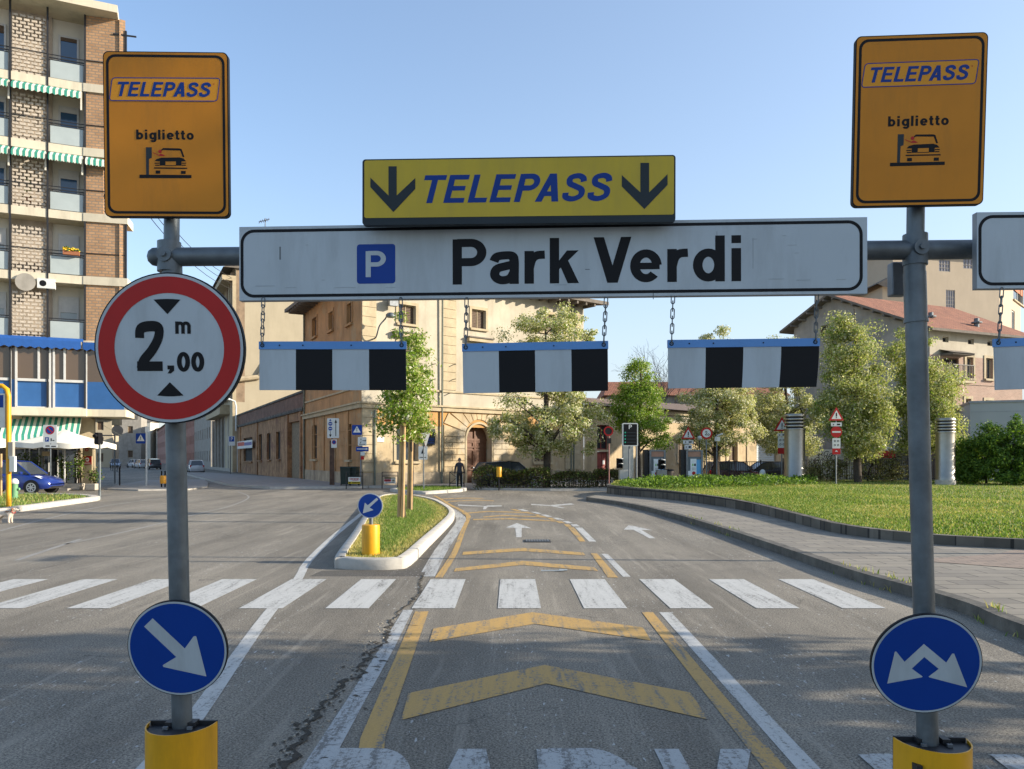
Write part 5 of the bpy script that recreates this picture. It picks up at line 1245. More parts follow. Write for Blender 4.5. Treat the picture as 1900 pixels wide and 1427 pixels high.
b = MB(EAVE); b.face([GF.pt(bal[0]-.4,bal[3]+.5,0),GF.pt(bal[1]+.4,bal[3]+.5,0),GF.pt(bal[1]+.4,bal[3]+.2,1.0),GF.pt(bal[0]-.4,bal[3]+.2,1.0)]); b.boxp(GF, bal[0]-.3, bal[1]+.3, bal[3]+.1, bal[3]+.22, 0, .9); b.build('canopy', t)
b = MB(DARKM, TRIM); b.boxp(GF, bal[0]-.3, bal[1]+.3, bal[2]-.15, bal[2], 0, .9, 1)
for k in range(14): u = bal[0]-.28+k*(bal[1]-bal[0]+.56)/13; b.boxp(GF, u-.012, u+.012, bal[2], bal[2]+1, .84, .87)
b.boxp(GF, bal[0]-.3, bal[1]+.3, bal[2]+.97, bal[2]+1.02, .82, .9); b.build('balcony', t)
for i in range(40): pass
b = MB(BRICKP); b.boxp(GF, 0, GF.L, zbk-.02, zbk+.12, -.02, .06) if False else b.boxp(GF, 0.9, GF.L, GF.uv(1800,712)[1]-.08, GF.uv(1800,712)[1]+.05, -.02, .05); b.build('string_course', t)
b = MB(TILE, EAVE); r3 = Vector((rd.x,rd.y,0)); ov = .7
n2 = Vector((N_.x,N_.y,ze)); a2 = Vector((AP.x,AP.y,zr)); f2 = Vector((FR.x,FR.y,zl)); sl = (n2-a2).normalized(); sl2 = (f2-a2).normalized()
A_, B_ = a2-r3*ov, n2+sl*ov-r3*ov; C_, D_ = n2+sl*ov+r3*(GF.L+.6), a2+r3*(GF.L+3)
up = V(0,0,.16); b.face([A_+up,B_+up,C_+up,D_+up],0); b.face([B_,C_,C_+up,B_+up],1); b.face([A_,B_,B_+up,A_+up],1)
b.face([A_,B_,C_,D_],1); E2 = f2+sl2*ov-r3*ov; b.face([A_+up,E2+up,E2+r3*14+up,D_+up],0); b.face([A_,E2,E2+up,A_+up],1); b.face([A_,E2,E2+r3*14,D_],1)
for k in range(9): q = a2.lerp(n2,(k+.5)/9)-r3*ov*.5-V(0,0,.1); b.box(q, (ov,.12,.14), 1, rot2(math.atan2(rd.y,rd.x)))
for k in range(5): q = a2.lerp(f2,(k+.5)/5)-r3*ov*.5-V(0,0,.1); b.box(q, (ov,.12,.14), 1, rot2(math.atan2(rd.y,rd.x)))
b.build('roof', t)
b = MB(GALV)
for px, py in ((1727,592),(1812,603)): q = P(px,py,53); b.lathe(q-V(0,0,.5), [(.16,0),(.16,.6),(.34,.62),(.34,.7),(.16,.75),(.16,.95)], 12)
b.build('chimney', t)
# ======== tall cream block behind it
HP = Plane.wall((34.6,70),(45.8,72.4)); HQ = Plane.wall((45.8,72.4),(52.8,80)); hh = 1.72+388*70/F
HCR = mat('apricot_render', (.46,.37,.265), .9, .05, .6, stain=(.39,.31,.22), stain_amt=.4)
t = thing('apricot_block', 'tall plain apricot apartment block behind the tiled roof at right', 'building', (44,71,0))
hol = [HP.rect(1742,482,1763,504),HP.rect(1787,480,1810,499),HP.rect(1755,538,1772,586)]
b = MB(HCR); b.wall(HP, 0, HP.L, 0, hh, hol, .12); b.face([HP.pt(0,0),HP.pt(0,hh),HP.pt(0,hh,-12),HP.pt(0,0,-12)])
ho2 = [HQ.rect(1880,520,1899,562),HQ.rect(1880,640,1895,668),HQ.rect(1866,722,1896,742),(5.6,7.2,14.5,16.5)]
b.wall(HQ, 0, HQ.L, 0, hh, ho2, .2); b.face([HQ.pt(HQ.L,0),HQ.pt(HQ.L,hh),HQ.pt(HQ.L,hh,-12),HQ.pt(HQ.L,0,-12)]); b.build('wall', t)
GBLK = mat('glass_block', (.20,.19,.22), .3, .2, 3)
for r in hol:
    f = window(t, HP, r, .08, GREYP, GBLK, 'plain', .05); b = MB(GREYP)
    for k in range(1,4): u = r[0]+(r[1]-r[0])*k/4; b.boxp(HP, u-.02, u+.02, r[2]+.05, r[3]-.05, -.07, -.03)
    for k in range(1,int((r[3]-r[2])/.35)): v = r[2]+k*.35; b.boxp(HP, r[0]+.05, r[1]-.05, v-.02, v+.02, -.07, -.032)
    b.build('glazing_bar', f)
for i, r in enumerate(ho2):
    f = window(t, HQ, r, .15, PWHITE, GLASS, 'glass', .1, TRIM)
    if i == 0: b = MB(mat('orange_blind',(.42,.13,.05),.8)); b.boxp(HQ, r[0]+.1, r[1]-.1, (r[2]+r[3])/2-.1, r[3]-.1, -.1, -.06); b.build('blind', f)
b = MB(EAVE, HCR); b.boxp(HP, -.4, HP.L+.3, hh, hh+.3, -12, .6); b.boxp(HQ, 0, HQ.L, hh, hh+.3, -12, .6); b.build('roof', t)
lw_ = Plane.wall((33.2,69.5),(34.4,69.5)); 
t = thing('low_annex', 'lower wing with a tipped roof corner left of the right gantry pole', 'building', (34,71,0))
b = MB(HCR, EAVE); b.boxp(lw_, .4, 3, 0, 1.72+318*70/F, -6, -.4, 0); b.build('wall', t); b = MB(EAVE); z = 1.72+320*70/F; b.add([lw_.pt(-.4,z,.3),lw_.pt(3,z+1.9,.3),lw_.pt(3,z+1.9,-7),lw_.pt(-.4,z,-7),lw_.pt(.3,z-.3,.3),lw_.pt(3,z-.3,.3)], [(0,1,2,3),(0,4,5,1)]); b.build('roof', t)
# ======== grey flat shed
IP = Plane.wall((27.7,46.6),(33.4,44.2)); t = thing('grey_shed', 'low grey flat-roofed shed behind the bushes at the right edge', 'building', (30,46,0))
GSH = mat('grey_cladding', (.40,.41,.40), .8, .05, .6); b = MB(GSH); zi = 1.72+102*46.6/F; b.boxp(IP, 0, IP.L+4, 0, zi, -8, 0); b.build('wall', t)
b = MB(ALUB); b.boxp(IP, -.05, IP.L+4.05, zi, zi+.12, -8.05, .06); b.boxp(IP, 0.02, IP.L+4, zi-.55, zi-.53, 0, .012); b.build('coping', t)
# ======== lower ochre wing behind the trees, with the red door
FP = Plane.wall((5.30,56.64),(26,73.0)); t = thing('ochre_wing', 'low ochre wing behind the trees, with a red door and a pale roller shutter', 'building', (12,62,0)); hf = 5.7
rdr = FP.rect(1108,838,1130,886); rdr = (max(rdr[0],.3), rdr[1], 0, rdr[3]); tr_ = (rdr[0],rdr[1],rdr[3]+.15,rdr[3]+2.0)
hs_ = [FP.rect(1258,815,1276,858),FP.rect(1318,812,1336,856),FP.rect(1352,812,1368,856)]; rol = FP.rect(1404,822,1440,884); rol = (rol[0],rol[1],0,rol[3])
b = MB(PLAS); b.wall(FP, 0, FP.L, 0, hf, [rdr,tr_]+hs_+[rol], .35); b.face([FP.pt(FP.L,0),FP.pt(FP.L,0,-8),FP.pt(FP.L,hf,-8),FP.pt(FP.L,hf)]); b.build('wall', t)
b = MB(PLASU); b.boxp(FP, 0, FP.L, hf-1.1, hf-.5, -.02, .03); b.build('frieze', t)
b = MB(TRIM); b.boxp(FP, 0, FP.L, hf-.5, hf-.2, -.02, .25)
for k in range(9): u = 2+k*3; b.boxp(FP, u, u+.35, 0, hf-1.4, -.02, .08) if not any(h[0]-.4 < u < h[1]+.1 for h in hs_+[rol,rdr]) else None
b.build('cornice', t)
b = MB(DOORR, PWHITE); b.boxp(FP, rdr[0]+.02, rdr[1]-.02, 0, rdr[3]-.02, -.3, -.22)
for (a_,c_) in ((.1,.48),(.52,.9)):
    for (v0,v1) in ((.1,.45),(.52,.93)):
        u0 = rdr[0]+(rdr[1]-rdr[0])*a_; u1 = rdr[0]+(rdr[1]-rdr[0])*c_; b.boxp(FP,u0,u1,rdr[3]*v0,rdr[3]*v1,-.22,-.19)
u = rdr[0]+(rdr[1]-rdr[0])*.6; b.boxp(FP,u,u+.22,1.25,1.55,-.19,-.185,1); b.build('door', t)
window(t, FP, tr_, .3, DOORR, DARKIN, 'glass', .08)
for r in hs_: window(t, FP, r, .28, TRIM, SHUT, 'glass', .08, TRIM, TRIM)
b = MB(mat('roller_grey',(.44,.50,.52),.6,.05)); n = int(rol[3]/.16)
for i in range(n): b.boxp(FP, rol[0], rol[1], i*.16+.01, i*.16+.15, -.25, -.18)
b.build('roller_shutter', t)
b = MB(mat('old_roof', (.16,.115,.09), .9, .3, 4), EAVE); b.face([FP.pt(-.0,hf-.1,.7),FP.pt(FP.L+.4,hf-.1,.7),FP.pt(FP.L+.4,hf+.9,-4),FP.pt(0,hf+.9,-4)],0); b.face([FP.pt(-.0,hf-.12,.7),FP.pt(FP.L+.4,hf-.12,.7),FP.pt(FP.L+.4,hf-.12,-.1),FP.pt(0,hf-.12,-.1)],1); b.build('roof', t)
pl = Plane.wall((12,96),(34,96)); house('distant_house', pl, 22, 9.5, 10, GREYP, 'distant house with a dull red roof showing between the trees', 2, 6, tm=TILE, roofh=2.2)
# pale graffiti wall and white canopy kiosk behind the fence
t = thing('graffiti_wall', 'pale wall with dark scribbles behind the fence between the steel vents', 'wall', P(1530,880,49)); pl = Plane(P(1500,889,50.5), (1,.05,0)); pl.L = 3.0
b = MB(WWALL, SBLK); b.boxp(pl, 0, pl.L, 0, 1.95, -.25, 0, 0); random.seed(8)
for i in range(34):
    x = random.uniform(.3,2.8); y = random.uniform(.5,1.8); r_ = random.uniform(.08,.22); a_ = random.uniform(0,5)
    for k in range(6): q0 = a_+k*.5; p0 = (x+r_*math.cos(q0), y+r_*1.2*math.sin(q0)); p1 = (x+r_*math.cos(q0+.5), y+r_*1.2*math.sin(q0+.5)); d_ = Vector((p1[0]-p0[0],p1[1]-p0[1])); nn_ = Vector((-d_.y,d_.x)).normalized()*.022; b.poly(pl, [(p0[0]-nn_.x,p0[1]-nn_.y),(p1[0]-nn_.x,p1[1]-nn_.y),(p1[0]+nn_.x,p1[1]+nn_.y),(p0[0]+nn_.x,p0[1]+nn_.y)], .004, None, 1)
b.build('panel', t)
t = thing('canopy_kiosk', 'white-roofed kiosk with red fascia behind the trees near the right pole', 'kiosk', P(1640,885,50)); c_ = P(1640,886,50); c_.z = 0
b = MB(WWALL, SRED, DARKIN); b.box(c_+V(0,0,2.35), (4.2,3,.3), 0); b.build('canopy', t); b = MB(SRED); b.box(c_+V(-.6,-1.56,1.95), (1.1,.06,.45), 0); b.build('fascia', t)
b = MB(GREYP); b.box(c_+V(.5,.3,1.1), (1.4,1.6,2.2)); b.build('cabin', t); b = MB(GALV)
for s_ in (-1.8,1.8): b.tube([c_+V(s_,-1.3,0), c_+V(s_,-1.3,2.2)], .06, 8)
b.build('post', t)
# thin overhead wires across the side street
t = thing('overhead_wires', 'thin overhead wires between the flats and the tall cream house', 'wires', P(330,500,70))
b = MB(DARKM); a_ = A1.pt(xr,22.3,-3); c_ = DS.pt(DS.L,DH-1.2,.5)
for k in range(3):
    q = [a_.lerp(c_, i/10)+V(0,0,-k*.7-1.6*math.sin(PI*i/10)) for i in range(11)]; b.tube(q, .028, 4)
b.build('wire', t)
# ---------------------------------------------------------------- trees and plants
def leaf_mesh(name, C, size, mats, mfun, seed, parent=None, up=.35, nrm=None):
    """one small folded leaf or leaf spray per point of C"""
    rg = np.random.default_rng(seed); n = len(C); C = np.asarray(C)
    d = rg.normal(size=(n,3)); d[:,2] += up
    if nrm is not None: d = d*.62+nrm*1.15
    d /= np.linalg.norm(d,axis=1)[:,None]
    r = rg.normal(size=(n,3)); a = np.cross(d, r); a /= np.linalg.norm(a,axis=1)[:,None]; c = np.cross(d, a)
    s = (size*rg.uniform(.55,1.35,n))[:,None]
    v = np.empty((n,4,3)); v[:,0] = C-a*s*.5; v[:,1] = C-c*s*.28+d*s*.06; v[:,2] = C+a*s*.5; v[:,3] = C+c*s*.28+d*s*.10
    me = bpy.data.meshes.new(name); f = np.arange(n*4).reshape(n,4)
    me.vertices.add(n*4); me.vertices.foreach_set('co', v.ravel()); me.loops.add(n*4); me.loops.foreach_set('vertex_index', f.ravel().astype(np.int32))
    me.polygons.add(n); me.polygons.foreach_set('loop_start', (np.arange(n)*4).astype(np.int32)); me.polygons.foreach_set('loop_total', np.full(n,4,np.int32))
    for m in mats: me.materials.append(m)
    me.polygons.foreach_set('material_index', mfun(rg, C).astype(np.int32)); me.update(); me.validate()
    o = bpy.data.objects.new(name, me); COL.objects.link(o)
    if parent is not None: attach(o, parent)
    return o
def crown_points(base, blobs, nclump, nleaf, rg, clump_r, hollow=.55):
    """clumps spread through the volume of a few ellipsoids, leaves spread through the clumps"""
    cl = []; vol = np.array([b[1][0]*b[1][1]*b[1][2] for b in blobs]); vol = vol/vol.sum()
    for i in range(nclump):
        c, r = blobs[rg.choice(len(blobs), p=vol)]; d = rg.normal(size=3); d /= np.linalg.norm(d); q = rg.uniform(hollow**3,1)**(1/3)
        cl.append(np.array(c)+d*q*np.array(r)*.92)
    cl = np.array(cl)+np.array(base); w = rg.uniform(.3,1.7,nclump); w /= w.sum(); k = rg.choice(nclump, nleaf, p=w)
    rr = clump_r*rg.uniform(.55,1.3,nclump)
    d = rg.normal(size=(nleaf,3)); d /= np.linalg.norm(d,axis=1)[:,None]; q = rg.uniform(0,1,nleaf)**.55
    P_ = cl[k]+d*(q*rr[k])[:,None]*np.array([1.1,1.1,.8]); o_ = cl[k]-np.array(base)-np.array([0,0,blobs[0][0][2]]); o_ /= np.linalg.norm(o_,axis=1)[:,None]+1e-6; nn = d+o_*.45; return cl, P_, nn/np.linalg.norm(nn,axis=1)[:,None]
def limbs(b, base, top, r, cl, rg, nmain=9, start=.35, twig=.35):
    base = Vector(base); top = Vector(top); axis = [base, base.lerp(top,.25)+V(rg.normal(0,.05),rg.normal(0,.05),0), base.lerp(top,.5)+V(rg.normal(0,.1),rg.normal(0,.1),0), base.lerp(top,.75)+V(rg.normal(0,.12),rg.normal(0,.12),0), top]
    b.tube([base-V(0,0,.1)]+axis, [r*1.35,r*1.12,r*.92,r*.7,r*.42,r*.12], 9)
    ax = lambda t: axis[int(min(t*4,3.999))].lerp(axis[int(min(t*4,3.999))+1], min(t*4,3.999)-int(min(t*4,3.999)))
    H = (top-base).length; idx = rg.choice(len(cl), min(nmain,len(cl)), replace=False); ends = []
    for i in idx:
        c = Vector(cl[i]); hz = math.hypot(c.x-base.x, c.y-base.y); tz = max(start, min(.95, ((c.z-base.z)-hz*.7)/H)); s = ax(tz)
        m = s.lerp(c,.5)+V(rg.normal(0,.08*hz),rg.normal(0,.08*hz),hz*.10); rr = r*.52*(1-tz*.7)
        b.tube([s, s.lerp(m,.5), m, c], [rr,rr*.75,rr*.5,rr*.15], 6)
        ends.append((s,m,c,rr))
    for i in range(int(len(cl)*twig)):
        c = Vector(cl[rg.integers(len(cl))]); s,m,e,rr = min(ends, key=lambda q: (q[1]-c).length+(q[2]-c).length)
        o_ = m.lerp(e, rg.uniform(0,.6)); b.tube([o_, o_.lerp(c,.5)+V(0,0,.06), c], [rr*.35,rr*.22,rr*.06], 5)
def tree(name, label, base, H, r, blobs, nclump, nleaf, clump_r, leaf, mats, probs, seed, group=None, start=.25, nmain=10, bark=BARK, hollow=.5, twig=.35, cat='tree'):
    rg = np.random.default_rng(seed); t = thing(name, label, cat, base, group)
    cl, pts, nn = crown_points(base, blobs, nclump, nleaf, rg, clump_r, hollow)
    b = MB(bark); top = (base[0]+blobs[0][0][0]*.6, base[1], base[2]+H); limbs(b, base, top, r, cl, rg, nmain, start, twig); b.build('trunk', t, 60)
    leaf_mesh('crown', pts, leaf, mats, lambda r_,C: r_.choice(len(mats), len(C), p=probs), seed+1, t, nrm=nn)
    return t
def gz(px, py, d): q = P(px,py,d); return q
PG = 'flowering pear trees round the lawn'
# two staked young trees on the island
def stake(px, py, d, hpx):
    pass
for k, (px,py,d,cx,wd,ztop,zbot,lab) in enumerate(((750,968,20.6,748,1.05,5.35,2.15,'young flowering tree with two wooden stakes on the island, nearer the blue arrow bollard'),(763,953,23.6,771,.85,5.5,2.3,'young flowering tree with stake on the island, the farther one behind its twin'))):
    x = (px-950)*d/F; cxm = (cx-px)*d/F
    bl = [((cxm,0,3.2),(wd*.62,wd*.7,.95)),((cxm+.05,.1,4.25),(wd*.52,wd*.6,1.0)),((cxm-.05,0,2.55),(wd*.72,wd*.7,.5)),((cxm,0,5.0),(wd*.22,wd*.25,.5))]
    tree('young_tree', lab, (x,d,.1), 4.9, .045, bl, 95, 7200 if k == 0 else 5600, .30, .095, [LGREEN,LPEAR,BLOS], [.62,.28,.10], 21+k, 'young trees on the island', .42, 12, BARK, .25, .5)
    sx = [(-.13,-.10),(-.02,-.15)] if k == 0 else [(-.10,.02),(.0,-.07)]
    for i,(a_,c_) in enumerate(sx):
        t = thing('tree_stake', ('thicker' if i == 0 else 'slimmer')+(' wooden stake tied to the nearer young island tree' if k == 0 else ' wooden stake tied to the farther young island tree'), 'stake', (x+a_,d+c_,.1), 'wooden stakes of the island trees')
        b = MB(WOODS); b.tube([V(x+a_,d+c_,.05), V(x+a_*.6+.03,d+c_*.6,2.55+.25*(1-k))], .052 if i == 0 else .042, 10); b.build('post', t, 50)
        b = MB(RUBBER); zt_ = 2.3; b.tube([V(x+a_*.62,d+c_*.62-.055,zt_), V(x,d-.04,zt_+.02)], .014, 5); b.build('tie', t)
PM = [LPEAR, BLOS, LGREEN]
def blob_px(px, py, rx, ry, d, x0): return (((px-950)*d/F-x0, 0, HC+(YH-py)*d/F), (rx*d/F, rx*d/F*.95, ry*d/F))
def pear(label, bx, by, d, ells, H, r, nl, seed, probs, leaf=.125, clump=.52, group=PG, zb=.0, nclump=150, nmain=16, start=.2, name='pear_tree', mats=PM, hollow=.45):
    x = (bx-950)*d/F; bl = [blob_px(*e, d, x) for e in ells]; bl = [((c[0],c[1],c[2]-zb),r_) for c,r_ in bl]
    return tree(name, label, (x,d,zb), H-zb, r, bl, nclump, nl, clump, leaf, mats, probs, seed, group, start, nmain, BARK, hollow)
pear('big flowering pear tree with spreading open crown before the palazzo front', 1014, 888, 42.7, [(1010,770,112,70),(1030,650,92,90),(940,800,48,30),(1090,790,38,60),(1010,820,70,30),(930,618,22,14)], 9.6, .20, 46000, 31, [.50,.40,.10], hollow=.35, nclump=230, start=.14, leaf=.135, nmain=24)
pear('bright green leafy tree with pointed top behind the parking display board', 1184, 885, 44.3, [(1188,760,62,62),(1180,700,36,48),(1215,800,38,40),(1150,790,32,38)], 7.4, .16, 30000, 33, [.12,.06,.82], leaf=.115, clump=.5, name='green_tree', group=None)
pear('round flowering pear tree behind the two ticket kiosks', 1330, 880, 47.5, [(1325,822,62,30),(1325,765,75,58),(1345,740,60,60),(1330,650,48,45),(1380,800,38,40),(1285,790,38,50)], 9.0, .18, 48000, 35, [.44,.50,.06])
pear('flowering pear tree behind the first steel vent column', 1462, 880, 50, [(1460,815,66,36),(1460,745,64,70),(1500,770,40,60),(1420,790,42,50),(1450,660,40,45)], 9.0, .18, 46000, 37, [.50,.44,.06])
pear('tall narrow pear tree in front of the grey gable, left of the right gantry pole', 1592, 890, 41.2, [(1580,640,52,64),(1590,720,66,70),(1600,800,62,58),(1575,600,28,30),(1550,780,40,60)], 9.7, .19, 46000, 39, [.72,.14,.14], clump=.64)
pear('tall pear tree half hidden by the right gantry pole before the brick house', 1700, 888, 42.8, [(1690,660,46,60),(1720,730,62,70),(1735,800,52,60),(1675,780,40,70)], 9.4, .19, 42000, 41, [.74,.12,.14], clump=.64)
# street trees just outside the right edge of the frame, throwing the foreground shade
for k, (x,y,s_) in enumerate(((13.0,4.6,1.0),(13.4,1.4,1.1),(13.6,-2.0,1.15),(14.2,-6.0,1.2))):
    bl = [((0,0,5.6*s_),(2.3*s_,2.35*s_,1.9*s_)),((.2,0,7.6*s_),(1.7*s_,1.8*s_,1.7*s_)),((-.4,.2,4.0*s_),(2.0*s_,2.1*s_,.9*s_))]
    tree('street_tree', 'pear tree on the right-hand pavement, outside the right edge of the photo', (x,y,.14), 8.2*s_, .16, bl, 150, 11000 if k else 5200, .75, .30, PM, [.6,.3,.1], 50+k, 'street trees on the right pavement', .2, 12, BARK, .2)
# street lamp outside the frame whose thin shadow crosses the road beyond the zebra
t = thing('street_lamp', 'tall thin street lamp on the right pavement, outside the right edge of the photo', 'street lamp', (11.8,12.5,.14))
b = MB(GALV); b.tube([V(11.8,12.5,.1),V(11.8,12.5,3.0),V(11.8,12.5,6.9)], [.075,.06,.04], 12); b.build('pole', t, 60); b = MB(GALVD); b.box((11.8,12.2,6.95),(.25,.8,.12)); b.build('lamp_head', t, bevel=.03)
# bare tree far off
def bare(name, label, base, H, seed):
    rg = random.Random(seed); t = thing(name, label, 'tree', base); b = MB(BARKG)
    def br(p, d, l, r, lv):
        m = p+d*l*.5+V(rg.gauss(0,.05),rg.gauss(0,.05),.03)*l; e = p+d*l+V(rg.gauss(0,.06),rg.gauss(0,.06),0)*l; b.tube([p,m,e],[r,r*.85,r*.62], 5 if lv > 1 else 7, 0, lv == 0)
        if lv < 6:
            for i in range(3 if lv < 4 else 2):
                nd = (d+V(rg.gauss(0,.42),rg.gauss(0,.42),rg.gauss(.12,.25))).normalized(); br(e if i else m.lerp(e,.6), nd, l*rg.uniform(.62,.82), r*.58, lv+1)
    br(Vector(base), V(0,0,1), H*.27, .2, 0); b.build('trunk', t, 60)
bare('bare_tree', 'bare winter tree with thin grey branches against the sky, far behind the green tree', (P(1222,880,82).x,82,0), 15.5, 5)
# hedges
def hedge(name, label, poly, z0, z1, n, leaf, mats, probs, seed, cat='hedge', group=None, rough=.10, kind=None, core=True):
    rg = np.random.default_rng(seed); xs = [p[0] for p in poly]; ys = [p[1] for p in poly]; pts = []
    while len(pts) < n:
        x, y = rg.uniform(min(xs),max(xs)), rg.uniform(min(ys),max(ys))
        if not pt_in(poly,x,y): continue
        top = z1*(1+.10*math.sin(x*2.3+seed)+.08*math.sin(y*3.1+x*1.3)); e = edge_dist(poly,x,y); top -= max(0,.25-e)*.7*min(1,z1)
        z = top-abs(rg.normal(0,.13))*(z1) if rg.random() < .6 else rg.uniform(z0,top)
        if e > .5 and z < top*.5: continue
        pts.append((x+rg.normal(0,rough),y+rg.normal(0,rough),max(z,z0)+rg.normal(0,.04)))
    t = thing(name, label, cat, (sum(xs)/len(xs),sum(ys)/len(ys),z0), group)
    b = MB(BARK)
    for i in range(min(60, n//60)):
        p = pts[int(rg.integers(len(pts)))]; b.tube([(p[0]*.97+sum(xs)/len(xs)*.03,p[1],z0),(p[0],p[1],max(z0+.1,p[2]-.05))],[.02,.008],4)
    b.build('stems', t); leaf_mesh('foliage', pts, leaf, mats, lambda r_,C: r_.choice(len(mats), len(C), p=probs), seed+1, t); return t
def gpx(*pts): return [tuple(G(px,py)[:2]) for px,py in pts]
BXP = 'clipped box hedges at the kerb'
hedge('box_hedge', 'dark clipped box hedge hiding the black hatchback, left of the big pear tree', [(-2.0,41.1),(2.1,40.8),(2.1,42.3),(-2.0,42.5)], .05, 1.12, 5500, .11, [LHEDGE,LCOVER], [.8,.2], 61, group=BXP)
hedge('box_hedge', 'dark clipped box hedge right under the big pear trunk', [(2.2,41.4),(4.35,41.2),(4.35,42.6),(2.2,42.7)], .05, .88, 3000, .11, [LHEDGE,LCOVER], [.85,.15], 63, group=BXP)
hedge('box_hedge', 'dark box hedge at the left of the pale ticket post', [(4.5,42.4),(6.2,42.2),(6.2,44),(4.5,44)], .05, .95, 2600, .11, [LHEDGE,LCOVER], [.85,.15], 65, group=BXP)
hedge('ground_cover_bed', 'low bright green ground cover bed along the back left edge of the lawn', [(4.7,33.6),(5.4,31.8),(7.0,31.2),(9.2,33.0),(12.5,35.5),(15.2,38.2),(15.4,42.3),(11,41.2),(8.0,40.0),(6.2,38.2),(5.1,36.4)], .40, .76, 11000, .13, [LCOVER,LSHRUB,LGREEN], [.55,.3,.15], 67, 'plant bed', rough=.06)
# loose bushes
def bush(label, cx, cy, z0, rx, ry, h, n, leaf, mats, probs, seed, group=None, name='bush'):
    bl = [((0,0,h*.45),(rx,ry,h*.5)),((rx*.35,0,h*.68),(rx*.6,ry*.6,h*.36)),((-rx*.4,0,h*.55),(rx*.6,ry*.6,h*.42)),((0,-.3,h*.16),(rx*1.15,ry,h*.2)),((rx*.15,-.1,h*.9),(rx*.3,ry*.4,h*.16))]
    return tree(name, label, (cx,cy,z0), h*.85, .05, bl, 60, n, .46, leaf, mats, probs, seed, group, .05, 14, BARK, .4, .5, cat='bush')
BG_ = 'evergreen bushes right of the second steel vent'
for k,(px,d,rx,h,lab) in enumerate(((1790,42,.95,2.3,'dark green bush next to the second steel vent column'),(1830,40,1.25,3.0,'tall dark green bush before the grey shed, left of the two biggest'),(1885,39.0,1.5,3.65,'dark green bush before the grey shed, at the right edge of the picture'),(1945,39,1.6,3.3,'dark green bush of the row, beyond the right edge of the picture'))):
    bush(lab, (px-950)*d/F, d, .5, rx*1.12, 1.2, h*1.04, 14000, .13, [LSHRUB,LGREEN,LCOVER], [.5,.2,.3], 71+k*3, BG_)
for k,(px,d,rx,h,lab) in enumerate(((1508,43.3,.55,1.0,'low scraggy bush by the fence just right of the first steel vent'),(1548,43.2,.8,1.3,'thin brownish bush by the fence under the no-entry sign post'),(1610,43.2,1.1,2.2,'taller loose bush by the fence under the tall pear tree'),(1655,43.4,.7,1.3,'loose yellowish bush by the fence left of the right gantry pole'))):
    bush(lab, (px-950)*d/F, d, .5, rx, .5, h, 1900, .10, [LDRY,LHEDGE,LPEAR], [.45,.3,.25], 91+k*3, 'scraggy bushes along the fence')
# ---------------------------------------------------------------- fence behind the lawn
def fence(label, p0, p1, z0, h, grp):
    pl = Plane.wall(p0, p1, z0); t = thing('railing_fence', label, 'fence', (p0[0],p0[1],z0), grp); n = int(pl.L/.14)
    b = MB(DARKM)
    for i in range(n): u = pl.L*(i+.5)/n; b.boxp(pl, u-.011, u+.011, .08, h-.02, -.011, .011)
    b.boxp(pl, 0, pl.L, .08, .12, -.018, .018); b.boxp(pl, 0, pl.L, h-.06, h-.02, -.018, .018); b.build('bars', t)
    for i in range(int(pl.L/2)+1): u = min(i*2.0, pl.L-.03); b = MB(DARKM); b.boxp(pl, u-.03, u+.03, 0, h+.06, -.03, .03); b.build('post', t)
fence('dark railing fence behind the ground cover, left of the first steel vent', (10.4,43.4),(15.6,44.6), .1, 1.45, 'railing fence behind the lawn')
fence('dark railing fence between the two steel vents, behind the scraggy bushes', (15.7,44.6),(25.6,46.2), .4, 1.25, 'railing fence behind the lawn')
# ---------------------------------------------------------------- steel ventilation columns
def vent(label, px, wpx, ytop, ybot, d):
    c = P(px,ybot,d); r = wpx*d/F/2; h = (ybot-ytop)*d/F; t = thing('vent_column', label, 'vent column', c, 'steel vent columns on the lawn')
    b = MB(STEELV); b.lathe(c, [(r*1.02,-.3),(r*1.02,.28),(r*.99,.30),(r*.99,h*.76)], 40); b.build('shaft', t, 40)
    b = MB(CONC); b.lathe(c, [(r*1.05,-.3),(r*1.05,.06),(r*1.0,.08)], 32); b.build('base', t, 40)
    b = MB(DARKM); b.lathe(c+V(0,0,h*.74), [(r*.82,0),(r*.82,h*.24)], 32); b.build('throat', t, 40)
    for k in range(5):
        z = h*(.765+.048*k); b = MB(STEELV); b.lathe(c+V(0,0,z), [(r*.80,-.02),(r*1.04,-.03),(r*1.06,.02),(r*1.03,.055),(r*.80,.045)] if k < 4 else [(r*.8,-.02),(r*1.04,-.03),(r*1.06,.02),(r*1.0,.09),(r*.7,.13)], 40); b.build('louvre', t, 40)
vent('brushed steel vent column with ringed top, the nearer one by the danger sign', 1474.5, 37, 767, 896, 41)
vent('brushed steel vent column with ringed top, right of the right gantry pole', 1754, 33, 775, 893, 38.6)
# ---------------------------------------------------------------- street furniture
def post(b, x, y, z0, z1, r=.03, m=0): b.tube([V(x,y,z0),V(x,y,z1)], r, 10, m)
def plate(b, px0, py0, px1, py1, d, m, yaw=0, th=.02, back=None):
    """flat sign plate facing the camera side; returns its plane (origin at lower left)"""
    c = P((px0+px1)/2,(py0+py1)/2,d); w_ = (px1-px0)*d/F; h = (py1-py0)*d/F; U = V(math.cos(yaw),math.sin(yaw),0)
    pl = Plane(c-U*w_/2-V(0,0,h/2), U); pl.L = w_; pl.H = h; b.poly(pl, rrect(0,w_,0,h,min(w_,h)*.08,3), -th, 0, m); return pl
def tri(b, pl, c, r, n, m, up=True):
    s_ = 1 if up else -1; b.poly(pl, [(c[0]+r*math.cos(PI/2*s_+k*2*PI/3), c[1]+r*math.sin(PI/2*s_+k*2*PI/3)) for k in range(3)], n, None, m)
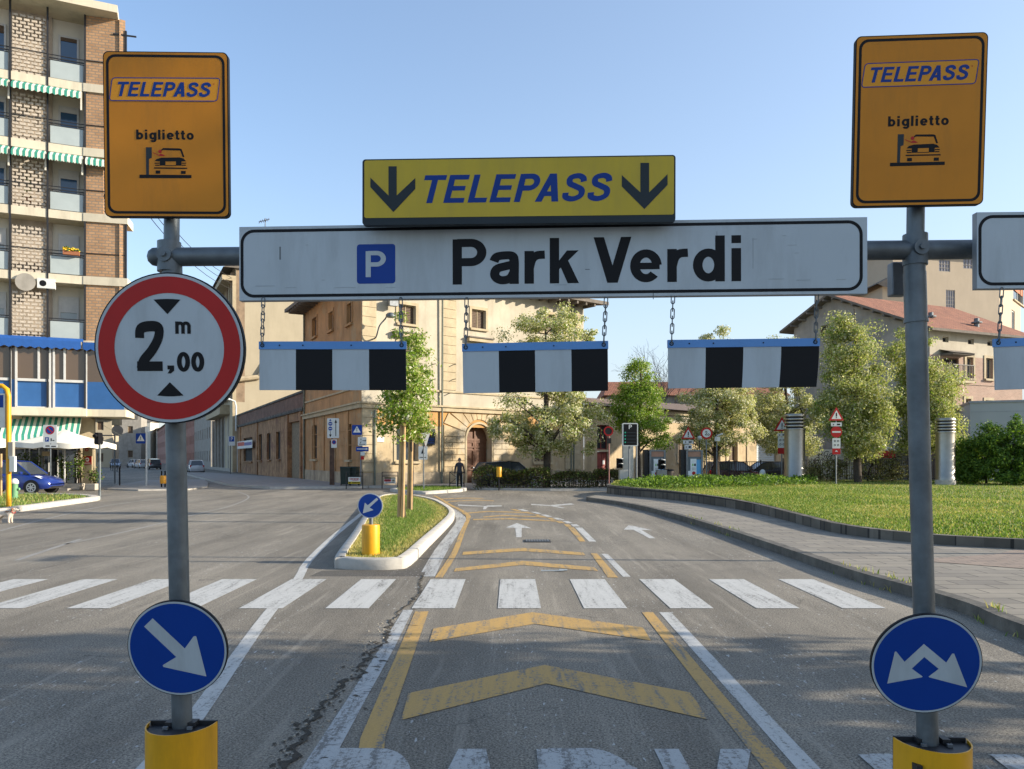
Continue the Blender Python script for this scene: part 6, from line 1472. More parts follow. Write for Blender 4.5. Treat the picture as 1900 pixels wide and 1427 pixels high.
def pedsign(b, pl, m_w, m_k):
    tri(b, pl, (pl.L/2,pl.H*.46), pl.H*.44, .003, m_w); b.poly(pl, [(pl.L*.42,pl.H*.28),(pl.L*.5,pl.H*.62),(pl.L*.56,pl.H*.3),(pl.L*.5,pl.H*.45)], .005, None, m_k); b.ring(pl, (pl.L*.5,pl.H*.62), 0, pl.H*.05, .005, m_k, 10)
def ground_y(px, d, z=0): q = P(px,YH,d); return V(q.x,d,z)
# signpost before the palazzo: crossing sign with plates
d = 44.2; t = thing('crossing_signpost', 'signpost with blue crossing sign and arrow plate at the palazzo corner', 'sign post', ground_y(669,d,.12))
b = MB(GALVD); q = ground_y(669.5,d+.08); post(b,q.x,q.y,.1,P(0,793,d).z,.04); b.build('pole', t)
b = MB(SBLU,PWHITE,SBLK); pl = plate(b,653,788.5,671.5,807,d,0); pedsign(b,pl,1,2); b.build('crossing_sign', t)
b = MB(PWHITE,SBLK); pl = plate(b,664,811,680,827,d,0)
b.poly(pl,[(.10,.1),(.2,.3),(.14,.38),(.2,.42),(.18,.16)],.003,None,1); b.boxp(pl,.26,.42,.27,.30,0,.003,1); b.poly(pl,[(.41,.22),(.47,.285),(.41,.35)],.003,None,1); b.boxp(pl,.08,.42,.06,.09,0,.003,1); b.build('pedestrian_plate', t)
b = MB(SBLU,PWHITE); pl = plate(b,660.5,829,684,837.5,d,0); b.boxp(pl,.06,pl.L-.15,.11,.16,0,.003,1); b.poly(pl,[(pl.L-.16,.06),(pl.L-.04,.135),(pl.L-.16,.21)],.003,None,1); b.build('arrow_plate', t)
b = MB(PWHITE,SRED); plate(b,669,838.5,677,845,d,0); plate(b,669.5,846.5,675.5,853,d,1); b.build('small_plate', t)
# lane layout sign
d = 45.6; t = thing('lane_layout_sign', 'white lane layout sign with blue discs and black arrows before the palazzo side wall', 'sign post', ground_y(617,d,.12))
b = MB(mat('rust_brown',(.10,.055,.035),.8,.3)); q = ground_y(616,d+.1); b.box((q.x,q.y,1.4), (.26,.12,2.7)); post(b,q.x,q.y,2.6,P(0,776,d).z,.04); b.build('pole', t)
b = MB(PWHITE,SBLK,SBLU); pl = plate(b,607,776,629,813,d,0)
b.boxp(pl,pl.L*.70,pl.L*.76,.12,pl.H-.25,0,.003,1); b.poly(pl,[(pl.L*.62,pl.H-.28),(pl.L*.84,pl.H-.28),(pl.L*.73,pl.H-.06)],.003,None,1)
for v in (.72,.48): b.ring(pl,(pl.L*.27,pl.H*v),0,.12,.003,2,18); b.boxp(pl,pl.L*.27-.08,pl.L*.27+.08,pl.H*v-.02,pl.H*v+.02,0,.005,0)
b.poly(pl,[(pl.L*.17,pl.H*.86),(pl.L*.37,pl.H*.86),(pl.L*.27,pl.H*.97)],.003,None,2); b.poly(pl,[(pl.L*.16,.22),(pl.L*.38,.22),(pl.L*.27,.05)],.003,None,1); b.boxp(pl,pl.L*.25,pl.L*.29,.2,.42,0,.003,1); b.build('lane_panel', t)
b = MB(PWHITE,SBLU,SRED); pl = plate(b,614.5,815.5,625,831,d,0); c_ = (pl.L/2,pl.H*.68); b.ring(pl,c_,0,.13,.003,2,18); b.ring(pl,c_,0,.10,.005,1,18); b.build('parking_plate', t)
# yield sign seen from behind, small island
d = 38.6; t = thing('yield_signpost', 'thin grey post with a red-edged yield sign turned sideways on the small far island', 'sign post', ground_y(786,d,.12))
b = MB(GALV); q = ground_y(786,d); post(b,q.x,q.y,.1,P(0,800,d).z,.03); b.build('pole', t)
b = MB(SRED,PWHITE,GALVD); pl = Plane(P(790,812,d), (math.cos(1.15),math.sin(1.15),0)); tri(b,pl,(0,0),.5,.0,2,False)
b.poly(pl,[(.43*math.cos(-PI/2+k*2*PI/3)*1.16,.43*math.sin(-PI/2+k*2*PI/3)*1.16) for k in range(3)],-.02,-.002,0); tri(b,pl,(0,0),.30,-.0225,1,False); b.build('yield_sign', t)
b = MB(PWHITE,SBLK); pl = plate(b,776.5,828,793,853,d+1.5,0); b.poly(pl,[(pl.L*.3,pl.H*.45),(pl.L*.7,pl.H*.45),(pl.L*.5,pl.H*.85)],.003,None,1); b.boxp(pl,.06,pl.L-.06,pl.H*.15,pl.H*.2,0,.003,1); b.build('plate', t)
# bins and advertising frames
BINM = mat('bin_green',(.012,.022,.016),.55,.2,4)
def bin_(name,label,x,y,z,rz,group):
    t = thing(name,label,'bin',(x,y,z),group); R_ = rot2(rz); c = V(x,y,z)
    b = MB(BINM); b.box(c+V(0,0,.55),(.50,.6,.95),0,R_,1.14); b.build('body', t, bevel=.02)
    b = MB(BINM); b.box(c+R_@V(0,0,1.06),(.62,.74,.08),0,R_,.9); b.box(c+R_@V(0,.36,1.0),(.5,.05,.05),0,R_); b.build('lid', t, bevel=.015)
    for s_ in (-1,1): b = MB(RUBBER); b.tube([c+R_@V(s_*.24,.26,.1),c+R_@V(s_*.29,.26,.1)],.1,12); b.build('wheel', t)
g = ground_y(641,44.4); bin_('wheelie_bin','dark green wheelie bin behind the left advertising frame, the left one of two',g.x,g.y,.13,.15,'wheelie bins at the palazzo corner')
g = ground_y(655,44.7); bin_('wheelie_bin','dark green wheelie bin behind the left advertising frame, nearer the signpost',g.x,g.y,.13,-.1,'wheelie bins at the palazzo corner')
def adframe(label, px0, px1, ytop, ybot, d, rows):
    t = thing('advert_frame', label, 'advertising frame', ground_y((px0+px1)/2,d,.0), 'tubular advertising frames on the pavement'); a = P(px0,ybot,d); c = P(px1,ybot,d); zt = P(0,ytop,d).z
    b = MB(DARKM); b.tube([V(a.x,d,0),V(a.x,d,zt),V(c.x,d,zt),V(c.x,d,0)],.03,8); b.tube([V(a.x,d,zt-.22),V(c.x,d,zt-.22)],.02,6); b.build('frame', t)
    pl = Plane(V(a.x+.12,d-.04,.30),(1,0,0)); L = c.x-a.x-.24; b = MB(PWHITE,SLEM,SRED,SBLK,TRIM); H = zt-.22-.36
    b.boxp(pl,0,L,0,H,-.02,0,0)
    for (u0,u1,v0,v1,m) in rows: b.boxp(pl,u0*L,u1*L,v0*H,v1*H,0,.004,m)
    if rows[0][4] == 1: 
        for (x0,y0,w_) in ((.12,.66,.12),(.26,.62,.10),(.38,.64,.12),(.52,.62,.1),(.64,.64,.1),(.76,.62,.14)): b.ring(pl,((x0+w_/2)*L,(y0+.07)*H),.03,.055,.004,2,12)
    b.build('poster', t)
adframe('advertising frame with white and yellow poster in front of the wheelie bins',642.5,673,876,907,42.6,[(0,1,0,.34,1),(.3,.95,.1,.22,3),(.04,.2,.06,.26,3),(.1,.9,.80,.84,2),(.35,.8,.48,.53,2)])
adframe('advertising frame with yellow, red and white poster left of the young trees',709,738,876,905,43.2,[(.02,.6,.30,.66,2),(.0,1,.72,1.0,4),(.05,.6,.74,.96,1),(.66,.95,.3,.6,4),(.74,.88,.36,.54,3),(.1,.9,.08,.16,3),(.1,.5,.42,.5,0),(.2,.5,.54,.6,0)])
# little X barrier at the door
d = 42.6; t = thing('cross_barrier','dark steel pedestrian barrier with a cross brace beside the man','barrier',ground_y(848,d,.12)); a = ground_y(834.5,d); c = ground_y(861,d); zt = P(0,876,d).z
b = MB(DARKM); b.tube([V(a.x,d,.1),V(a.x,d,zt),V(c.x,d,zt),V(c.x,d,.1)],.03,8); b.tube([V(a.x,d,.32),V(c.x,d,.32)],.02,6); b.tube([V(a.x,d,.32),V(c.x,d,zt)],.016,6); b.tube([V(a.x,d,zt),V(c.x,d,.32)],.016,6); b.build('frame', t)
# yellow bollard in the hedge
q = P(926,886,41.0); t = thing('hedge_bollard','yellow cylinder bollard standing in the box hedge before the black hatchback','bollard',(q.x,40.9,0)); b = MB(TUBEY); b.lathe((q.x,40.9,.72),[(.14,0),(.14,.5),(.12,.53)],20); b.build('sleeve', t, 40); b = MB(DARKM); post(b,q.x,40.9,0,.75,.04); b.build('post', t)
# parking display board
d = 39.0; t = thing('parking_display','dark parking display board with a white P and green lines on two posts','display board',ground_y(1169,d,0)); b = MB(PWHITE,SGRY,SBLK); pl = plate(b,1155,785,1184,828,d,0,.05,.18)
b.poly(pl, rrect(.05,pl.L-.05,.05,pl.H-.05,.03,3), .004, None, 2); b.text(pl,'P',(pl.L*.40,pl.L*.60,pl.H*.74,pl.H*.93),.008,0,bold=.03); b.build('panel', t)
b = MB(mat('green_led',(.02,.35,.22),.5,.1),SGRY)
for k in range(4): v = pl.H*(.14+.14*k); b.boxp(pl,.10,.17,v,v+.07,.004,.009,0); b.boxp(pl,.22,pl.L-.12,v+.01,v+.05,.004,.009,1)
b.build('led_lines', t)
b = MB(GALVD); 
for px in (1167.5,1181): g = ground_y(px,d+.1); post(b,g.x,g.y,0,P(0,826,d).z,.045)
b.build('post', t)
# red and white pole
d = 37.5; g = ground_y(1130,d); t = thing('striped_pole','thin reddish pole with a small round sign at the tip of the lawn wall','sign post',(g.x,d,0)); b = MB(mat('red_grey',(.30,.12,.10),.6,.2),PWHITE,SRED); post(b,g.x,d,0,P(0,805,d).z,.028); b.build('pole', t)
b = MB(DARKIN,SRED); pl = disc_plane(1129,800,d-.05); b.disc(pl,(0,0),.24,-.02,0,0,24); b.ring(pl,(0,0),.17,.235,.003,1,24); pl2 = plate(b,1126,813,1134,823,d-.05,0); b.build('disc', t)
# entry column with lamp pair, two ticket kiosks
def lamps(t, px, py, d):
    b = MB(SBLK); 
    for k in (0,1): c = P(px,py+k*9,d); b.box(c+V(0,.12,0),(.30,.3,.26)); b.tube([c+V(0,-.03,0),c+V(0,-.24,.0)],.12,14,0,False)
    b.build('signal_head', t, bevel=.02)
    b = MB(PWHITE,GLASS); 
    for k in (0,1): c = P(px,py+k*9,d); b.lathe(c+V(.05,-.1,.09),[(.13,0),(.11,.03),(.02,.05)],12)
    b.build('visor', t)
d = 40.5; g = ground_y(1158,d); t = thing('entry_column','pale ticket column with a pair of black signal lamps left of the display posts','ticket column',(g.x,d,0)); b = MB(mat('pale_box',(.48,.46,.40),.6,.1)); c0 = ground_y(1158,d); b.box(c0+V(.05,0,.55),(.62,.5,1.1)); b.box(c0+V(.25,.4,1.3),(.55,.4,2.6)); b.build('body', t, bevel=.02); lamps(t,1150,855,d-.2)
AD_A = mat('poster_white',(.72,.76,.76),.5,.1); AD_B = mat('poster_blue',(.10,.35,.62),.5,.25,.8); TERR = mat('panel_terracotta',(.36,.20,.14),.7,.1); AD_G = mat('poster_green',(.25,.5,.2),.6)
def kiosk(label, px0, px1, ytop, ybot, d):
    a = ground_y(px0,d); c = ground_y(px1,d); zt = P(0,ytop,d).z; t = thing('ticket_kiosk',label,'ticket kiosk',((a.x+c.x)/2,d,0),'ticket kiosks behind the ground cover'); L = c.x-a.x; pl = Plane(V(a.x,d,0),(1,0,0))
    b = MB(GALVD,DARKM); b.boxp(pl,0,.10,0,zt,-.5,.04,0); b.boxp(pl,L-.10,L,0,zt,-.5,.04,0); b.boxp(pl,.10,L-.10,zt-.08,zt,-.5,.038,0); b.boxp(pl,-.26,-.04,0,zt+.02,-.6,-.1,1); b.build('frame', t)
    b = MB(TERR,mat('panel_slate',(.12,.14,.15),.5,.1)); b.boxp(pl,.10,L-.10,zt-.36,zt-.08,-.4,0,0); b.boxp(pl,.10,L-.10,0,zt-.36,-.4,-.01,1); b.build('panel', t)
    b = MB(AD_A,AD_B,SRED,AD_G,SGRY); b.boxp(pl,L*.26,L*.62,zt*.26,zt*.78,-.01,.01,0); b.boxp(pl,L*.62,L*.88,zt*.40,zt*.76,-.01,.012,1); b.boxp(pl,L*.12,L*.30,zt*.22,zt*.48,-.01,.011,0); b.boxp(pl,L*.66,L*.88,zt*.14,zt*.38,-.01,.011,0)
    b.ring(pl,(L*.46,zt*.42),0,.10,.013,2,14); b.boxp(pl,L*.36,L*.44,zt*.60,zt*.66,.0,.014,3); b.boxp(pl,L*.48,L*.58,zt*.60,zt*.66,.0,.014,4)
    for k in range(3): b.boxp(pl,L*.34,L*.58,zt*(.50+.025*k),zt*(.507+.025*k),.0,.013,4)
    b.build('notice', t); return t
kiosk('grey ticket kiosk with notices and a pair of black lamps, left of two',1205,1235,835,890,41.0); 
kiosk('grey ticket kiosk with a blue notice, right of two under the danger sign',1273,1304,835,890,41.4)
g = ground_y(1228,40.2); t = thing('signal_post','short post with a pair of black signal lamps before the left ticket kiosk','traffic light',(g.x,40.2,0)); b = MB(GALVD); b.box((g.x,40.3,.55),(.5,.4,1.1)); post(b,g.x,40.3,1.0,P(0,850,40.2).z,.04); b.build('post', t); lamps(t,1228,857,40.2)
# pair of shop-floor height signs beyond
def dangerpost(label, px, ytop, d, rows, group):
    g = ground_y(px,d); t = thing('warning_signpost',label,'sign post',(g.x,d,.1),group); b = MB(GALVD); post(b,g.x,d+.05,0.1,P(0,ytop+6,d).z,.035); b.build('pole', t)
    for kd, y0, y1, w_ in rows:
        if kd == 'tri':
            b = MB(SRED,PWHITE,SBLK); pl = Plane(P(px,(y0+y1)/2,d),(1,.05,0)); r_ = (y1-y0)*d/F*.64; c_ = (0,-r_*.12); b.poly(pl,[(c_[0]+r_*math.cos(PI/2+k*2*PI/3),c_[1]+r_*math.sin(PI/2+k*2*PI/3)) for k in range(3)],-.02,0,0); tri(b,pl,c_,r_*.66,.003,1); b.boxp(pl,-.03,.03,c_[1]-r_*.06,c_[1]+r_*.36,.003,.006,2); b.boxp(pl,-.03,.03,c_[1]-r_*.24,c_[1]-r_*.13,.003,.006,2); b.build('warning_triangle', t)
        elif kd == 'noentry':
            b = MB(SRED,PWHITE); r_ = (y1-y0)*d/F/2; pl = disc_plane(px,(y0+y1)/2,d); b.disc(pl,(0,0),r_,-.02,0,0,28); b.boxp(pl,-r_*.75,r_*.75,-r_*.14,r_*.14,0,.004,1); b.build('no_entry_disc', t)
        elif kd == 'limit':
            b = MB(SRED,PWHITE,SBLK); r_ = (y1-y0)*d/F/2; pl = disc_plane(px,(y0+y1)/2,d); b.disc(pl,(0,0),r_,-.02,0,0,28); b.ring(pl,(0,0),0,r_*.7,.003,1,28); b.text(pl,'2',(-r_*.26,r_*.12,-r_*.34,r_*.34),.005,2,bold=.04); b.ring(pl,(r_*.32,-r_*.22),.03,.06,.005,2,10); b.build('limit_disc', t)
        elif kd == 'plate':
            b = MB(PWHITE,SBLK); pl = plate(b,px-w_/2,y0,px+w_/2,y1,d,0); b.boxp(pl,pl.L*.2,pl.L*.28,pl.H*.25,pl.H*.65,0,.003,1); b.boxp(pl,pl.L*.55,pl.L*.85,pl.H*.3,pl.H*.7,0,.003,1); b.build('text_plate', t)
        elif kd == 'digits':
            b = MB(PWHITE,SBLK,SRED); pl = plate(b,px-w_/2,y0,px+w_/2,y1,d,0)
            for (u,v) in ((.3,.72),(.7,.72),(.3,.32),(.7,.32)):
                b.ring(pl,(pl.L*u,pl.H*v),pl.L*.07,pl.L*.13,.003,1,12)
            b.build('digit_plate', t)
        elif kd == 'red':
            b = MB(SRED,PWHITE); pl = plate(b,px-w_/2,y0,px+w_/2,y1,d,0); b.poly(pl,[(pl.L*.3,pl.H*.45),(pl.L*.5,pl.H*.7),(pl.L*.7,pl.H*.45)],.003,None,1) if px > 1500 else None; b.build('red_plate', t)
WG = 'warning sign posts behind the lawn'
dangerpost('sign post with danger triangle and white plate over the right ticket kiosk',1277,795,42.4,[('tri',793,817,0),('plate',817,823.5,19),('plate',825,834,14)],WG)
dangerpost('post with a round height limit disc, right of the ticket kiosks',1311,793,41.6,[('limit',793,815,0)],WG)
dangerpost('danger sign post with digit plates and red plate left of the first steel vent',1451,775,42.6,[('tri',775,803,0),('plate',804,810,17),('digits',811,831,15),('red',831,842,15)],WG)
dangerpost('danger sign post with a no-entry disc right of the first steel vent',1552,757,38.0,[('tri',757,783,0),('plate',784,791,20),('noentry',791,812,0),('digits',813,832,15),('red',832,843,15)],WG)
g = ground_y(1330,41.5); t = thing('camera_post','thin post with a small white camera and box beside the height limit disc','camera post',(g.x,41.5,0)); b = MB(GALVD); post(b,g.x,41.5,0,3.0,.03); b.build('pole', t); b = MB(PWHITE); b.box((g.x,41.4,2.75),(.2,.2,.24),0,rot2(.4)); b.tube([V(g.x,41.3,2.92),V(g.x+.2,41.1,3.02)],.045,8); b.build('camera', t)
g = ground_y(1298,43); t = thing('globe_lamp','small globe lamp on a thin post between the danger sign and the height limit disc','street lamp',(g.x,43,0)); b = MB(DARKM); post(b,g.x,43,0,P(0,818,43).z,.03); b.build('post', t); b = MB(PWHITE); c = P(1298,813,43); b.lathe(c,[(.02,-.13),(.10,-.09),(.13,0),(.10,.09),(.02,.13)],14); b.build('globe', t, 60)
c = P(1415,884,42.4); t = thing('white_hydrant','small white hydrant stub by the fence left of the first steel vent','hydrant',(c.x,42.4,.1)); b = MB(PWHITE); b.lathe((c.x,42.4,.1),[(.10,0),(.10,.7),(.17,.72),(.17,.8),(.12,.95),(.03,1.0)],14); b.build('body', t, 50); b = MB(PWHITE); b.tube([V(c.x-.22,42.4,.6),V(c.x+.22,42.4,.6)],.05,8); b.build('nozzle', t)
c = P(1262,890,40.6); t = thing('grey_barrel','small dark barrel bin standing between the two ticket kiosks','bin',(c.x-.2,40.6,0)); b = MB(mat('barrel',(.10,.075,.06),.7,.2)); b.lathe((c.x-.55,40.6,0),[(.24,0),(.27,.5),(.24,1.05)],16); b.build('body', t, 50); b = MB(SBLK); b.lathe((c.x-.55,40.6,1.05),[(.26,0),(.20,.08)],16); b.build('lid', t)
# ---------------------------------------------------------------- left side street furniture
g = G(16,949); d = g.y; t = thing('yellow_pole','tall yellow bent-top bus stop pole on the verge at the left edge','pole',(g.x,d,.12)); zt = P(0,716,d).z
b = MB(TUBEY); b.tube([V(g.x,d,.1),V(g.x,d,zt-.35),V(g.x-.05,d,zt-.12),V(g.x-.2,d,zt),V(g.x-1.0,d,zt),V(g.x-1.15,d,zt-.1),V(g.x-1.2,d,zt-.35),V(g.x-1.2,d,.1)],.075,14); b.build('pole', t, 60)
b = MB(PWHITE,GREYP); b.box((g.x+.13,d-.06,P(0,836,d).z),(.16,.12,.55),1); b.box((g.x+.19,d-.08,P(0,861,d).z),(.17,.12,.5),0); b.build('box', t, bevel=.01)
b = MB(PWHITE,SBLU); b.box((g.x-.55,d,zt-.8),(.9,.06,1.1),0); b.boxp(Plane(V(g.x-1,d-.03,zt-1.35),(1,0,0)),.05,.85,.65,1.05,0,.005,1); b.build('timetable_board', t)
HYG = mat('hydrant_green',(.14,.30,.15),.55,.15,4); g = G(27,931); t = thing('pillar_hydrant','green pillar hydrant with a pale cap on the verge beside the yellow pole','hydrant',(g.x,g.y,.12))
b = MB(HYG); b.lathe((g.x,g.y,.1),[(.16,0),(.16,.08),(.12,.1),(.12,.62)],18); b.build('body', t, 50); b = MB(PWHITE); b.lathe((g.x,g.y,.70),[(.13,0),(.15,.03),(.14,.12),(.08,.2),(.02,.22)],18); b.build('cap', t, 60); b = MB(HYG); b.tube([V(g.x-.2,g.y,.5),V(g.x+.2,g.y,.5)],.05,10); b.build('nozzle', t)
g = G(2,927); t = thing('wooden_stake','thin wooden stake on the verge at the very left edge','stake',(g.x,g.y,.12)); b = MB(WOODS); b.tube([V(g.x,g.y,.1),V(g.x,g.y,P(0,842,g.y).z)],.045,8); b.build('post', t, 60)
# no-parking sign
d = 38.3; g = ground_y(93,d); t = thing('no_parking_sign','white no-parking sign panel with small plate on a grey post before the parasol','sign post',(g.x,d,0)); b = MB(GALV); post(b,g.x,d+.04,0,P(0,795,d).z,.03); b.build('pole', t)
b = MB(PWHITE,SRED,SBLU,SBLK); pl = plate(b,80.5,788.5,105,823,d,0,.08); c_ = (pl.L/2,pl.H*.72); b.ring(pl,c_,0,pl.L*.33,.003,1,28); b.ring(pl,c_,0,pl.L*.25,.005,2,28)
q = pl.L*.26*.707; b.poly(pl,[(c_[0]-q-.02,c_[1]+q-.02),(c_[0]-q+.02,c_[1]+q+.02),(c_[0]+q+.02,c_[1]-q+.02),(c_[0]+q-.02,c_[1]-q-.02)],.007,None,1)
b.boxp(pl,pl.L*.15,pl.L*.42,pl.H*.1,pl.H*.34,0,.003,2); b.text(pl,'P',(pl.L*.22,pl.L*.35,pl.H*.14,pl.H*.30),.005,0,bold=.03); b.boxp(pl,pl.L*.55,pl.L*.63,pl.H*.13,pl.H*.28,0,.003,3); b.boxp(pl,pl.L*.68,pl.L*.82,pl.H*.14,pl.H*.19,0,.003,3); b.build('panel', t)
b = MB(PWHITE,SBLK); pl = plate(b,81,824.5,105.5,831,d,0,.08); b.boxp(pl,.1,.3,.06,.12,0,.003,1); b.boxp(pl,.38,.6,.05,.10,0,.003,1); b.build('tow_plate', t)
# back of a traffic light
d = 31.8; g = ground_y(185,d); t = thing('traffic_light','slim grey pole with a black traffic light seen from the side, beside the cafe corner','traffic light',(g.x,d,0)); b = MB(GALV); post(b,g.x,d,0,P(0,812,d).z,.05); b.build('pole', t, 60); b = MB(SBLK); c = P(183,814,d); b.box(c,(.16,.30,.50)); b.box(c+V(0,0,-.0),(.2,.36,.44),0,None,.9); b.tube([c+V(0,-.2,.12),c+V(0,-.34,.10)],.08,10); b.build('signal_head', t, bevel=.015)
# crossing sign at the corner
d = 46; g = ground_y(271,d); t = thing('crossing_signpost','blue crossing sign with small white flag plate on a white post at the street corner','sign post',(g.x,d,0)); b = MB(PWHITE); post(b,g.x,d+.05,0,P(0,793,d).z,.05); b.build('pole', t, 60)
b = MB(SBLU,PWHITE,SBLK); pl = plate(b,252,804,270,823,d,0); pedsign(b,pl,1,2); b.build('crossing_sign', t); b = MB(PWHITE); plate(b,269.5,791.5,276.5,802,d,0,.5); b.build('flag_plate', t)
d = 52; g = ground_y(213,d); t = thing('sign_back_post','round sign seen from behind on a grey post by the cafe awning','sign post',(g.x,d,0)); b = MB(GALV); post(b,g.x,d,0,P(0,786,d).z,.05); b.tube([P(190,808,d),P(213,808,d)],.04,6); b.build('pole', t, 60); b = MB(GREYP); pl = disc_plane(218,799,d-.1,0,.7); b.disc(pl,(0,0),.36,-.03,0,0,24); b.build('disc', t); b = MB(TRIM); b.box(P(217,779,d),(.55,.3,.75)); b.build('box', t, bevel=.02)
# orange bollard pair
d = 43.5; g = ground_y(303,d); t = thing('orange_lamp_bollard','pair of thin black posts with an orange band at the street corner','bollard',(g.x,d,0)); b = MB(SBLK)
for s_ in (-.10,.10): post(b,g.x+s_,d,0,P(0,874,d).z,.04)
b.build('post', t); b = MB(mat('orange_band',(.75,.32,.02),.5)); b.lathe((g.x,d,P(0,889,d).z-.25),[(.17,0),(.18,.1),(.18,.4),(.14,.45)],14); b.build('band', t, 50)
# row of grey bollards
b0 = None
for i,(px,d) in enumerate(((222,46.5),(213,49.5),(206,53),(199,57),(193,61.5))):
    g = ground_y(px,d)
    if b0 is None:
        b0 = thing('steel_bollard','thin steel bollard of the row along the cafe corner pavement','bollard',(g.x,d,.0),'steel bollards at the cafe corner'); b = MB(DARKM); b.lathe((g.x,d,0),[(.045,0),(.045,1.05),(.06,1.07),(.06,1.13),(.02,1.18)],12); b.build('post', b0, 50); loc0 = (g.x,d,0)
    else: dup(b0, (g.x,d,0))
# parking sign on the shaded right
d = 82; g = ground_y(429,d); t = thing('parking_sign','small blue P parking sign on a post before the shaded shop fronts','sign post',(g.x,d,0)); b = MB(GALV); post(b,g.x-.1,d+.05,0,P(0,812,d).z,.05); b.build('pole', t); b = MB(PWHITE,SBLU); pl = plate(b,424,809,436,827,d,0); b.boxp(pl,.08,pl.L-.08,pl.H*.42,pl.H-.06,0,.004,1); b.text(pl,'P',(pl.L*.36,pl.L*.66,pl.H*.5,pl.H*.88),.008,0,bold=.03); b.build('panel', t)
# parasols
CANV = mat('white_canvas',(.74,.70,.60),.85,.05,1)
def parasol(label, px, d, half, ytop, yedge, seed):
    g = ground_y(px,d); zt = P(0,ytop,d).z; ze_ = P(0,yedge,d).z; t = thing('parasol',label,'parasol',(g.x,d,.0),'white cafe parasols'); n = 8; vs = [(g.x,d,zt)]; 
    for q in range(1,5):
        for k in range(n*4):
            a = 2*PI*k/(n*4); f = q/4; sq_ = 1/max(abs(math.cos(a)),abs(math.sin(a))); rr_ = half*f*min(sq_,1.25); sag = .10*f*abs(math.sin(2*a*1.0+PI/2*0))**1.5
            vs.append((g.x+rr_*math.cos(a), d+rr_*math.sin(a), zt+(ze_-zt)*f**.8+ (.05*math.sin(a*8) if q == 4 else .02*math.sin(a*8))-sag*.4))
    m_ = n*4
    for k in range(m_): v = vs[1+3*m_+k]; vs.append((v[0],v[1],v[2]-.26))
    fs = [(0,1+k,1+(k+1)%m_) for k in range(m_)]+[(1+q*m_+k,1+(q+1)*m_+k,1+(q+1)*m_+(k+1)%m_,1+q*m_+(k+1)%m_) for q in range(4) for k in range(m_)]
    b = MB(CANV); b.add(vs,fs); b.build('canopy', t, 60); b = MB(ALU); post(b,g.x,d,0,zt,.04); b.build('pole', t); b = MB(GREYP); b.box((g.x,d,.06),(.7,.7,.12)); b.build('base', t)
parasol('large white square cafe parasol in front of the green striped awning',120,41.0,2.05,797,822,1)
parasol('white cafe parasol cut off by the left edge behind the yellow pole',-28,40.2,1.9,806,822,2)
# cafe corner: red sign board, planters, plants, tables, lantern
pc = P(162,860,42.2); t = thing('cafe_board','white and red cafe board on the corner pillar under the flats','sign',(pc.x,42.2,.1)); b = MB(TRIM,SRED,PWHITE); pl = Plane(P(153.5,898,42.0),(1,0,0)); L=17*42/F; H = 74*42/F; b.boxp(pl,0,L,0,H,-.06,0,0); b.boxp(pl,.01,L-.01,H*.49,H*.70,0,.01,1); b.ring(pl,(L*.5,H*.61),.05,.11,.013,2,14); b.boxp(pl,L*.15,L*.85,H*.515,H*.53,.01,.013,2); b.ring(pl,(L*.45,H*.86),.05,.10,.004,1,14); b.build('panel', t)
def planter(label, px0, px1, ytop, ybot, d):
    a = ground_y(px0,d); c = ground_y(px1,d); h = (ybot-ytop)*d/F; t = thing('planter',label,'planter',((a.x+c.x)/2,d,.0),'stone planters before the cafe'); b = MB(mat('planter_stone',(.42,.37,.30),.9,.2,3,.3,20)); cx = (a.x+c.x)/2; b.box((cx,d,h/2+.02),(c.x-a.x,.5,h),0,None,1.06); b.build('trough', t, bevel=.03); b = MB(SOIL); b.box((cx,d,h+.0),((c.x-a.x)*.9,.4,.06)); b.build('soil', t); return cx, h
def trellis_plant(label, cx, d, z0, wd, h, n, seed, mats, probs):
    t = thing('potted_plant',label,'plant',(cx,d,z0),'plants before the cafe'); rg = np.random.default_rng(seed); b = MB(BARK,WOODS); pts = []
    for k in range(9): x = cx+rg.uniform(-wd/2,wd/2); tx = x+rg.normal(0,.12); hh_ = h*rg.uniform(.6,1); b.tube([(x,d,z0),((x+tx)/2,d+rg.normal(0,.05),z0+hh_*.5),(tx,d+rg.normal(0,.1),z0+hh_)],[.018,.014,.006],5); pts += [(x+(tx-x)*q+rg.normal(0,.12),d+rg.normal(0,.12),z0+hh_*q+rg.normal(0,.05)) for q in rg.uniform(.2,1,n//9)]
    b.build('stem', t); leaf_mesh('foliage', pts, .13, mats, lambda r_,C: r_.choice(len(mats), len(C), p=probs), seed+1, t)
MX = [LSHRUB,LCOVER,LDRY]
cx,h = planter('long stone planter before the cafe, in front of the reddish shrubs',110,152,897,909,41.2); trellis_plant('leafy shrub with reddish leaves in the long planter, left half',cx-.38,41.2,h,.45,1.75,420,131,MX,[.5,.25,.25]); trellis_plant('leafy shrub with reddish leaves in the long planter, right half',cx+.38,41.2,h,.4,2.1,420,133,MX,[.35,.25,.4])
cx,h = planter('small square stone planter beside the traffic light pole',163,181,897,909,41.0); trellis_plant('small bushy plant in the square planter by the traffic light pole',cx,41,h,.4,.95,260,135,MX,[.3,.4,.3])
for k,(px,lab) in enumerate(((38,'green shrub behind the blue hatchback, left one'),(62,'tall green shrub behind the blue hatchback bonnet'))): trellis_plant(lab,(px-950)*42.3/F,42.3,0,.8,2.2,420,141+k*2,MX,[.6,.3,.1])
t = thing('cafe_lantern','pale square lantern box hanging by the cafe entrance post','lamp',P(86,842,42.2)); b = MB(TRIM,DARKM); b.box(P(86,842,42.2),(.28,.28,.24)); b.tube([P(86,838,42.2),P(86,822,42.2)],.012,5,1); b.build('box', t)
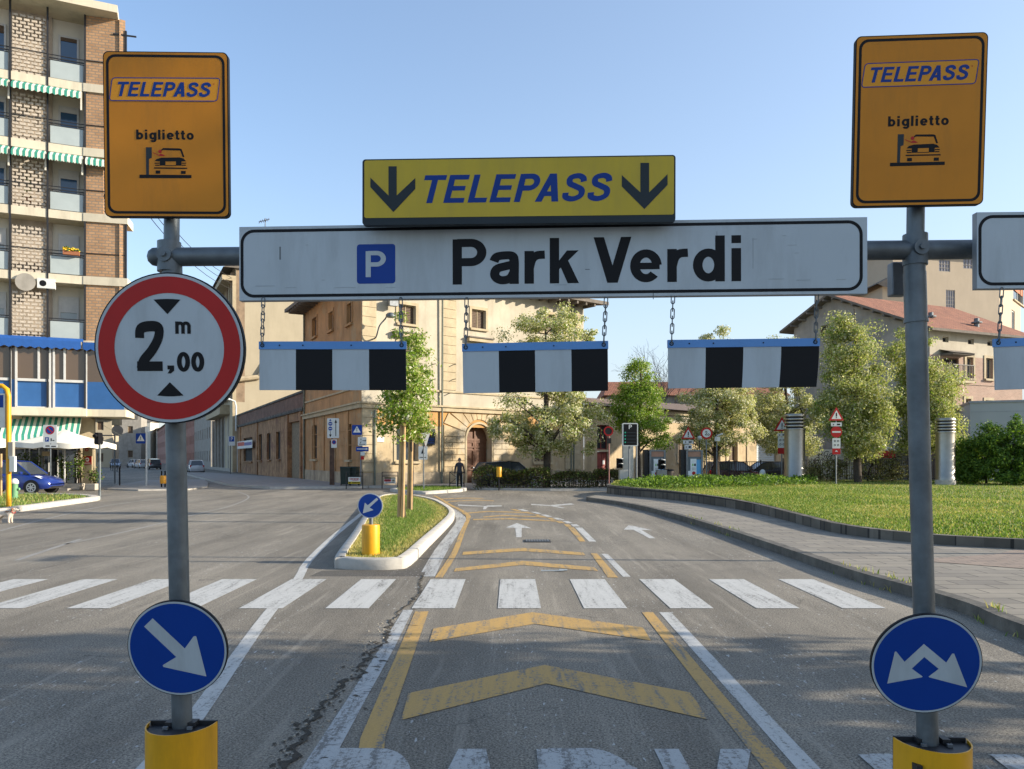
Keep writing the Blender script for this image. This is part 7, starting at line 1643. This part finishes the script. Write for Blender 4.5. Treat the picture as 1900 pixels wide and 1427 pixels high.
t = thing('cafe_post','grey square post of the cafe terrace behind the no-parking sign','post',((78-950)*42.4/F,42.4,0)); b = MB(GALVD); x = (78-950)*42.4/F; b.box((x,42.4,1.45),(.14,.14,2.9)); b.build('shaft', t); b = MB(GALVD); b.box((x,42.4,.02),(.3,.3,.04)); b.build('foot', t)
def chair(x, y, rz):
    t = thing('cafe_chair','dark cafe terrace chair behind the planters','chair',(x,y,0),'dark chairs on the cafe terrace'); R_ = rot2(rz); c = V(x,y,0)
    b = MB(DARKM); b.box(c+V(0,0,.45),(.42,.42,.04),0,R_); b.build('seat', t); b = MB(DARKM); b.box(c+R_@V(0,.2,.72),(.42,.03,.45),0,R_); b.build('backrest', t)
    for sx in (-1,1):
        for sy in (-1,1): b = MB(DARKM); b.tube([c+R_@V(sx*.19,sy*.19,.43),c+R_@V(sx*.2,sy*.2,0)],.015,6); b.build('leg', t)
    return t
ch = chair((85-950)*43.2/F,43.2,.5); dup(ch,((98-950)*43.6/F,43.6,0),1.2)
def table(x,y):
    t = thing('cafe_table','small round dark cafe table behind the planters','table',(x,y,0)); b = MB(DARKM); b.lathe((x,y,.70),[(.35,0),(.35,.03)],20); b.build('tabletop', t); b = MB(DARKM); post(b,x,y,0,.7,.03); b.lathe((x,y,0),[(.22,0),(.2,.03)],16); b.build('leg', t)
table((92-950)*43.4/F-.1,42.9)
# ---------------------------------------------------------------- vehicles
TAILR = mat('tail_lamp',(.35,.012,.012),.25); HEADL = mat('head_lamp',(.62,.66,.68),.15,.05)
def carpaint(name, col): 
    m = mat(name, col, .32, .05, 2, spec=.5, coat=.8); return m
def car(label, paintm, L=3.9, Wd=1.65, H=1.48, hatch=True, group=None, hood=.28, cat='car'):
    """built at the origin, nose towards +X"""
    t = thing('parked_car', label, cat, (0,0,0), group)
    xs = [-1,-.97,-.90,-.72,-.50,-.25,0,.18,.40,.62,.82,.94,1]; xs = [x*L/2 for x in xs]
    belt = [.60,.86,.90,.93,.93,.92,.91,.90,.88,.82,.74,.62,.48]; low = [.42,.26,.22,.20,.2,.2,.2,.2,.2,.2,.22,.26,.36]; wid = [.74,.86,.93,.98,1,1,1,1,.99,.97,.92,.82,.66]
    b = MB(paintm, DARKM); sec = []
    for x,bl,lo,wd in zip(xs,belt,low,wid):
        h = Wd/2*wd; mid = (bl+lo)/2
        sec.append([(x,0,lo),(x,-h*.90,lo),(x,-h,lo+.10),(x,-h*1.01,mid),(x,-h*.97,bl-.08),(x,-h*.86,bl),(x,0,bl+.035),(x,h*.86,bl),(x,h*.97,bl-.08),(x,h*1.01,mid),(x,h,lo+.10),(x,h*.90,lo)])
    k = 12
    b.add([p for s_ in sec for p in s_], [(i*k+j,(i+1)*k+j,(i+1)*k+(j+1)%k,i*k+(j+1)%k) for i in range(len(sec)-1) for j in range(k)]+[tuple(range(k)),tuple((len(sec)-1)*k+j for j in range(k))[::-1]])
    b.build('body', t, 40)
    # cabin: glass with roof and pillars
    g0 = [-.95,-.80,-.10,.20,.56] if hatch else [-.72,-.42,-.10,.16,.52]; zz = [.90,H-.10,H,H-.05,.88]; ww = [.84,.72,.70,.71,.84]
    sec = []
    for f,z,wq in zip(g0,zz,ww): sec.append((f*L/2,z,wq*Wd/2))
    vs = []; 
    for x,z,h in sec: vs += [(x,-h,z),(x,h,z)]
    belt_l = [(sec[0][0],-.86*Wd/2,.88),(sec[4][0],-.86*Wd/2,.88),(sec[0][0],.86*Wd/2,.88),(sec[4][0],.86*Wd/2,.88)]
    b = MB(GLASS); B_ = len(vs); allv = vs+belt_l
    b.add(allv, [(0,1,3,2),(6,7,9,8),(0,2,4,6,8,B_+1,B_),(1,B_+2,B_+3,9,7,5,3)]); b.build('glass', t)
    b = MB(paintm); rv = []
    for (x,z,h) in sec[1:4]: rv += [(x,-h*1.01,z+.012),(x,h*1.01,z+.012)]
    b.add(rv, [(0,1,3,2),(2,3,5,4)]); 
    for s_ in (-1,1):
        for (i,j,r_) in ((0,1,.045),(3,4,.035)): b.tube([V(sec[i][0],s_*sec[i][2]*1.0,sec[i][1]),V(sec[j][0],s_*sec[j][2]*1.0,sec[j][1])],r_,6)
        mx = sec[2][0]+.02; b.tube([V(mx,s_*.86*Wd/2,.9),V(mx,s_*.71*Wd/2,H-.02)],.04,6); b.tube([V(sec[1][0],s_*sec[1][2],sec[1][1]),V(sec[2][0],s_*sec[2][2],sec[2][1]),V(sec[3][0],s_*sec[3][2],sec[3][1])],.035,6)
    b.build('roof', t, 40)
    for fx in (.62,-.63):
        for s_ in (-1,1):
            x = fx*L/2; y = s_*(Wd/2-.09); w_ = thing('wheel','','',(x,y,.30)); 
            for key in ('label','category'): 
                if key in w_: del w_[key]
            attach(w_, t)
            R_ = Matrix.Rotation(PI/2,3,'X'); b = MB(RUBBER); b.tube([(x,y-.09,.30),(x,y-.085,.30),(x,y+.085,.30),(x,y+.09,.30)],[.27,.30,.30,.27],24); b.build('tyre', w_, 50)
            b = MB(CHROME,DARKM); yo = y+s_*.093; pl = Plane((x,yo,.30),(1 if s_ < 0 else -1,0,0)); b.ring(pl,(0,0),0,.20,.0,1,20); b.ring(pl,(0,0),.165,.21,.006,0,20); b.ring(pl,(0,0),0,.05,.01,0,10)
            for q in range(7): a = 2*PI*q/7; b.poly(pl,[(.03*math.cos(a-.9),.03*math.sin(a-.9)),(.18*math.cos(a-.13),.18*math.sin(a-.13)),(.18*math.cos(a+.13),.18*math.sin(a+.13)),(.03*math.cos(a+.9),.03*math.sin(a+.9))],.006,None,0)
            b.build('rim', w_)
    for s_ in (-1,1):
        b = MB(HEADL); b.add([(L*.44,s_*Wd*.24,.66),(L*.40,s_*Wd*.46,.68),(L*.335,s_*Wd*.48,.80),(L*.36,s_*Wd*.35,.795)],[(0,1,2,3)] if s_ < 0 else [(3,2,1,0)]); 
        for v in b.v: pass
        b.v = [(v[0]+.035,v[1]*1.01,v[2]+.015) for v in b.v]; b.build('headlight', t)
        b = MB(TAILR); b.box((-L*.475,s_*Wd*.40,.80),(.10,.20,.26)); b.build('tail_light', t, bevel=.02)
        b = MB(paintm); b.box((L*.20,s_*(Wd/2+.06),.95),(.14,.16,.11)); b.build('mirror', t, bevel=.03)
        b = MB(DARKM)
        for x in (-.02,-.22): b.box((L*x,s_*Wd*.497,.76),(.16,.02,.03))
        b.build('handle', t)
    b = MB(DARKM); b.box((L*.485,0,.36),(.10,Wd*.55,.14)); b.build('grille', t, bevel=.02)
    b = MB(PWHITE); b.box((-L*.492,0,.62),(.03,.50,.11)); b.build('number_plate', t)
    for s_ in (-1,1):
        for fx in (.62,-.63): b = MB(RUBBER); pl = Plane((fx*L/2,s_*Wd*.498,.30),(-s_,0,0)); b.ring(pl,(0,0),.0,.345,.006,0,28); b.build('wheel_arch', t)
    return t
def place(t, x, y, rz, z=0): t.location = (x,y,z); t.rotation_euler = (0,0,rz); return t
PB = carpaint('blue_car_paint',(.008,.028,.18)); PK = carpaint('black_car_paint',(.012,.014,.018)); PS = carpaint('silver_car_paint',(.42,.44,.46)); PW = carpaint('white_car_paint',(.62,.62,.62)); PGy = carpaint('dark_car_paint',(.03,.035,.045)); PR = carpaint('maroon_car_paint',(.05,.012,.014))
place(car('glossy blue hatchback parked before the cafe at the left edge', PB), -24.15, 37.4, .04).scale = (1.07,1.07,1.07)
place(car('black hatchback seen from behind, parked behind the box hedge', PK, 4.1, 1.72, 1.52), P(925,890,44.6).x+.55, 45.0, .42, .0)
S0 = -math.atan2(14,7.1)
sdir2 = math.atan2(14,-7.1)
place(car('silver hatchback seen from behind, parked by the shaded shop fronts', PS, 3.9,1.65,1.5), P(363,860,88).x, 88, sdir2)
CG = 'cars parked in a row in the shaded side street'
place(car('black estate car, nearest of the parked row in the shaded side street', PGy, 4.2,1.75,1.62, group=CG), P(284,860,118).x, 118, sdir2+.15)
place(car('silver car in the shaded street row, second behind the black estate', PS, 4.0,1.7,1.5, group=CG), P(263,855,129).x, 129, sdir2+.25)
place(car('white car in the shaded street row, far end', PW, 4.0,1.7,1.5, group=CG), P(250,853,139).x, 139, sdir2+.3)
place(car('pale blue car in the middle of the side street, driving away far off', carpaint('pale_blue_paint',(.30,.36,.44)), 4.2,1.75,1.6), P(214,845,140).x, 140, sdir2-PI)
place(car('dark red car behind the fence left of the first steel vent', PR, 4.0,1.65,1.5, group='dark cars behind the fence'), P(1362,876,51).x, 51, .12)
place(car('black car behind the fence, close beside the first steel vent', PK, 4.1,1.7,1.45, group='dark cars behind the fence'), P(1420,878,54).x, 54, .1+PI)
# ---------------------------------------------------------------- man and dog
def skin(name, verts, edges, radii, mats, mfun, parent=None, levels=2, root=0):
    me = bpy.data.meshes.new(name); me.from_pydata(verts, edges, []); o = bpy.data.objects.new(name, me); COL.objects.link(o)
    sk = o.modifiers.new('skin','SKIN'); sk.use_smooth_shade = True; sk.branch_smoothing = .6
    for i, r in enumerate(radii): me.skin_vertices[0].data[i].radius = r if isinstance(r,tuple) else (r,r); me.skin_vertices[0].data[i].use_root = (i == root)
    ss = o.modifiers.new('sub','SUBSURF'); ss.levels = levels; ss.render_levels = levels
    dg = bpy.context.evaluated_depsgraph_get(); m2 = bpy.data.meshes.new_from_object(o.evaluated_get(dg)); o.modifiers.clear(); o.data = m2; bpy.data.meshes.remove(me); m2.name = name
    m2.materials.clear()
    for m in mats: m2.materials.append(m)
    for p in m2.polygons: p.material_index = mfun(p.center); p.use_smooth = True
    if parent is not None: attach(o, parent)
    return o
JUMP = mat('navy_jumper',(.032,.034,.046),.9,.2,20); TROU = mat('black_tracksuit',(.016,.016,.018),.85,.2,20); SKINM = mat('skin',(.42,.25,.17),.6,.08,10); HAIR = mat('grey_hair',(.10,.085,.075),.8,.2,20); SHOE = mat('dark_shoe',(.02,.02,.02),.7)
d = 41.9; g = ground_y(852.5,d); x0 = g.x; z0 = .0; t = thing('person','man in a dark jumper and black striped track trousers walking away before the arched door','person',(x0,d,z0))
vt = []; ed = []; ra = []
def vv(x,y,z,r,par=None):
    vt.append((x0+x,d+y,z0+z)); ra.append(r)
    if par is not None: ed.append((par,len(vt)-1))
    return len(vt)-1
pel = vv(0,0,.93,(.155,.11)); wa = vv(0,.0,1.08,(.15,.105),pel); chs = vv(0,.02,1.30,(.175,.115),wa); sh = vv(0,.03,1.42,(.13,.09),chs); nk = vv(0,.05,1.50,.055,sh); hd = vv(0,.07,1.60,(.072,.088),nk); ht = vv(0,.065,1.68,(.068,.082),hd); vv(0,.06,1.735,.04,ht)
for s_ in (-1,1):
    s1 = vv(s_*.165,.03,1.41,.062,sh); el = vv(s_*.235,.02 if s_ < 0 else .06,1.14,.047,s1); wr = vv(s_*.255,.07 if s_ < 0 else .13,.91,.032,el); pm = vv(s_*.258,.09 if s_ < 0 else .15,.84,.030,wr)
    for q in range(4): f0 = vv(s_*.258+(q-1.5)*.004,(.065+q*.017)+(0 if s_ < 0 else .06),.78,.0095,pm); vv(s_*.254+(q-1.5)*.004,(.068+q*.017)+(0 if s_ < 0 else .06),.735-.008*(q in (1,2)),.008,f0)
    th_ = vv(s_*.245,.125+(0 if s_ < 0 else .06),.80,.010,pm); vv(s_*.24,.135+(0 if s_ < 0 else .06),.765,.008,th_)
    fy = -.10 if s_ < 0 else .14
    hp = vv(s_*.085,0,.86,.095,pel); kn = vv(s_*.095,fy*.35+.04,.50,.068,hp); an = vv(s_*.10,fy,.10,.045,kn); vv(s_*.105,fy+.10,.045,.042,an); vv(s_*.10,fy-.04,.05,.038,an)
skin('body', vt, ed, ra, [JUMP,TROU,SKINM,SHOE], lambda c: (3 if c.z < .09 else 1 if (c.z < .93 and abs(c.x-x0) < .205) else 2 if (c.z > 1.475 or (c.z < .885 and abs(c.x-x0) >= .205)) else 0), t)
b = MB(HAIR); c = V(x0,d+.055,1.63); vs = []
for i in range(9):
    for j in range(16): a = PI*.62*i/8; q = 2*PI*j/16; vs.append(c+V(.083*math.sin(a)*math.cos(q),.100*math.sin(a)*math.sin(q)-.006,.115*math.cos(a)))
b.add(vs,[(i*16+j,(i+1)*16+j,(i+1)*16+(j+1)%16,i*16+(j+1)%16) for i in range(8) for j in range(16)]); b.build('hair', t, 60)
b = MB(SKINM)
for s_ in (-1,1): b.lathe((x0+s_*.082,d+.075,1.575),[(.006,0),(.017,.015),(.020,.04),(.010,.06)],8)
b.build('ear', t, 60)
b = MB(PWHITE)
for s_ in (-1,1): fy = -.10 if s_ < 0 else .14; b.tube([V(x0+s_*.178,d-.03,.84),V(x0+s_*.166,d+fy*.35+.0,.5),V(x0+s_*.146,d+fy-.0,.14)],.012,6)
b.build('trouser_stripe', t)
FURW = mat('white_fur',(.55,.47,.38),.95,.18,14,.5,60,stain=(.30,.18,.10),stain_amt=.7); FURB = mat('brown_fur',(.26,.14,.075),.95,.2,14,.5,60)
d = 20.3; xg = P(12,940,d).x; t = thing('dog','small white curly dog with brownish ears beside the yellow pole at the left edge','dog',(xg,d,0)); vt = []; ed = []; ra = []
x0 = xg-.02
def dv(x,y,z,r,par=None): 
    vt.append((x0+x,d+y,z)); ra.append(r)
    if par is not None: ed.append((par,len(vt)-1))
    return len(vt)-1
hip = dv(-.15,0,.27,(.085,.09)); bel = dv(-.02,0,.27,(.085,.085),hip); che = dv(.11,0,.27,(.09,.10),bel); nek = dv(.19,0,.34,.06,che); hed = dv(.24,0,.38,.066,nek); muz = dv(.31,0,.355,.036,hed); dv(.345,0,.35,.024,muz)
tl = dv(-.22,0,.33,.03,hip); tl2 = dv(-.25,0,.40,.028,tl); dv(-.22,0,.45,.03,tl2)
for s_ in (-1,1):
    k1 = dv(-.13,s_*.055,.19,.048,hip); k2 = dv(-.185,s_*.058,.11,.032,k1); k3 = dv(-.165,s_*.058,.03,.028,k2); dv(-.13,s_*.058,.022,.026,k3)
    f1 = dv(.12,s_*.055,.17,.040,che); f2 = dv(.115,s_*.058,.09,.030,f1); f3 = dv(.12,s_*.058,.03,.028,f2); dv(.15,s_*.058,.022,.025,f3)
    e1 = dv(.225,s_*.062,.40,.026,hed); dv(.215,s_*.085,.335,.030,e1)
skin('body', vt, ed, ra, [FURW,FURB], lambda c: 1 if ((abs(c.y-d) > .060 and c.z > .30) or (c.x-x0 < -.205)) else 0, t)
b = MB(SBLK); b.lathe((x0+.362,d,.345),[(.006,-.012),(.014,0),(.006,.012)],8)
for s_ in (-1,1): b.lathe((x0+.285,d+s_*.040,.395),[(.003,-.008),(.009,0),(.003,.008)],8)
b.build('nose_and_eyes', t); b = MB(SRED); pl = Plane((x0+.20,d,.335),(0,1,0),(-.4,0,1)); ring_ = [pl.pt(.072*math.cos(2*PI*k/16),.072*math.sin(2*PI*k/16)) for k in range(16)]; b.tube(ring_,.008,6,0,closed=True); b.build('collar', t)
